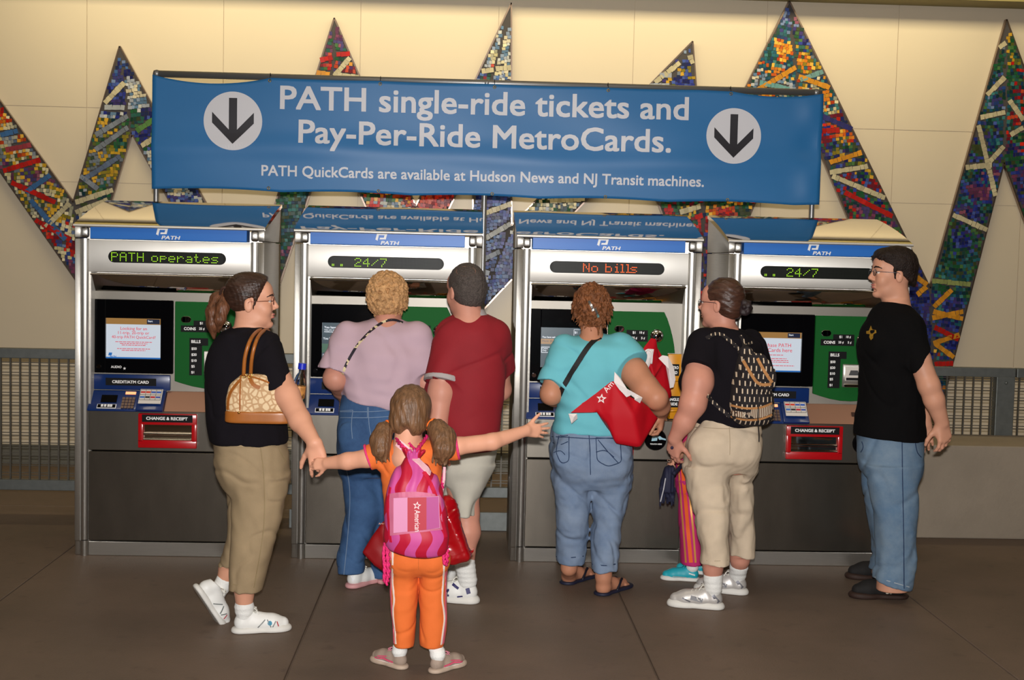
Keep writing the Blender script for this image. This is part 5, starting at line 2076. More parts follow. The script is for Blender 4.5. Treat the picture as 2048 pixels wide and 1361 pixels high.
S = Sdf(.0055)
S.stack(sh3, .02, cap=.015)
S.sleeve(P(904, 672, Y3-.03), P(884, 764, Y3-.11), .082, .084, .05)
S.sleeve(P(990, 670, Y3+.02), P(999, 740, Y3+.12), .075, .08, .05)
S.fold(folds(.004, 17, 33, (1, 1, .7)))
shirt3 = S.build('shirt', m_maroon, w3)
T = bvh(shirt3)
S = Sdf(.004)
S.sleeve(P(887, 752, Y3-.0995), P(884, 766, Y3-.112), .091, .0915, .003)
S.cut(P(886, 756, Y3-.1), P(886, 752, Y3-.1)-P(884, 765, Y3-.111), .003)
S.build('sleeve_band', m_greytrim, shirt3)
S = Sdf(.004)
S.stack(rows(Y3, [(618, 916, 968, .072, .0), (632, 908, 976, .082, .0)]), .01, cap=.006)
S.build('collar', m_greytrim, shirt3)
S = Sdf(.0055)
S.stack(hip3, .03)
S.stack(ln3, .03)
S.stack(lf3, .03)
S.fold(folds(.004, 22, 34, (1, 1, .6)))
S.build('shorts', m_short, w3)
S = Sdf(.004)
S.ell(hp(H3, F3, -.017, 0, .035, s3), np.array([.106, .0835, .098])*s3, F3, .01)
S.ell(hp(H3, F3, -.045, 0, -.02, s3), np.array([.070, .073, .070])*s3, F3, .03)
S.cut(hp(H3, F3, .045, 0, .035, s3), F3 @ np.array([.9, 0, -.42]), .006)
S.cut(hp(H3, F3, -.05, 0, -.068, s3), F3 @ np.array([.3, 0, -1]), .006)
for q in (1, -1):
    S.ell(hp(H3, F3, .018, .085*q, -.02, s3), np.array([.030, .02, .040])*s3, F3, .006, 's')
S.fold(lambda X, Y, Z: .0014*vnoise((X, Y, Z), 170, 35))
hair3 = S.build('hair', m_hair_g, w3)
b = MB()
T = bvh(hair3)
patch(b, T, [(932+20*math.cos(a), 543+10*math.sin(a)) for a in [2*math.pi*i/16 for i in range(16)]], .0, .0006)
b.build('thinning_crown', mat('scalp_thinning', (120, 86, 72), rough=.6, noise=.35, nscale=120), hair3)
m_navy_a = mat('accent_navy', (40, 36, 92), rough=.5)
N_ = [(.128, .032), (.128, .066), (.136, .066), (.150, .044), (.150, .066), (.158, .066), (.158, .032), (.150, .032), (.136, .054), (.136, .032)]
acc3 = [('initial_n', [(x, z) for x, z in N_], m_navy_a), ('side_stripe', stripe(.085, .07, .115, .088, .011), m_navy_a), ('side_stripe', stripe(.036, .05, .044, .075, .018), m_navy_a), ('side_stripe', stripe(.065, .036, .09, .032, .006), m_navy_a)]
g_ = G(956, 1207)
shoe(w3, 'shoe', tuple(g_), 78, .30, m_shoe_w, m_sole_w, m_lace_w, accents=acc3, chunky=1.3)
shoe(w3, 'shoe', tuple(G(912, 1168)), 60, .30, m_shoe_w, m_sole_w, m_lace_w, accents=acc3, chunky=1.3)
# ================================================================ little girl, arms spread
Y4 = -1.90
w4 = thing('person', 'child in orange with two bunches of hair, arms spread wide, seen from behind', 'person', tuple(G(835, 1335)), PEOPLE)
H4, F4, s4 = P(820, 832, Y4+.01), frame(-4, -8, 4), 0.93
sh4 = rows(Y4, [(878, 800, 848, .045), (888, 776, 868, .065), (898, 762, 884, .078), (915, 758, 886, .085), (945, 763, 883, .092), (985, 767, 886, .095), (1030, 769, 890, .098), (1070, 770, 893, .102), (1108, 770, 896, .105)])
hip4 = rows(Y4, [(1040, 775, 888, .09), (1080, 775, 893, .102), (1120, 777, 896, .098), (1150, 781, 893, .06)])
ll4 = rows(Y4, [(1130, 778, 838, .085), (1180, 780, 835, .074), (1220, 781, 834, .07), (1260, 785, 832, .07), (1290, 787, 828, .07)])
lr4 = rows(Y4, [(1130, 837, 896, .085), (1180, 838.5, 894, .074), (1220, 839, 894, .07), (1260, 838.5, 892, .07), (1291, 838, 888, .07)])
B = Sdf(.004)
head(B, H4, F4, s4, wide=.98)
B.stack(thin(sh4, .84), .02)
B.stack(thin(hip4, .86), .02)
wl4, wr4 = P(655, 927, -1.84), P(1052, 862, -1.78)
B.chain([P(768, 905, Y4), P(736, 917, Y4), P(695, 923, -1.88), wl4], [.034, .037, .034, .024], .015)
B.chain([P(874, 898, Y4), P(915, 893, Y4), P(985, 884, -1.86), wr4], [.034, .036, .034, .023], .015)
hand(B, wl4, P(612, 930, -1.82)-wl4, (.1, -1, .25), thumb=-1, size=.62, curl=(.5, .7, .6), spread=.1, tcurl=.4)
hand(B, wr4, P(1105, 862, -1.72)-wr4, (.0, -1, .12), thumb=-1, size=.72, curl=(.06, .12, .12), each=[(.02, .1, .1), (.05, .1, .1), (.08, .14, .1), (.1, .2, .1)], spread=.20, tcurl=-.7)
for x, hx, hy, yw in ((807, 811, 1340, 48), (864, 862, 1348, -46)):
    B.chain([P(x, 1230, Y4), P(x, 1270, Y4)], [.036, .028], .015)
    shod(B, True, w4, P(x, 1270, Y4), G(hx, hy), yw, .195, .027, up=.24, m=m_sock)
b4 = B.build('body', m_skin, w4)
eyes(b4, H4, F4, s4)
S = Sdf(.005)
S.stack(sh4, .02, cap=.012)
S.sleeve(P(776, 903, Y4), P(737, 915, Y4), .046, .054, .03)
S.sleeve(P(868, 900, Y4), P(915, 894, Y4), .046, .054, .03)
S.fold(folds(.0028, 34, 41))
shirt4 = S.build('shirt', m_orange_c, w4)
for a, b_ in ((P(745, 912, Y4), P(735, 915.5, Y4)), (P(908, 895, Y4), P(917, 893.5, Y4))):
    S = Sdf(.0035)
    S.sleeve(a, b_, .0545, .0552, .003)
    d = b_-a
    d /= np.linalg.norm(d)
    S.cut(b_-d*.010, -d, .002)
    S.build('cuff', m_pinktrim, shirt4)
S = Sdf(.005)
S.stack(hip4, .02)
S.stack(ll4, .006)
S.stack(lr4, .006)
S.ell(P(812, 1120, Y4-.06), (.07, .06, .06), None, .04)
S.ell(P(864, 1120, Y4-.06), (.07, .06, .06), None, .04)
S.fold(folds(.0026, 30, 42, (1, 1, .8)))
pan4 = S.build('trousers', m_orange_c, w4)
T = bvh(pan4)
m_pk = mat('stripe_pink', (226, 104, 124), rough=.85)
b = MB()
ribbon(b, T, [(779, 1085), (781, 1150), (782, 1200), (785, 1240), (788, 1288)], .018, .0, .001)
ribbon(b, T, [(893, 1085), (892.5, 1150), (891, 1200), (891, 1240), (886.5, 1288)], .018, .0, .001)
b.build('side_stripe', m_pk, pan4)
b = MB()
ribbon(b, T, [(785, 1082), (786, 1130), (785, 1165), (789, 1200), (786, 1225), (790, 1260), (792, 1289)], .008, .001, .0015)
ribbon(b, T, [(888, 1085), (887, 1150), (884, 1200), (889, 1232), (886, 1260), (882, 1290)], .008, .001, .0015)
b.build('piping', mat('piping_white', (226, 214, 204), rough=.85), pan4)
b = MB()
ribbon(b, T, [(836, 1095), (837, 1120), (837, 1140)], .003, .0008, .0013)
b.build('seam', mat('seam_orange', (190, 96, 40), rough=.9), pan4)
# hair in two bunches
m_hair_girl = mat('hair_light_brown', (104, 74, 50), rough=.42, spec=.4, noise=.35, nscale=80, bump=.5, bscale=150, stretch=(1, 1, .15))
S = Sdf(.0038)
S.ell(hp(H4, F4, -.014, 0, .040, s4), np.array([.106, .090, .098])*s4, F4, .01)
S.ell(hp(H4, F4, -.042, 0, -.03, s4), np.array([.070, .084, .066])*s4, F4, .03)
S.cut(hp(H4, F4, .07, 0, .05, s4), F4 @ np.array([.9, 0, -.4]), .006)
S.cut(hp(H4, F4, -.03, 0, -.082, s4), F4 @ np.array([.2, 0, -1]), .008)
S.ell(hp(H4, F4, -.105, 0, -.09, s4), np.array([.05, .022, .04])*s4, F4, .02, 's')
for q in (1, -1):
    S.ell(hp(H4, F4, .03, .088*q, -.02, s4), np.array([.026, .02, .034])*s4, F4, .006, 's')
S.fold(lambda X, Y, Z: .0013*np.sin(230*(X-P(822, 0, Y4)[0])+5*np.sin(18*Z))*np.clip((1.32-Z)*6, 0, 1)+.0008*vnoise((X, Y, Z*.2), 120, 43))
hair4 = S.build('hair', m_hair_girl, w4)
for pts, rs, tie in (([P(783, 851, Y4-.02), P(768, 862, Y4-.04), P(761, 882, Y4-.06), P(762, 902, Y4-.08), P(767, 919, Y4-.08)], [.020, .034, .042, .034, .012], (775, 853)),
                     ([P(860, 848, Y4-.02), P(874, 858, Y4-.04), P(886, 876, Y4-.06), P(888, 898, Y4-.09), P(882, 923, Y4-.09)], [.020, .038, .050, .044, .016], (859, 850))):
    S = Sdf(.0038)
    S.chain(pts, rs, .015)
    rr = random.Random(int(tie[0]))
    for i in range(16):
        a = rr.uniform(0, 6.28)
        o = np.array((math.cos(a)*rs[3]*.8, math.sin(a)*rs[3]*.6, 0))
        S.cone(pts[2]+o*.9, pts[4]+o*rr.uniform(.5, 1.1)+np.array((0, 0, rr.uniform(-.02, .03))), .010, .003, .008)
    S.fold(lambda X, Y, Z: .0016*np.sin(260*X+200*Y+6*np.sin(16*Z)))
    S.build('pigtail', m_hair_girl, hair4)
    b = MB()
    c0 = np.array(pts[0])
    dd = np.array(pts[1])-c0
    dd /= np.linalg.norm(dd)
    u_ = np.cross(dd, (0, 1, 0))
    u_ /= np.linalg.norm(u_)
    v_ = np.cross(dd, u_)
    b.tube([c0+dd*.008+.024*(u_*math.cos(a)+v_*math.sin(a)) for a in [2*math.pi*i/20 for i in range(20)]], .0065, 8, closed=True)
    b.build('hair_tie', mat('hair_tie_orange', (244, 110, 30), rough=.6), hair4, smooth=True)
m_shoe_g = mat('shoe_grey_suede', (150, 132, 118), rough=.8, noise=.1, nscale=50)
m_ptr = mat('accent_pink', (206, 84, 112), rough=.5)
acc4 = [('side_stripe', stripe(.07, .036, .15, .048, .010)+[], m_ptr), ('side_stripe', stripe(.14, .046, .215, .036, .009), m_ptr), ('side_stripe', stripe(.12, .062, .19, .050, .006), m_ptr),
        ('edge_stripe', stripe(.07, .027, .21, .029, .004), mat('accent_pale', (222, 206, 200), rough=.6))]
for hx, hy, yw in ((811, 1340, 48), (862, 1348, -46)):
    g_ = G(hx, hy)
    shoe(w4, 'shoe', tuple(g_), yw, .195, m_shoe_g, mat('sole_tan', (176, 156, 138), rough=.7), mat('lace_pink', (206, 120, 140), rough=.8), accents=acc4)

# drawstring backpack
m_bp = mat('backpack_stripes', (200, 20, 60), rough=.55)
nn, ll, bb = nodes_of(m_bp)
tc = nn.new('ShaderNodeTexCoord')
sp = nn.new('ShaderNodeSeparateXYZ')
ll.new(tc.outputs['Object'], sp.inputs[0])


def math_node(nt, op, a, b=None):
    n = nt.new('ShaderNodeMath')
    n.operation = op
    for i, v in enumerate((a, b)):
        if v is None:
            continue
        if isinstance(v, (int, float)):
            n.inputs[i].default_value = v
        else:
            ll.new(v, n.inputs[i])
    return n.outputs[0]


wv = math_node(nn, 'SINE', math_node(nn, 'MULTIPLY', sp.outputs['Z'], 50))
xx = math_node(nn, 'ADD', math_node(nn, 'MULTIPLY', sp.outputs['X'], 74), math_node(nn, 'MULTIPLY', wv, .9))
sn = math_node(nn, 'SINE', xx)
rp = nn.new('ShaderNodeValToRGB')
rp.color_ramp.interpolation = 'CONSTANT'
rp.color_ramp.elements[0].color = (*lin((172, 10, 46)), 1)
rp.color_ramp.elements[1].position = .5
rp.color_ramp.elements[1].color = (*lin((188, 72, 138)), 1)
ll.new(math_node(nn, 'ADD', math_node(nn, 'MULTIPLY', sn, .5), .5), rp.inputs['Fac'])
ll.new(rp.outputs['Color'], bb.inputs['Base Color'])
YP = -2.075
bp_ = thing('drawstring_backpack', 'red and pink wavy-striped drawstring backpack worn by the child in orange', 'backpack', tuple(P(833, 1110, YP)))
rw = rows(YP, [(910, 815, 838, .022, .03), (922, 806, 847, .04, .02), (940, 793, 862, .058, .01), (960, 781, 877, .07), (985, 772, 886, .078), (1020, 770, 892, .08), (1055, 769, 896, .08), (1085, 771, 897, .078), (1100, 777, 894, .07), (1110, 786, 884, .055), (1116, 800, 862, .03)])
S = Sdf(.0045)
S.stack(rw, .015, cap=.015)
S.fold(lambda X, Y, Z: .0045*np.sin(150*(X-P(828, 0, YP)[0])+2*np.sin(20*Z))*np.exp(-((Z-P(0, 925, YP)[2])/.07)**2)+.003*vnoise((X, Y, Z), 26, 45))
S.cut(P(830, 1112, YP), np.array((-.22, 0, -1)), .01)
bpb = S.build('pack_body', m_bp, bp_)
S = Sdf(.004)
rr = random.Random(4)
for i in range(13):
    a = 2*math.pi*i/13
    S.cone(P(826, 916, YP+.02)+np.array((.018*math.cos(a), .018*math.sin(a), 0)), P(827, 900, YP+.015)+np.array((.042*math.cos(a), .032*math.sin(a), rr.uniform(-.008, .008))), .009, .007, .004)
S.build('gathered_neck', m_bp, bpb)
T = bvh(bpb)
m_mesh = mat('pocket_mesh', (190, 100, 130), rough=.6)
b = MB()
grid_patch(b, T, lambda v: 779+2*v, lambda v: 880+5*v, lambda u: 988+4*u-6*math.sin(3*u), lambda u: 1072-12*u)
b.build('mesh_pocket', m_mesh, bpb)
# card in the pocket
n_ = np.array((0, -1, 0.0))
b = MB()
yc = YP-.092
q = [P(787, 997, yc), P(878, 993, yc), P(880, 1057, yc), P(787, 1067, yc)]
b.prism([tuple(v) for v in q], (0, .004, 0))
cd = tag(b.build('booklet', mat('booklet_pink', (198, 128, 164), rough=.4)), 'pink and red booklet with a star in the mesh pocket of the striped backpack', 'booklet')
b = MB()
q2 = [P(815, 996, yc-.001), P(853, 995, yc-.001), P(853, 1060, yc-.001), P(815, 1064, yc-.001)]
b.prism([tuple(v) for v in q2], (0, -.001, 0))
b.build('red_band', mat('booklet_red', (168, 36, 54), rough=.4), cd)
b = MB()
b.prism([tuple(v) for v in (P(853, 995, yc-.001), P(877, 994, yc-.001), P(879, 1056, yc-.001), P(853, 1060, yc-.001))], (0, -.001, 0))
b.build('magenta_band', mat('booklet_magenta', (164, 62, 126), rough=.4), cd)
b = MB()
sc_ = star(834, 1012, 8.5, 8)
for i in range(10):
    a, c = sc_[i], sc_[(i+1) % 10]
    ca, cc = [(834+(p[0]-834)*.62, 1012+(p[1]-1012)*.62) for p in (a, c)]
    b.prism([tuple(P(*p, yc-.0025)) for p in (a, c, cc, ca)], (0, -.0006, 0))
o_ = P(829, 1021, yc-.0025)
fit_text(b, 'American', o_, tuple(P(829.5, 1060, yc-.0025)-o_), tuple(P(845, 1021, yc-.0025)-P(829, 1021, yc-.0025)), w=.084, h=.022, bold=.004, th=.0008)
b.build('lettering', mat('booklet_print', (236, 214, 216), rough=.5), cd)
m_cord = mat('cord_pink', (206, 30, 100), rough=.7, noise=.35, nscale=140)
b = MB()


def twist(pts, r):
    pts = smooth_path(pts, 8)
    for ph in (0, math.pi):
        out = []
        for i, p in enumerate(pts):
            out.append(np.asarray(p)+np.array((r*.6*math.cos(i*.9+ph), r*.4*math.sin(i*.9+ph), r*.6*math.sin(i*.9+ph))))
        b.tube(out, r*.75, 6)


twist([P(822, 908, YP), P(803, 892, YP+.03), P(794, 880, Y4-.06), P(796, 868, Y4+.0)], .0065)
twist([P(828, 906, YP), P(836, 897, YP+.03), P(846, 884, Y4-.07), P(854, 872, Y4-.02)], .0065)
twist([P(836, 906, YP+.02), P(822, 892, Y4-.09), P(812, 880, Y4-.07)], .005)
twist([P(771, 1086, YP+.03), P(768, 1110, YP+.02), P(770, 1135, YP), P(769, 1165, YP)], .007)
twist([P(775, 1090, YP+.02), P(776, 1120, YP), P(777, 1150, YP-.01), P(773, 1170, YP-.01)], .007)
twist([P(893, 1085, YP+.02), P(895, 1105, YP), P(893, 1130, YP)], .007)
twist([P(889, 1088, YP+.01), P(888, 1112, YP-.01), P(890, 1128, YP-.02)], .007)
twist([P(890, 940, YP+.12), P(886, 960, YP+.10), P(884, 980, YP+.06)], .006)
b.build('drawcords', m_cord, bp_, smooth=True)
T = bvh(bpb)
b = MB()
ribbon(b, T, [(848, 945), (862, 970), (873, 1000), (883, 1040), (891, 1075)], .016, .001, .002)
ribbon(b, T, [(781, 975), (776, 1010), (778, 1050), (782, 1085)], .012, .001, .002)
b.build('pack_binding', mat('binding_red', (186, 14, 50), rough=.6), bpb)
# pale pink strap of the red bag on her front
rb = thing('shoulder_bag', 'glossy red shoulder bag at the right hip of the child in orange', 'bag', tuple(P(912, 1130, Y4)))
T = bvh(shirt4, b4, bpb)
b = MB()
ribbon(b, T, [(796, 886), (812, 900), (828, 916), (845, 932), (860, 948)], .030, .001, .003)
b.tube([P(884, 985, YP+.10), P(888, 960, Y4-.09), P(889, 935, Y4-.07)], .006, 8)
b.build('strap', mat('strap_pale_pink', (226, 176, 186), rough=.6), rb)
m_rg = mat('bag_red_gloss', (146, 6, 16), rough=.22, spec=.6, coat=.4)
S = Sdf(.0045)
S.stack(rows(Y4+.02, [(985, 880, 900, .03), (1000, 876, 912, .045), (1030, 874, 926, .055), (1065, 874, 938, .06), (1095, 876, 947, .06), (1115, 880, 945, .055), (1130, 890, 922, .03)]), .02, cap=.015)
S.ell(P(947, 1100, Y4+.02), (.02, .02, .028), None, .02)
S.fold(lambda X, Y, Z: .010*np.abs(vnoise((X+.5*Z, Y, Z*.5), 20, 46))+.004*np.abs(vnoise((X, Y, Z), 50, 47))+.003*np.sin(80*(X+.5*Z)))
S.build('bag_body', m_rg, rb)
# red paper bag seen to her left
rp_ = thing('paper_bag', 'dark red paper bag with a pointed corner hanging between the child and dark jeans', 'bag', tuple(P(750, 1140, -1.05)))
m_rpap = mat('bag_red_paper', (136, 8, 16), rough=.5)
b = MB()
yb = -1.05
f_ = [P(800, 1020, yb), P(764, 1045, yb-.02), P(742, 1075, yb-.02), P(723, 1106, yb-.03), P(748, 1133, yb-.05), P(775, 1152, yb-.05), P(812, 1150, yb-.02)]
k_ = [P(800, 1020, yb+.10), P(768, 1045, yb+.12), P(748, 1075, yb+.12), P(735, 1100, yb+.12), P(755, 1125, yb+.12), P(780, 1145, yb+.12), P(812, 1142, yb+.1)]
vf = [b.bm.verts.new(tuple(v)) for v in f_]
vk = [b.bm.verts.new(tuple(v)) for v in k_]
cf = b.bm.verts.new(tuple(P(770, 1095, yb-.055)))
for i in range(7):
    b.bm.faces.new((vf[i], vf[(i+1) % 7], cf))
    b.bm.faces.new((vf[i], vk[i], vk[(i+1) % 7], vf[(i+1) % 7]))
b.bm.faces.new(vk[::-1])
soften(b, 1, 83)
b.build('bag_body', m_rpap, rp_)
b = MB()
fit_text(b, 'American', tuple(P(757, 1050, yb-.05)), (1, 0, .08), (0, 0, 1), w=.05, bold=.006)
b.build('lettering', mat('bag_print_pale', (210, 160, 140), rough=.6), rp_)
b = MB()
for d in (.0, .05):
    b.tube(smooth_path([P(795, 1035, yb+d), P(835, 960, yb+.02), P(866, 915, Y3-.20), P(872, 908, Y3-.16)], 6), .005, 6)
b.build('cord_handle', mat('cord_red', (150, 20, 26), rough=.6), rp_, smooth=True)

# ================================================================ woman in turquoise
Y5 = -0.62
w5 = thing('person', 'person in a turquoise tee and faded cropped jeans wearing flip-flops, back turned', 'person', tuple(G(1195, 1185)), PEOPLE)
H5, F5, s5 = P(1183, 622, Y5+.03), frame(-2, -8, 0), 0.95
sh5 = rows(Y5, [(666, 1166, 1206, .06, .03), (676, 1146, 1224, .09, .02), (688, 1128, 1248, .12), (705, 1112, 1262, .14), (725, 1106, 1258, .15), (760, 1107, 1245, .16), (800, 1111, 1240, .165), (830, 1109, 1248, .17), (866, 1103, 1259, .175)])
hip5 = rows(Y5, [(845, 1108, 1256, .15), (870, 1102, 1261, .165), (900, 1099, 1265, .185), (940, 1103, 1264, .185), (975, 1108, 1259, .125)])
ll5 = rows(Y5, [(955, 1106, 1182, .13), (1000, 1111, 1179, .115), (1050, 1113, 1177, .105), (1090, 1111, 1171, .095, .03), (1124, 1111, 1169, .09, .05)])
lr5 = rows(Y5, [(955, 1180, 1262, .13), (1000, 1184, 1255, .115), (1050, 1185, 1244, .105, -.02), (1100, 1183, 1239, .095, -.05), (1140, 1183, 1233, .09, -.07)])
B = Sdf(.0042)
head(B, H5, F5, s5, full=.3)
B.stack(thin(sh5, .85), .03)
B.stack(thin(hip5, .8), .03)
B.stack(thin(ll5, .8), .03)
B.stack(thin(lr5, .8), .03)
el5, wl5 = P(1103, 788, Y5-.06), P(1122, 800, Y5+.22)
B.chain([P(1126, 705, Y5), el5, P(1108, 794, Y5+.06), wl5], [.06, .055, .048, .03], .02)
hand(B, wl5, (.3, .9, 0), (0, .1, 1), thumb=1, curl=(.4, .4, .3))
er5, wr5 = P(1312, 796, Y5-.20), P(1323, 826, Y5-.02)
B.chain([P(1244, 710, Y5-.02), P(1268, 745, Y5-.09), P(1292, 778, Y5-.16), er5, P(1320, 812, Y5-.12), wr5], [.06, .070, .066, .056, .05, .036], .02)
hand(B, wr5, np.array((.0, .25, -1)), (.9, -.3, 0), thumb=1, size=.95, curl=(.5, .7, .5))
for (c, sg) in (((1139, 1118, Y5+.05), 1), ((1208, 1136, Y5-.07), 1)):
    x, y, yy_ = c
    heel = G(x-3, y+(50 if x < 1170 else 54))
    B.chain([P(x, y-20, yy_), P(x-1, y+18, yy_), heel+np.array((.005, 0, .045))], [.05, .040, .036], .015)
    toe = heel+np.array((.115, .145, 0))*1.02
    B.chain([heel+np.array((0, 0, .036)), heel+np.array((.06, .075, .038)), toe+np.array((0, 0, .026))], [.033, .031, .026], .02)
    dr = np.array((.115, .145, 0))
    dr /= np.linalg.norm(dr)
    lt = np.array((-dr[1], dr[0], 0))
    for i, (o, l_, r_) in enumerate(((.026, .05, .0125), (.009, .048, .009), (-.006, .043, .0085), (-.019, .036, .008), (-.031, .027, .0075))):
        a_ = toe+lt*o*.9-dr*.012+np.array((0, 0, .022))
        B.cone(a_, a_+dr*l_+np.array((0, 0, -.004)), r_*1.1, r_, .006)
b5 = B.build('body', m_skin3, w5)
eyes(b5, H5, F5, s5)
for (hx, hy) in ((1136, 1168), (1205, 1190)):
    ff = thing('flip_flop', 'navy flip-flop under the %s foot of the person in turquoise' % ('left' if hx < 1170 else 'right'), 'sandal', tuple(G(hx, hy)), 'flip-flops')
    h0 = G(hx, hy)
    dr = np.array((.115, .145, 0))
    dr /= np.linalg.norm(dr)
    lt = np.array((-dr[1], dr[0], 0))
    S = Sdf(.0035)
    for t_, r_ in ((.0, .036), (.08, .036), (.16, .045), (.215, .036)):
        S.ell(h0+dr*t_+np.array((0, 0, .008)), (r_*1.0, r_*1.0, .02), None, .04)
    S.cone(h0+np.array((0, 0, .008)), h0+dr*.2+np.array((0, 0, .008)), .032, .036, .03, sq=.4, axis=(0, 0, 1))
    S.cut(h0+np.array((0, 0, .001)), (0, 0, -1))
    S.cut(h0+np.array((0, 0, .017)), (0, 0, 1))
    S.build('sole', mat('flipflop_navy', (26, 30, 52), rough=.6), ff)
    b = MB()
    tp = h0+dr*.185+np.array((0, 0, .020))
    for q in (1, -1):
        pts = smooth_path([tp, h0+dr*.155+lt*.018*q+np.array((0, 0, .056)), h0+dr*.11+lt*.036*q+np.array((0, 0, .046)), h0+dr*.075+lt*.040*q+np.array((0, 0, .012))], 6)
        b.tube(pts, .0065, 8)
    b.build('thong', mat('flipflop_thong', (20, 20, 34), rough=.5), ff, smooth=True)
S = Sdf(.0055)
S.stack(sh5, .02, cap=.015)
S.sleeve(P(1128, 697, Y5), P(1105, 770, Y5-.05), .075, .082, .05)
S.sleeve(P(1240, 700, Y5-.02), P(1264, 732, Y5-.08), .085, .094, .05, n=P(1268, 738, Y5-.09)-P(1246, 712, Y5-.03))
S.fold(lambda X, Y, Z: .0055*vnoise((X*.7+Z*.4, Y*.6, Z), 15, 51)+.003*np.exp(-((Z-.93)/.10)**2)*np.sin(85*Z+20*X)+crease(X, Y, Z, .007, 6, 510))
shirt5 = S.build('shirt', m_turq, w5)
S = Sdf(.0055)
S.stack(hip5, .03, cap=.01)
S.stack(ll5, .03)
S.stack(lr5, .03)
S.ell(P(1142, 915, Y5-.12), (.095, .075, .10), None, .05)
S.ell(P(1222, 915, Y5-.12), (.095, .075, .10), None, .05)
S.cone(P(1181, 880, Y5-.21), P(1181, 960, Y5-.20), .006, .006, .02, 's')
S.fold(lambda X, Y, Z: .0038*vnoise((X, Y, Z*.9), 20, 52)+.0022*vnoise((X, Y, Z), 46, 53)+crease(X, Y, Z, .006, 8, 520, (1, 1, .8)))
pan5 = S.build('jeans', m_jean_l, w5)
T = bvh(pan5)
b = MB()
for q in ([(1178, 870), (1180, 905), (1181, 950)], [(1120, 872), (1128, 874), (1136, 872)], [(1192, 876), (1240, 879), (1243, 925), (1216, 934), (1194, 922), (1192, 876)], [(1118, 872), (1112, 905), (1122, 928), (1138, 924), (1138, 874)],
          [(1104, 874), (1180, 878), (1258, 876)], [(1196, 880), (1216, 905), (1236, 926)], [(1192, 905), (1210, 900), (1228, 915)], [(1106, 886), (1120, 892), (1136, 884)], [(1108, 906), (1122, 900), (1130, 910)]):
    ribbon(b, T, q, .004, .001, .0015, curve=False)
b.build('seams', m_seam_d, pan5)
b = MB()
ribbon(b, T, [(1113, 1114), (1140, 1116), (1167, 1113)], .005, .0, .002)
ribbon(b, T, [(1185, 1129), (1208, 1132), (1231, 1129)], .005, .0, .002)
b.build('hem', m_seam_d, pan5)
S = Sdf(.004)
S.ell(hp(H5, F5, -.018, 0, .042, s5), np.array([.106, .086, .098])*s5, F5, .01)
S.ell(hp(H5, F5, -.05, 0, -.03, s5), np.array([.066, .068, .07])*s5, F5, .03)
S.cut(hp(H5, F5, .055, 0, .045, s5), F5 @ np.array([.92, 0, -.4]), .006)
curls(S, hp(H5, F5, -.024, 0, .028, s5), F5, np.array([.105, .088, .106])*s5, 460, .0072, 9, zmin=-.95, front=.55, length=.045, k=.004)
S.ell(hp(H5, F5, -.10, 0, .0, s5), np.array([.05, .035, .06])*s5, F5, .02)
for v in ((-.02, .03, -.11), (-.05, -.03, -.12), (-.04, .05, -.10)):
    S.cone(hp(H5, F5, v[0]-.02, v[1], v[2]+.04, s5), hp(H5, F5, v[0]-.035, v[1]*1.1, v[2]-.015, s5), .010, .003, .008)
S.fold(lambda X, Y, Z: .0022*vnoise((X, Y, Z), 170, 54))
hair5 = S.build('hair', m_hair_c, w5)
b = MB()
T = bvh(hair5)
for q in ([(1179, 603), (1186, 622)], [(1189, 618), (1196, 634)]):
    ribbon(b, T, q, .012, .003, .005, curve=False, step=2)
b.build('hair_clip', mat('clip_silver', (200, 196, 190), rough=.2, metal=.9), hair5)
T = bvh(shirt5)
st5 = thing('shoulder_strap', 'plain black shoulder strap crossing the back of the turquoise tee', 'strap', tuple(P(1160, 740, Y5-.2)))
b = MB()
ribbon(b, T, [(1200, 676), (1190, 681), (1176, 695), (1158, 722), (1138, 755), (1124, 780), (1119, 797)], .026, .001, .004)
b.build('strap_band', mat('strap_black', (16, 16, 18), rough=.7), st5)

# red gift bag under her arm
gb = thing('gift_bag', 'red paper shopping bag with a white star tilted under the turquoise person\'s arm', 'shopping bag', tuple(P(1250, 895, Y5-.3)))
yg = Y5-.32
V_ = {n: tuple(P(x, y, yg+d)) for n, x, y, d in (('tip', 1138, 827, .06), ('t1', 1164, 806, .05), ('t2', 1194, 784, .03), ('t3', 1226, 759, .02), ('e1', 1262, 795, .05), ('e2', 1300, 815, .10), ('r', 1318, 836, .13),
                                                ('br', 1281, 898, .0), ('bl', 1232, 890, .015), ('l2', 1214, 848, .02), ('l1', 1193, 826, .035), ('c1', 1225, 827, .0), ('c2', 1267, 829, -.02), ('c3', 1282, 800, .04), ('cm', 1212, 808, .02),
                                                ('kb', 1262, 880, .24), ('kl', 1222, 870, .24), ('kt', 1230, 775, .22), ('kr', 1312, 826, .30))}
b = MB()
W_ = {n: b.bm.verts.new(v) for n, v in V_.items()}
for q in (('tip', 'l1', 't1'), ('l1', 'cm', 't2', 't1'), ('cm', 'c1', 't3', 't2'), ('l1', 'l2', 'c1', 'cm'), ('l2', 'bl', 'br', 'c2', 'c1'), ('c1', 'c2', 'c3', 'e1', 't3'), ('c2', 'br', 'r', 'e2', 'c3'), ('e1', 'c3', 'e2'),
          ('bl', 'kl', 'kb', 'br'), ('br', 'kb', 'kr', 'r'), ('kl', 'kt', 'kr', 'kb'), ('l2', 'kl', 'bl'), ('t3', 'kt', 'kl', 'l2', 'l1')):
    try:
        b.bm.faces.new([W_[n] for n in q])
    except ValueError:
        pass
m_rbag = mat('bag_red_card', (176, 8, 26), rough=.62, spec=.25)
soften(b, 1, 81, .002)
gbo = b.build('bag_body', m_rbag, gb)
T = bvh(gbo)
m_bpr = mat('bag_print_white', (226, 216, 214), rough=.5)
b = MB()
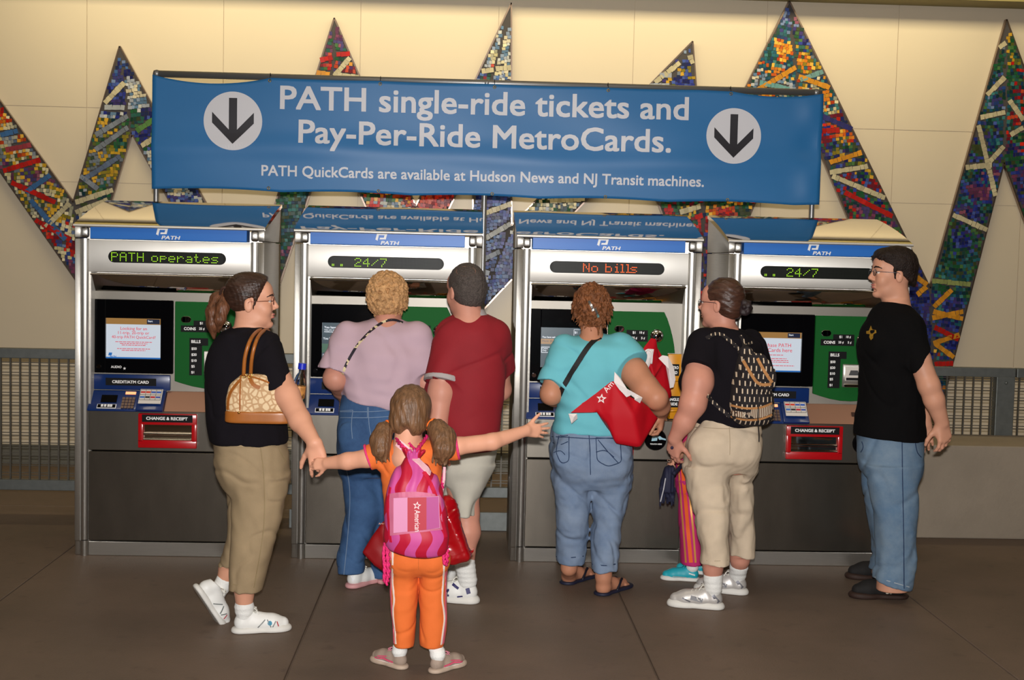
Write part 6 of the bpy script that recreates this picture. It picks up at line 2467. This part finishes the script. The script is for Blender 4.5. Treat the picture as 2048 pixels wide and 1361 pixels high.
sc_ = star(1203, 798, 10.5, 6)
for i in range(10):
    a, c = sc_[i], sc_[(i+1) % 10]
    ca, cc = [(1203+(p[0]-1203)*.5, 798+(p[1]-798)*.5) for p in (a, c)]
    patch(b, T, [a, c, cc, ca], .001, .001)
b.build('star_emblem', m_bpr, gbo)
b = MB()
pa, pb = np.array((1214.0, 787.0)), np.array((1229.0, 768.0))
dv = (pb-pa)/np.linalg.norm(pb-pa)
up_ = np.array((dv[1], -dv[0]))
tm = text_mesh('Am', ext=0.0)
co = np.array([v.co[:2] for v in tm.vertices])
sc2 = 23.0/(co[:, 0].max()-co[:, 0].min())
vv = []
for x, y in co:
    q = pa+dv*x*sc2-up_*(-1)*y*sc2*0-np.array((-dv[1], dv[0]))*0+np.array((dv[1], -dv[0]))*y*sc2
    h_ = hit(T, q[0], q[1])
    vv.append(b.bm.verts.new((h_[0]+h_[1]*.0015) if h_ else Vector(P(q[0], q[1], yg))))
for p in tm.polygons:
    try:
        b.bm.faces.new([vv[i] for i in p.vertices])
    except ValueError:
        pass
r_ = bmesh.ops.extrude_face_region(b.bm, geom=list(b.bm.faces))
for v in [g for g in r_['geom'] if isinstance(g, bmesh.types.BMVert)]:
    v.co.y -= .001
b.build('lettering', m_bpr, gbo)
m_tis = mat('tissue_paper', (222, 214, 212), rough=.8)


def tissue(par, poly, y, seed):
    """a crumpled sheet with crisp edges: outline in photograph points, folded about its middle"""
    rr = random.Random(seed)
    b = MB()
    F_ = [b.bm.verts.new(tuple(P(px, py, y+rr.uniform(-.012, .012)))) for px, py in poly]
    K_ = [b.bm.verts.new(v.co+Vector((0, .004, 0))) for v in F_]
    n = len(poly)
    c = np.mean(np.array(poly, float), 0)
    cf = b.bm.verts.new(tuple(P(c[0]+1, c[1]-1, y-.014)))
    ck = b.bm.verts.new(cf.co+Vector((0, .004, 0)))
    for i in range(n):
        j = (i+1) % n
        b.bm.faces.new((F_[i], F_[j], cf))
        b.bm.faces.new((K_[j], K_[i], ck))
        b.bm.faces.new((F_[i], K_[i], K_[j], F_[j]))
    return b.build('tissue_paper', m_tis, par)


tissue(gb, [(1229, 744), (1241, 757), (1254, 778), (1270, 788), (1284, 795), (1272, 799), (1262, 791), (1253, 795), (1238, 779), (1228, 765)], yg-.03, 61)
tissue(gb, [(1270, 788), (1285, 796), (1280, 807), (1269, 800)], yg-.035, 62)
tissue(gb, [(1137, 828), (1154, 828), (1155, 838), (1143, 848)], yg+.03, 63)
# second bag in front of her
gc = thing('gift_bag', 'red paper shopping bag with white tissue upright behind the turquoise person\'s elbow', 'shopping bag', tuple(P(1325, 815, Y5)))
yk = Y5+.12
b = MB()
V_ = {n: tuple(P(x, y, yk+d)) for n, x, y, d in (('p', 1302, 676, .03), ('p2', 1313, 678, .04), ('a', 1288, 694, .0), ('b', 1275, 712, .0), ('c', 1300, 775, -.02), ('d', 1326, 815, .0), ('e', 1345, 793, .06), ('f', 1330, 720, .05), ('g', 1319, 720, .04), ('m', 1308, 755, -.05), ('n', 1300, 725, -.03),
                                                ('kb', 1280, 720, .14), ('kc', 1312, 800, .14), ('kp', 1308, 682, .12), ('ke', 1338, 790, .16))}
W_ = {n: b.bm.verts.new(v) for n, v in V_.items()}
for q in (('p', 'a', 'n', 'p2'), ('a', 'b', 'n'), ('b', 'c', 'm', 'n'), ('p2', 'n', 'g'), ('n', 'm', 'f', 'g'), ('m', 'c', 'd', 'e', 'f'), ('b', 'kb', 'kc', 'c'), ('c', 'kc', 'd'), ('d', 'kc', 'ke', 'e'), ('kb', 'kp', 'ke', 'kc'), ('p', 'kp', 'kb', 'a'), ('p2', 'g', 'f', 'e', 'ke', 'kp')):
    try:
        b.bm.faces.new([W_[n] for n in q])
    except ValueError:
        pass
soften(b, 1, 82)
b.build('bag_body', m_rbag, gc)
tissue(gc, [(1317, 717), (1325, 711), (1336, 713), (1348, 736), (1351, 760), (1347, 775), (1340, 777), (1334, 745), (1329, 719)], yk+.02, 64)
tissue(gc, [(1288, 716), (1296, 698), (1308, 699), (1305, 718), (1298, 734), (1294, 742)], yk-.045, 65)
b = MB()
b.tube(smooth_path([P(1288, 722, yk-.05), P(1290, 705, yk-.06), P(1297, 700, yk-.06), P(1304, 707, yk-.06), P(1303, 728, yk-.05)], 6), .0045, 8)
b.build('cord_handle', mat('cord_white', (226, 220, 218), rough=.6), gc, smooth=True)

# ================================================================ woman with patterned backpack
Y6 = -0.80
w6 = thing('person', 'person in a black tee and beige capris, hair in a bun, wearing a backpack', 'person', tuple(G(1425, 1205)), PEOPLE)
H6, F6, s6 = P(1443, 608, Y6+.03), frame(58, 2, 0), 0.98
sh6 = rows(Y6, [(656, 1426, 1478, .07), (668, 1408, 1494, .10), (682, 1394, 1506, .125), (702, 1384, 1516, .145), (730, 1374, 1524, .16), (765, 1358, 1530, .17), (790, 1364, 1530, .17), (820, 1378, 1526, .165), (848, 1386, 1522, .165)])
hip6 = rows(Y6, [(830, 1388, 1518, .15), (850, 1384, 1520, .16), (880, 1374, 1519, .18), (915, 1366, 1517, .185), (945, 1366, 1511, .125)])
ll6 = rows(Y6, [(930, 1364, 1460, .14, -.03), (970, 1372, 1460, .125, -.05), (1010, 1383, 1459, .11, -.07), (1050, 1394, 1459, .10, -.09), (1090, 1399, 1458, .095, -.10), (1127, 1402, 1457, .09, -.11)])
lr6 = rows(Y6, [(930, 1446, 1512, .14, .06), (970, 1452, 1505, .125, .08), (1010, 1454, 1504, .11, .10), (1060, 1457, 1508, .10, .12), (1112, 1458, 1508, .09, .13)])
B = Sdf(.0042)
head(B, H6, F6, s6, full=.4)
B.stack(thin(sh6, .86), .03)
B.stack(thin(hip6, .76), .03)
B.stack(thin(ll6, .72), .03)
B.stack(thin(lr6, .72), .03)
wl6 = P(1349, 878, Y6-.12)
B.chain([P(1404, 705, Y6-.08), P(1396, 765, Y6-.15), P(1386, 808, Y6-.17), P(1368, 845, Y6-.15), wl6], [.066, .072, .062, .048, .032], .025)
hand(B, wl6, P(1345, 930, Y6-.06)-wl6, (-.75, -.65, .0), thumb=-1, size=1.0, curl=(.35, .5, .35), spread=.04)
B.chain([P(1500, 700, Y6+.06), P(1520, 790, Y6+.20), P(1470, 800, Y6+.42)], [.062, .055, .032], .02)
hand(B, P(1470, 800, Y6+.42), (-.8, .4, 0), (0, 0, 1), thumb=1, curl=(.4, .4, .3))
B.chain([P(1430, 1090, Y6-.10), P(1426, 1135, Y6-.11)], [.062, .047], .02)
B.chain([P(1484, 1080, Y6+.13), P(1480, 1120, Y6+.13)], [.058, .046], .02)
shod(B, True, w6, P(1426, 1135, Y6-.11), G(1446, 1219), 76, .275, .046, up=.15)
shod(B, True, w6, P(1480, 1120, Y6+.13), G(1494, 1190), 70, .275, .046, up=.15)
b6 = B.build('body', m_skin2, w6)
eyes(b6, H6, F6, s6)
S = Sdf(.0055)
S.stack(sh6, .02, cap=.015)
S.sleeve(P(1408, 690, Y6-.05), P(1397, 740, Y6-.13), .085, .088, .05)
S.sleeve(P(1498, 690, Y6+.05), P(1515, 745, Y6+.14), .08, .08, .05)
S.fold(folds(.004, 18, 71, (1, 1, .7)))
shirt6 = S.build('shirt', m_blk, w6)
S = Sdf(.0055)
S.stack(hip6, .03, cap=.01)
S.stack(ll6, .03)
S.stack(lr6, .03)
S.ell(P(1420, 895, Y6-.12), (.11, .08, .11), None, .05)
S.ell(P(1486, 895, Y6-.08), (.085, .08, .10), None, .05)
S.cone(P(1459, 910, Y6-.22), P(1456, 1000, Y6-.16), .006, .008, .025, 's')
S.fold(lambda X, Y, Z: .004*vnoise((X+.6*Z, Y, Z-.3*X), 17, 72)+.002*vnoise((X, Y, Z), 44, 73)+crease(X, Y, Z, .008, 7, 720))
pan6 = S.build('capris', m_beige, w6)
T = bvh(pan6)
b = MB()
ribbon(b, T, [(1458, 845), (1460, 890), (1458, 930)], .003, .0008, .0013)
ribbon(b, T, [(1403, 1121), (1430, 1123), (1456, 1121)], .003, .0008, .0013)
ribbon(b, T, [(1386, 855), (1450, 858), (1518, 855)], .003, .0008, .0013)
b.build('seams', mat('seam_beige', (166, 150, 126), rough=.9), pan6)
S = Sdf(.004)
S.ell(hp(H6, F6, -.016, 0, .040, s6), np.array([.104, .084, .096])*s6, F6, .01)
S.ell(hp(H6, F6, -.05, 0, -.02, s6), np.array([.062, .066, .062])*s6, F6, .03)
S.cut(hp(H6, F6, .060, 0, .055, s6), F6 @ np.array([.92, 0, -.40]), .006)
S.cut(hp(H6, F6, .0, 0, -.05, s6), F6 @ np.array([.3, 0, -.95]), .006)
for q in (1, -1):
    S.ell(hp(H6, F6, .014, .082*q, -.018, s6), np.array([.028, .02, .040])*s6, F6, .008, 's')
bun = hp(H6, F6, -.125, -.0, -.012, s6)
S.fold(lambda X, Y, Z: .0014*np.sin(210*(Z+.25*X)+4*np.sin(10*X))+.0008*vnoise((X*.3, Y, Z), 110, 74))
hair6 = S.build('hair', mat('hair_auburn_brown', (66, 42, 32), rough=.36, spec=.45, noise=.4, nscale=70, bump=.4, bscale=140, stretch=(.2, .4, 1)), w6)
S = Sdf(.004)
S.ell(bun, (.034, .034, .038), None, .01)
rr = random.Random(6)
for i in range(26):
    v = np.array([rr.gauss(0, 1) for _ in range(3)])
    v /= np.linalg.norm(v)
    S.ell(bun+v*.034, (.011, .011, .011), None, .006)
S.build('scrunchie_bun', mat('scrunchie_dark', (36, 24, 26), rough=.6, noise=.5, nscale=90), hair6)
glasses(w6, H6, F6, s6, mat('glasses_dark', (40, 40, 56), rough=.3, metal=.5))
m_silver = mat('shoe_silver', (190, 186, 182), rough=.4, metal=.3)
acc6 = [('side_panel', stripe(.10, .045, .16, .056, .020), mat('accent_grey_mesh', (130, 130, 134), rough=.6)), ('side_stripe', stripe(.16, .035, .20, .052, .006), mat('accent_steel', (120, 120, 126), rough=.4, metal=.5)),
        ('side_stripe', stripe(.105, .05, .112, .066, .004), m_shoe_w), ('side_stripe', stripe(.125, .052, .132, .068, .004), m_shoe_w), ('heel_panel', stripe(.02, .04, .05, .075, .016), mat('accent_steel', (120, 120, 126)))]
for (hx, hy), yw, sk in (((1446, 1219), 76, (1421, 1166, Y6-.11)), ((1494, 1190), 70, (1474, 1146, Y6+.13))):
    shoe(w6, 'shoe', tuple(G(hx, hy)), yw, .275, m_silver, m_sole_w, m_lace_w, accents=acc6, chunky=1.25)
b = MB()
q = P(1344, 896, Y6-.16)
b.ball(tuple(q), .008, 8)
b.build('wrist_mark', mat('mark_navy', (40, 30, 60), rough=.7), w6)
b = MB()
q = P(1339, 922, Y6-.10)
b.tube([q+np.array((.011*math.cos(a), .006*math.sin(a), .004*math.sin(a))) for a in [2*math.pi*i/14 for i in range(14)]], .002, 6, closed=True)
b.build('ring', m_chrome, w6, smooth=True)

# woven backpack
m_wov = mat('woven_black_cream', (30, 24, 24), rough=.85)
nn, ll, bb = nodes_of(m_wov)
tc = nn.new('ShaderNodeTexCoord')
sp = nn.new('ShaderNodeSeparateXYZ')
ll.new(tc.outputs['Object'], sp.inputs[0])
zc, xc = sp.outputs['Z'], sp.outputs['X']
rowi = math_node(nn, 'FLOOR', math_node(nn, 'MULTIPLY', zc, 27))
xs_ = math_node(nn, 'ADD', math_node(nn, 'MULTIPLY', xc, 46), math_node(nn, 'MULTIPLY', rowi, .5))
fx = math_node(nn, 'ABSOLUTE', math_node(nn, 'SUBTRACT', math_node(nn, 'FRACT', xs_), .5))
fz = math_node(nn, 'ABSOLUTE', math_node(nn, 'SUBTRACT', math_node(nn, 'FRACT', math_node(nn, 'MULTIPLY', zc, 27)), .5))
dash = math_node(nn, 'MULTIPLY', math_node(nn, 'LESS_THAN', fx, .12), math_node(nn, 'LESS_THAN', fz, .32))
mixd = nn.new('ShaderNodeMixRGB')
mixd.inputs[1].default_value = (*lin((26, 20, 22)), 1)
mixd.inputs[2].default_value = (*lin((206, 186, 160)), 1)
ll.new(dash, mixd.inputs[0])
ll.new(mixd.outputs[0], bb.inputs['Base Color'])
m_wband = mat('woven_brown_band', (130, 96, 66), rough=.85)
nn, ll, bb = nodes_of(m_wband)
tc = nn.new('ShaderNodeTexCoord')
sp = nn.new('ShaderNodeSeparateXYZ')
ll.new(tc.outputs['Object'], sp.inputs[0])
a1 = math_node(nn, 'LESS_THAN', math_node(nn, 'FRACT', math_node(nn, 'MULTIPLY', sp.outputs['X'], 110)), .5)
mixd = nn.new('ShaderNodeMixRGB')
mixd.inputs[1].default_value = (*lin((96, 66, 46)), 1)
mixd.inputs[2].default_value = (*lin((190, 176, 156)), 1)
ll.new(a1, mixd.inputs[0])
ll.new(mixd.outputs[0], bb.inputs['Base Color'])
m_wtan = mat('woven_tan_edge', (168, 118, 70), rough=.85, noise=.2, nscale=90)
Y7 = -1.04
wp = thing('woven_backpack', 'black and cream woven drawstring backpack worn above the beige capris', 'backpack', tuple(P(1505, 848, Y7)))
rwp = rows(Y7, [(692, 1484, 1500, .03, .03), (705, 1478, 1508, .05, .02), (725, 1473, 1520, .065), (755, 1467, 1534, .078), (785, 1463, 1543, .085), (815, 1460, 1546, .086), (838, 1464, 1543, .08), (852, 1478, 1530, .05)])
S = Sdf(.0045)
S.stack(rwp, .015, cap=.02)
S.fold(folds(.003, 24, 76))
wpb = S.build('pack_body', m_wov, wp)
T = bvh(wpb)
b = MB()
ribbon(b, T, [(1463, 822), (1490, 828), (1520, 827), (1543, 818)], .042, .001, .002)
b.build('patterned_band', m_wband, wpb)
b = MB()
for dy in (-11, 12):
    ribbon(b, T, [(1463, 822+dy), (1490, 828+dy), (1520, 827+dy), (1543, 818+dy)], .010, .002, .002)
b.build('band_edging', m_wtan, wpb)
S = Sdf(.004)
fl = [(1492, 706, .03, -.03), (1506, 730, .05, -.075), (1520, 752, .05, -.095), (1534, 764, .035, -.09), (1550, 768, .006, -.07)]
S.chain([P(x, y, Y7+d) for x, y, r, d in fl], [q[2] for q in fl], .02, sq=.22, axis=(.25, 1, .15))
flap = S.build('flap', m_wov, wpb)
T = bvh(flap, wpb)
b = MB()
ribbon(b, T, [(1487, 722), (1500, 744), (1513, 764), (1526, 770), (1542, 768)], .014, .001, .004)
ribbon(b, T, [(1515, 718), (1526, 738), (1536, 754), (1544, 765)], .014, .001, .004)
b.build('flap_edging', m_wtan, flap)
T = bvh(shirt6, b6, wpb)
for q, w in (([(1412, 678), (1430, 669), (1446, 672), (1462, 685), (1478, 700)], .018), ([(1480, 672), (1486, 684), (1489, 698)], .018), ([(1414, 792), (1430, 808), (1446, 822), (1460, 834)], .018), ([(1478, 706), (1488, 694), (1504, 686)], .014)):
    b = MB()
    ribbon(b, T, q, w, .002, .004)
    b.build('strap', m_wov, wp)
b = MB()
b.tube(smooth_path([P(1516, 776, Y7-.10), P(1517, 800, Y7-.10), P(1516, 840, Y7-.09), P(1518, 870, Y7-.03), P(1518, 884, Y7-.02)], 5), .0028, 6)
b.build('drawcord', mat('cord_dark', (30, 24, 24), rough=.8), wp)

# ================================================================ small child behind her
Y8 = -0.36
kd = thing('person', 'small child in pink and orange striped trousers mostly hidden behind the beige capris', 'person', tuple(G(1385, 1155)), PEOPLE)
H8, F8, s8 = P(1428, 790, Y8+.06), frame(60, 0, 0), .82
B = Sdf(.0045)
head(B, H8, F8, s8)
tk = rows(Y8, [(838, 1404, 1450, .06), (860, 1388, 1464, .09), (900, 1380, 1462, .09), (950, 1374, 1462, .10)])
B.stack(thin(tk, .86), .02)
B.chain([P(1396, 868, Y8-.06), P(1372, 900, Y8-.12), P(1352, 915, Y8-.22)], [.034, .03, .022], .015)
hand(B, P(1352, 915, Y8-.22), (-.5, -.5, -.5), (-.5, .0, .8), thumb=1, size=.6, curl=(.5, .6, .5))
for x, hx, hy, yw in ((1382, 1398, 1163, 80), (1418, 1424, 1150, 72)):
    shod(B, True, kd, P(x, 1080, Y8), G(hx, hy), yw, .205, .036, up=.16, m=m_sock)
bk = B.build('body', m_skin, kd)
eyes(bk, H8, F8, s8)
S = Sdf(.005)
S.stack(tk, .02, cap=.01)
S.sleeve(P(1396, 866, Y8-.05), P(1380, 890, Y8-.10), .045, .048, .03)
S.build('shirt', m_pinktrim, kd)
S = Sdf(.004)
S.ell(hp(H8, F8, -.016, 0, .040, s8), np.array([.106, .088, .098])*s8, F8, .01)
S.ell(hp(H8, F8, -.05, 0, -.06, s8), np.array([.06, .07, .08])*s8, F8, .03)
S.cut(hp(H8, F8, .06, 0, .05, s8), F8 @ np.array([.92, 0, -.40]), .006)
S.build('hair', m_hair_b, kd)
S = Sdf(.005)
S.stack(rows(Y8, [(915, 1352, 1460, .10), (950, 1353, 1460, .105), (985, 1355, 1456, .10)]), .02)
S.stack(rows(Y8, [(960, 1352, 1404, .085), (1000, 1356, 1402, .08), (1060, 1358, 1402, .075), (1128, 1361, 1406, .075)]), .02)
S.stack(rows(Y8, [(960, 1404, 1458, .085, .05), (1000, 1404, 1450, .08, .05), (1060, 1404, 1446, .075, .05), (1128, 1406, 1446, .075, .05)]), .02)
S.fold(folds(.0025, 26, 77))
m_mag = mat('trousers_magenta', (190, 36, 108), rough=.75)
pk = S.build('trousers', m_mag, kd)
T = bvh(pk)
b = MB()
ribbon(b, T, [(1364, 930), (1371, 1000), (1376, 1060), (1382, 1126)], .020, .0, .0015)
b.build('orange_stripe', mat('stripe_orange', (232, 96, 36), rough=.75), pk)
b = MB()
for q in ([(1357, 930), (1362, 1000), (1367, 1060), (1372, 1126)], [(1371, 930), (1380, 1000), (1386, 1060), (1391, 1126)]):
    ribbon(b, T, q, .010, .001, .0015)
b.build('gold_stripe', mat('stripe_gold', (214, 150, 76), rough=.4, metal=.2), pk)
m_tq = mat('shoe_turquoise', (30, 160, 176), rough=.5)
for (hx, hy), yw in (((1398, 1163), 80), ((1424, 1150), 72)):
    shoe(kd, 'shoe', tuple(G(hx, hy)), yw, .205, m_tq, m_sole_w, m_tq, accents=[('side_stripe', stripe(.03, .05, .075, .062, .008), m_shoe_w), ('side_stripe', stripe(.09, .03, .19, .034, .005), m_silver)])
# navy tasselled pouch
np_ = thing('tassel_pouch', 'small navy pouch with tassels hanging beside the striped pink trousers', 'pouch', tuple(P(1333, 1010, Y6+.05)))
m_nv = mat('pouch_navy', (22, 24, 50), rough=.75)
S = Sdf(.004)
S.stack(rows(Y6+.02, [(932, 1332, 1350, .03), (945, 1326, 1349, .04), (965, 1321, 1348, .045), (985, 1320, 1348, .042)]), .01, cap=.01)
rr = random.Random(8)
for i in range(14):
    x = 1320+28*i/13
    S.cone(P(x, 978, Y6+.02+rr.uniform(-.03, .03)), P(x+rr.uniform(-3, 3), 1008+rr.uniform(-6, 4), Y6+.02+rr.uniform(-.03, .03)), .008, .005, .004)
S.fold(lambda X, Y, Z: .002*np.sin(300*X))
S.build('pouch_body', m_nv, np_)
b = MB()
b.tube(smooth_path([P(1347, 948, Y6-.03), P(1356, 940, Y6+.02), P(1364, 930, Y6+.1)], 5), .010, 8)
b.build('strap', m_nv, np_, smooth=True)
b = MB()
b.tube([P(1331, 957, Y6-.03), P(1327, 980, Y6-.035), P(1321, 1004, Y6-.03)], .003, 6)
b.build('zip_cord', mat('cord_pale', (170, 170, 176), rough=.6), np_)

# ================================================================ young man, right
Y9 = -0.62
w9 = thing('person', 'person in a black tee and faded jeans standing in profile with glasses, facing left', 'person', tuple(G(1765, 1190)), PEOPLE)
H9, F9, s9 = P(1786, 548, Y9), frame(91, 2, 0), 1.02
sh9 = rows(Y9, [(604, 1766, 1808, .07), (616, 1752, 1822, .10), (630, 1742, 1834, .14), (650, 1733, 1842, .175), (675, 1727, 1845, .19), (710, 1724, 1846, .19), (750, 1722, 1842, .185), (800, 1719, 1843, .18), (840, 1715, 1846, .18), (878, 1711, 1848, .18)])
hip9 = rows(Y9, [(855, 1722, 1842, .155), (880, 1717, 1844, .165), (920, 1718, 1842, .17), (950, 1722, 1838, .13)])
ln9 = rows(Y9, [(930, 1728, 1840, .105, -.08), (980, 1738, 1836, .10, -.09), (1030, 1748, 1834, .095, -.10), (1070, 1752, 1833, .09, -.10), (1110, 1752, 1831, .088, -.10), (1150, 1748, 1827, .09, -.10), (1181, 1746, 1822, .092, -.10)])
lf9 = rows(Y9, [(930, 1718, 1815, .105, .09), (980, 1726, 1808, .10, .12), (1030, 1737, 1800, .095, .15), (1080, 1744, 1796, .09, .18), (1150, 1740, 1790, .09, .20)])
B = Sdf(.0042)
head(B, H9, F9, s9, male=True)
B.stack(thin(sh9, .86), .03)
B.stack(thin(hip9, .8), .03)
B.stack(thin(ln9, .8), .03)
B.stack(thin(lf9, .8), .03)
wl9 = P(1884, 846, Y9-.20)
B.chain([P(1812, 680, Y9-.10), P(1838, 718, Y9-.19), P(1858, 772, Y9-.22), P(1868, 800, Y9-.22), wl9], [.045, .054, .052, .049, .034], .02)
hand(B, wl9, P(1893, 910, Y9-.20)-wl9, (.35, -.95, .0), thumb=1, size=1.04, curl=(.35, .6, .4), each=[(.3, .5, .4), (.4, .6, .4), (.45, .65, .4), (.4, .6, .4)], spread=.16, tcurl=.5)
B.chain([P(1800, 665, Y9+.15), P(1835, 760, Y9+.22), P(1850, 850, Y9+.20)], [.06, .053, .034], .02)
hand(B, P(1850, 850, Y9+.20), (.1, 0, -1), (.3, .9, 0), thumb=-1, size=1.0, curl=(.4, .6, .4))
shod(B, False, w9, P(1785, 1130, Y9-.10), G(1812, 1197), 88, .295, .045)
shod(B, False, w9, P(1766, 1100, Y9+.2), G(1800, 1160), 84, .295, .045)
b9 = B.build('body', m_skin, w9)
eyes(b9, H9, F9, s9)
brows(b9, H9, F9, s9, m_hair_k)
lips(b9, H9, F9, s9)
S = Sdf(.0055)
S.stack(sh9, .02, cap=.012)
S.sleeve(P(1812, 662, Y9-.11), P(1842, 724, Y9-.197), .080, .069, .06, n=np.array((.75, -.1, -.55)))
S.sleeve(P(1800, 660, Y9+.13), P(1828, 735, Y9+.2), .078, .07, .06)
S.ell(P(1740, 690, Y9-.03), (.05, .14, .09), None, .05)
S.cut(P(1780, 874, Y9), np.array((-.07, 0, -1)), .003)
S.fold(lambda X, Y, Z: .0042*vnoise((X*.7, Y*.7, Z), 15, 91)+.002*vnoise((X, Y, Z*.5), 34, 92)+crease(X, Y, Z, .006, 6, 910))
shirt9 = S.build('tee_shirt', m_blk2, w9)
T = bvh(shirt9)
b = MB()
em_ = [(0, -14), (3, -6), (10, -5), (11, 0), (5, 3), (4, 11), (0, 15), (-3, 9), (-2, 3), (-9, 2), (-9, -3), (-4, -4)]
for k_ in ([(1742+x, 666+y) for x, y in em_],):
    patch(b, T, k_, .0005, .001)
b.build('emblem', mat('emblem_gold', (140, 104, 20), rough=.6, noise=.4, nscale=200), shirt9)
S = Sdf(.0055)
S.stack(hip9, .03, cap=.01)
S.stack(ln9, .03)
S.stack(lf9, .03)
S.cut(P(1784, 1169, Y9-.1), np.array((-.30, 0, -.95)), .004)
S.fold(lambda X, Y, Z: .0045*vnoise((X+.4*Z, Y, Z*1.1), 16, 93)+.0025*vnoise((X, Y, Z), 40, 94)*np.clip((.55-Z)*4, .2, 1.3)+crease(X, Y, Z, .007, 7.5, 930))
pan9 = S.build('jeans', m_jean_m, w9)
T = bvh(pan9)
b = MB()
for q in ([(1804, 880), (1805, 960), (1807, 1060), (1808, 1178)], [(1830, 884), (1834, 905), (1842, 915)], [(1724, 884), (1727, 895), (1722, 905)]):
    ribbon(b, T, q, .004, .001, .0015)
b.build('seams', m_seam_d, pan9)
b = MB()
ribbon(b, T, [(1750, 1155), (1784, 1165), (1818, 1175)], .005, .001, .002)
b.build('hem', mat('hem_pale', (150, 160, 170), rough=.9), pan9)
S = Sdf(.0038)
S.ell(hp(H9, F9, -.018, 0, .044, s9), np.array([.106, .088, .098])*s9, F9, .01)
S.ell(hp(H9, F9, -.05, 0, -.03, s9), np.array([.068, .074, .075])*s9, F9, .03)
S.ell(hp(H9, F9, .052, 0, .090, s9), np.array([.05, .066, .032])*s9, F9, .03)
S.cut(hp(H9, F9, .078, 0, .064, s9), F9 @ np.array([.55, 0, -.83]), .006)
S.cut(hp(H9, F9, -.04, 0, -.088, s9), F9 @ np.array([.4, 0, -1]), .006)
S.ell(hp(H9, F9, .055, .0, .005, s9), np.array([.052, .12, .05])*s9, F9, .006, 's')
for q in (1, -1):
    S.ell(hp(H9, F9, .012, .085*q, -.024, s9), np.array([.026, .025, .040])*s9, F9, .006, 's')
    S.cone(hp(H9, F9, .018, .074*q, .02, s9), hp(H9, F9, .014, .0755*q, -.022, s9), .009, .005, .006)
rr = random.Random(12)
for i in range(40):
    y_ = rr.uniform(-.06, .06)
    S.cone(hp(H9, F9, rr.uniform(.03, .08), y_, .11-abs(y_)*.4, s9), hp(H9, F9, rr.uniform(.078, .096), y_*1.05, rr.uniform(.058, .078), s9), .010, .004, .006)
S.fold(lambda X, Y, Z: .0018*vnoise((X, Y, Z), 120, 95))
S.build('hair', m_hair_k, w9)
glasses(w9, H9, F9, s9, mat('glasses_grey', (90, 90, 96), rough=.3, metal=.7))
m_sk = mat('shoe_black_suede', (20, 18, 18), rough=.8)
m_skw = mat('shoe_logo_cream', (220, 206, 186), rough=.6)
lg = []
for ox in (.085, .103):
    lg.append(('side_logo', [(ox+.012*math.cos(a)*(1 if 1 else 1), .040+.012*math.sin(a)) for a in [math.radians(d) for d in range(40, 321, 28)]]+[(ox+.006*math.cos(a), .040+.006*math.sin(a)) for a in [math.radians(d) for d in range(320, 39, -28)]], m_skw))
shoe(w9, 'shoe', tuple(G(1812, 1197)), 88, .295, m_sk, mat('sole_gum', (46, 28, 20), rough=.7), m_sk, accents=lg, chunky=.75)
shoe(w9, 'shoe', tuple(G(1800, 1160)), 84, .295, m_sk, mat('sole_gum', (46, 28, 20)), m_sk, chunky=.75)
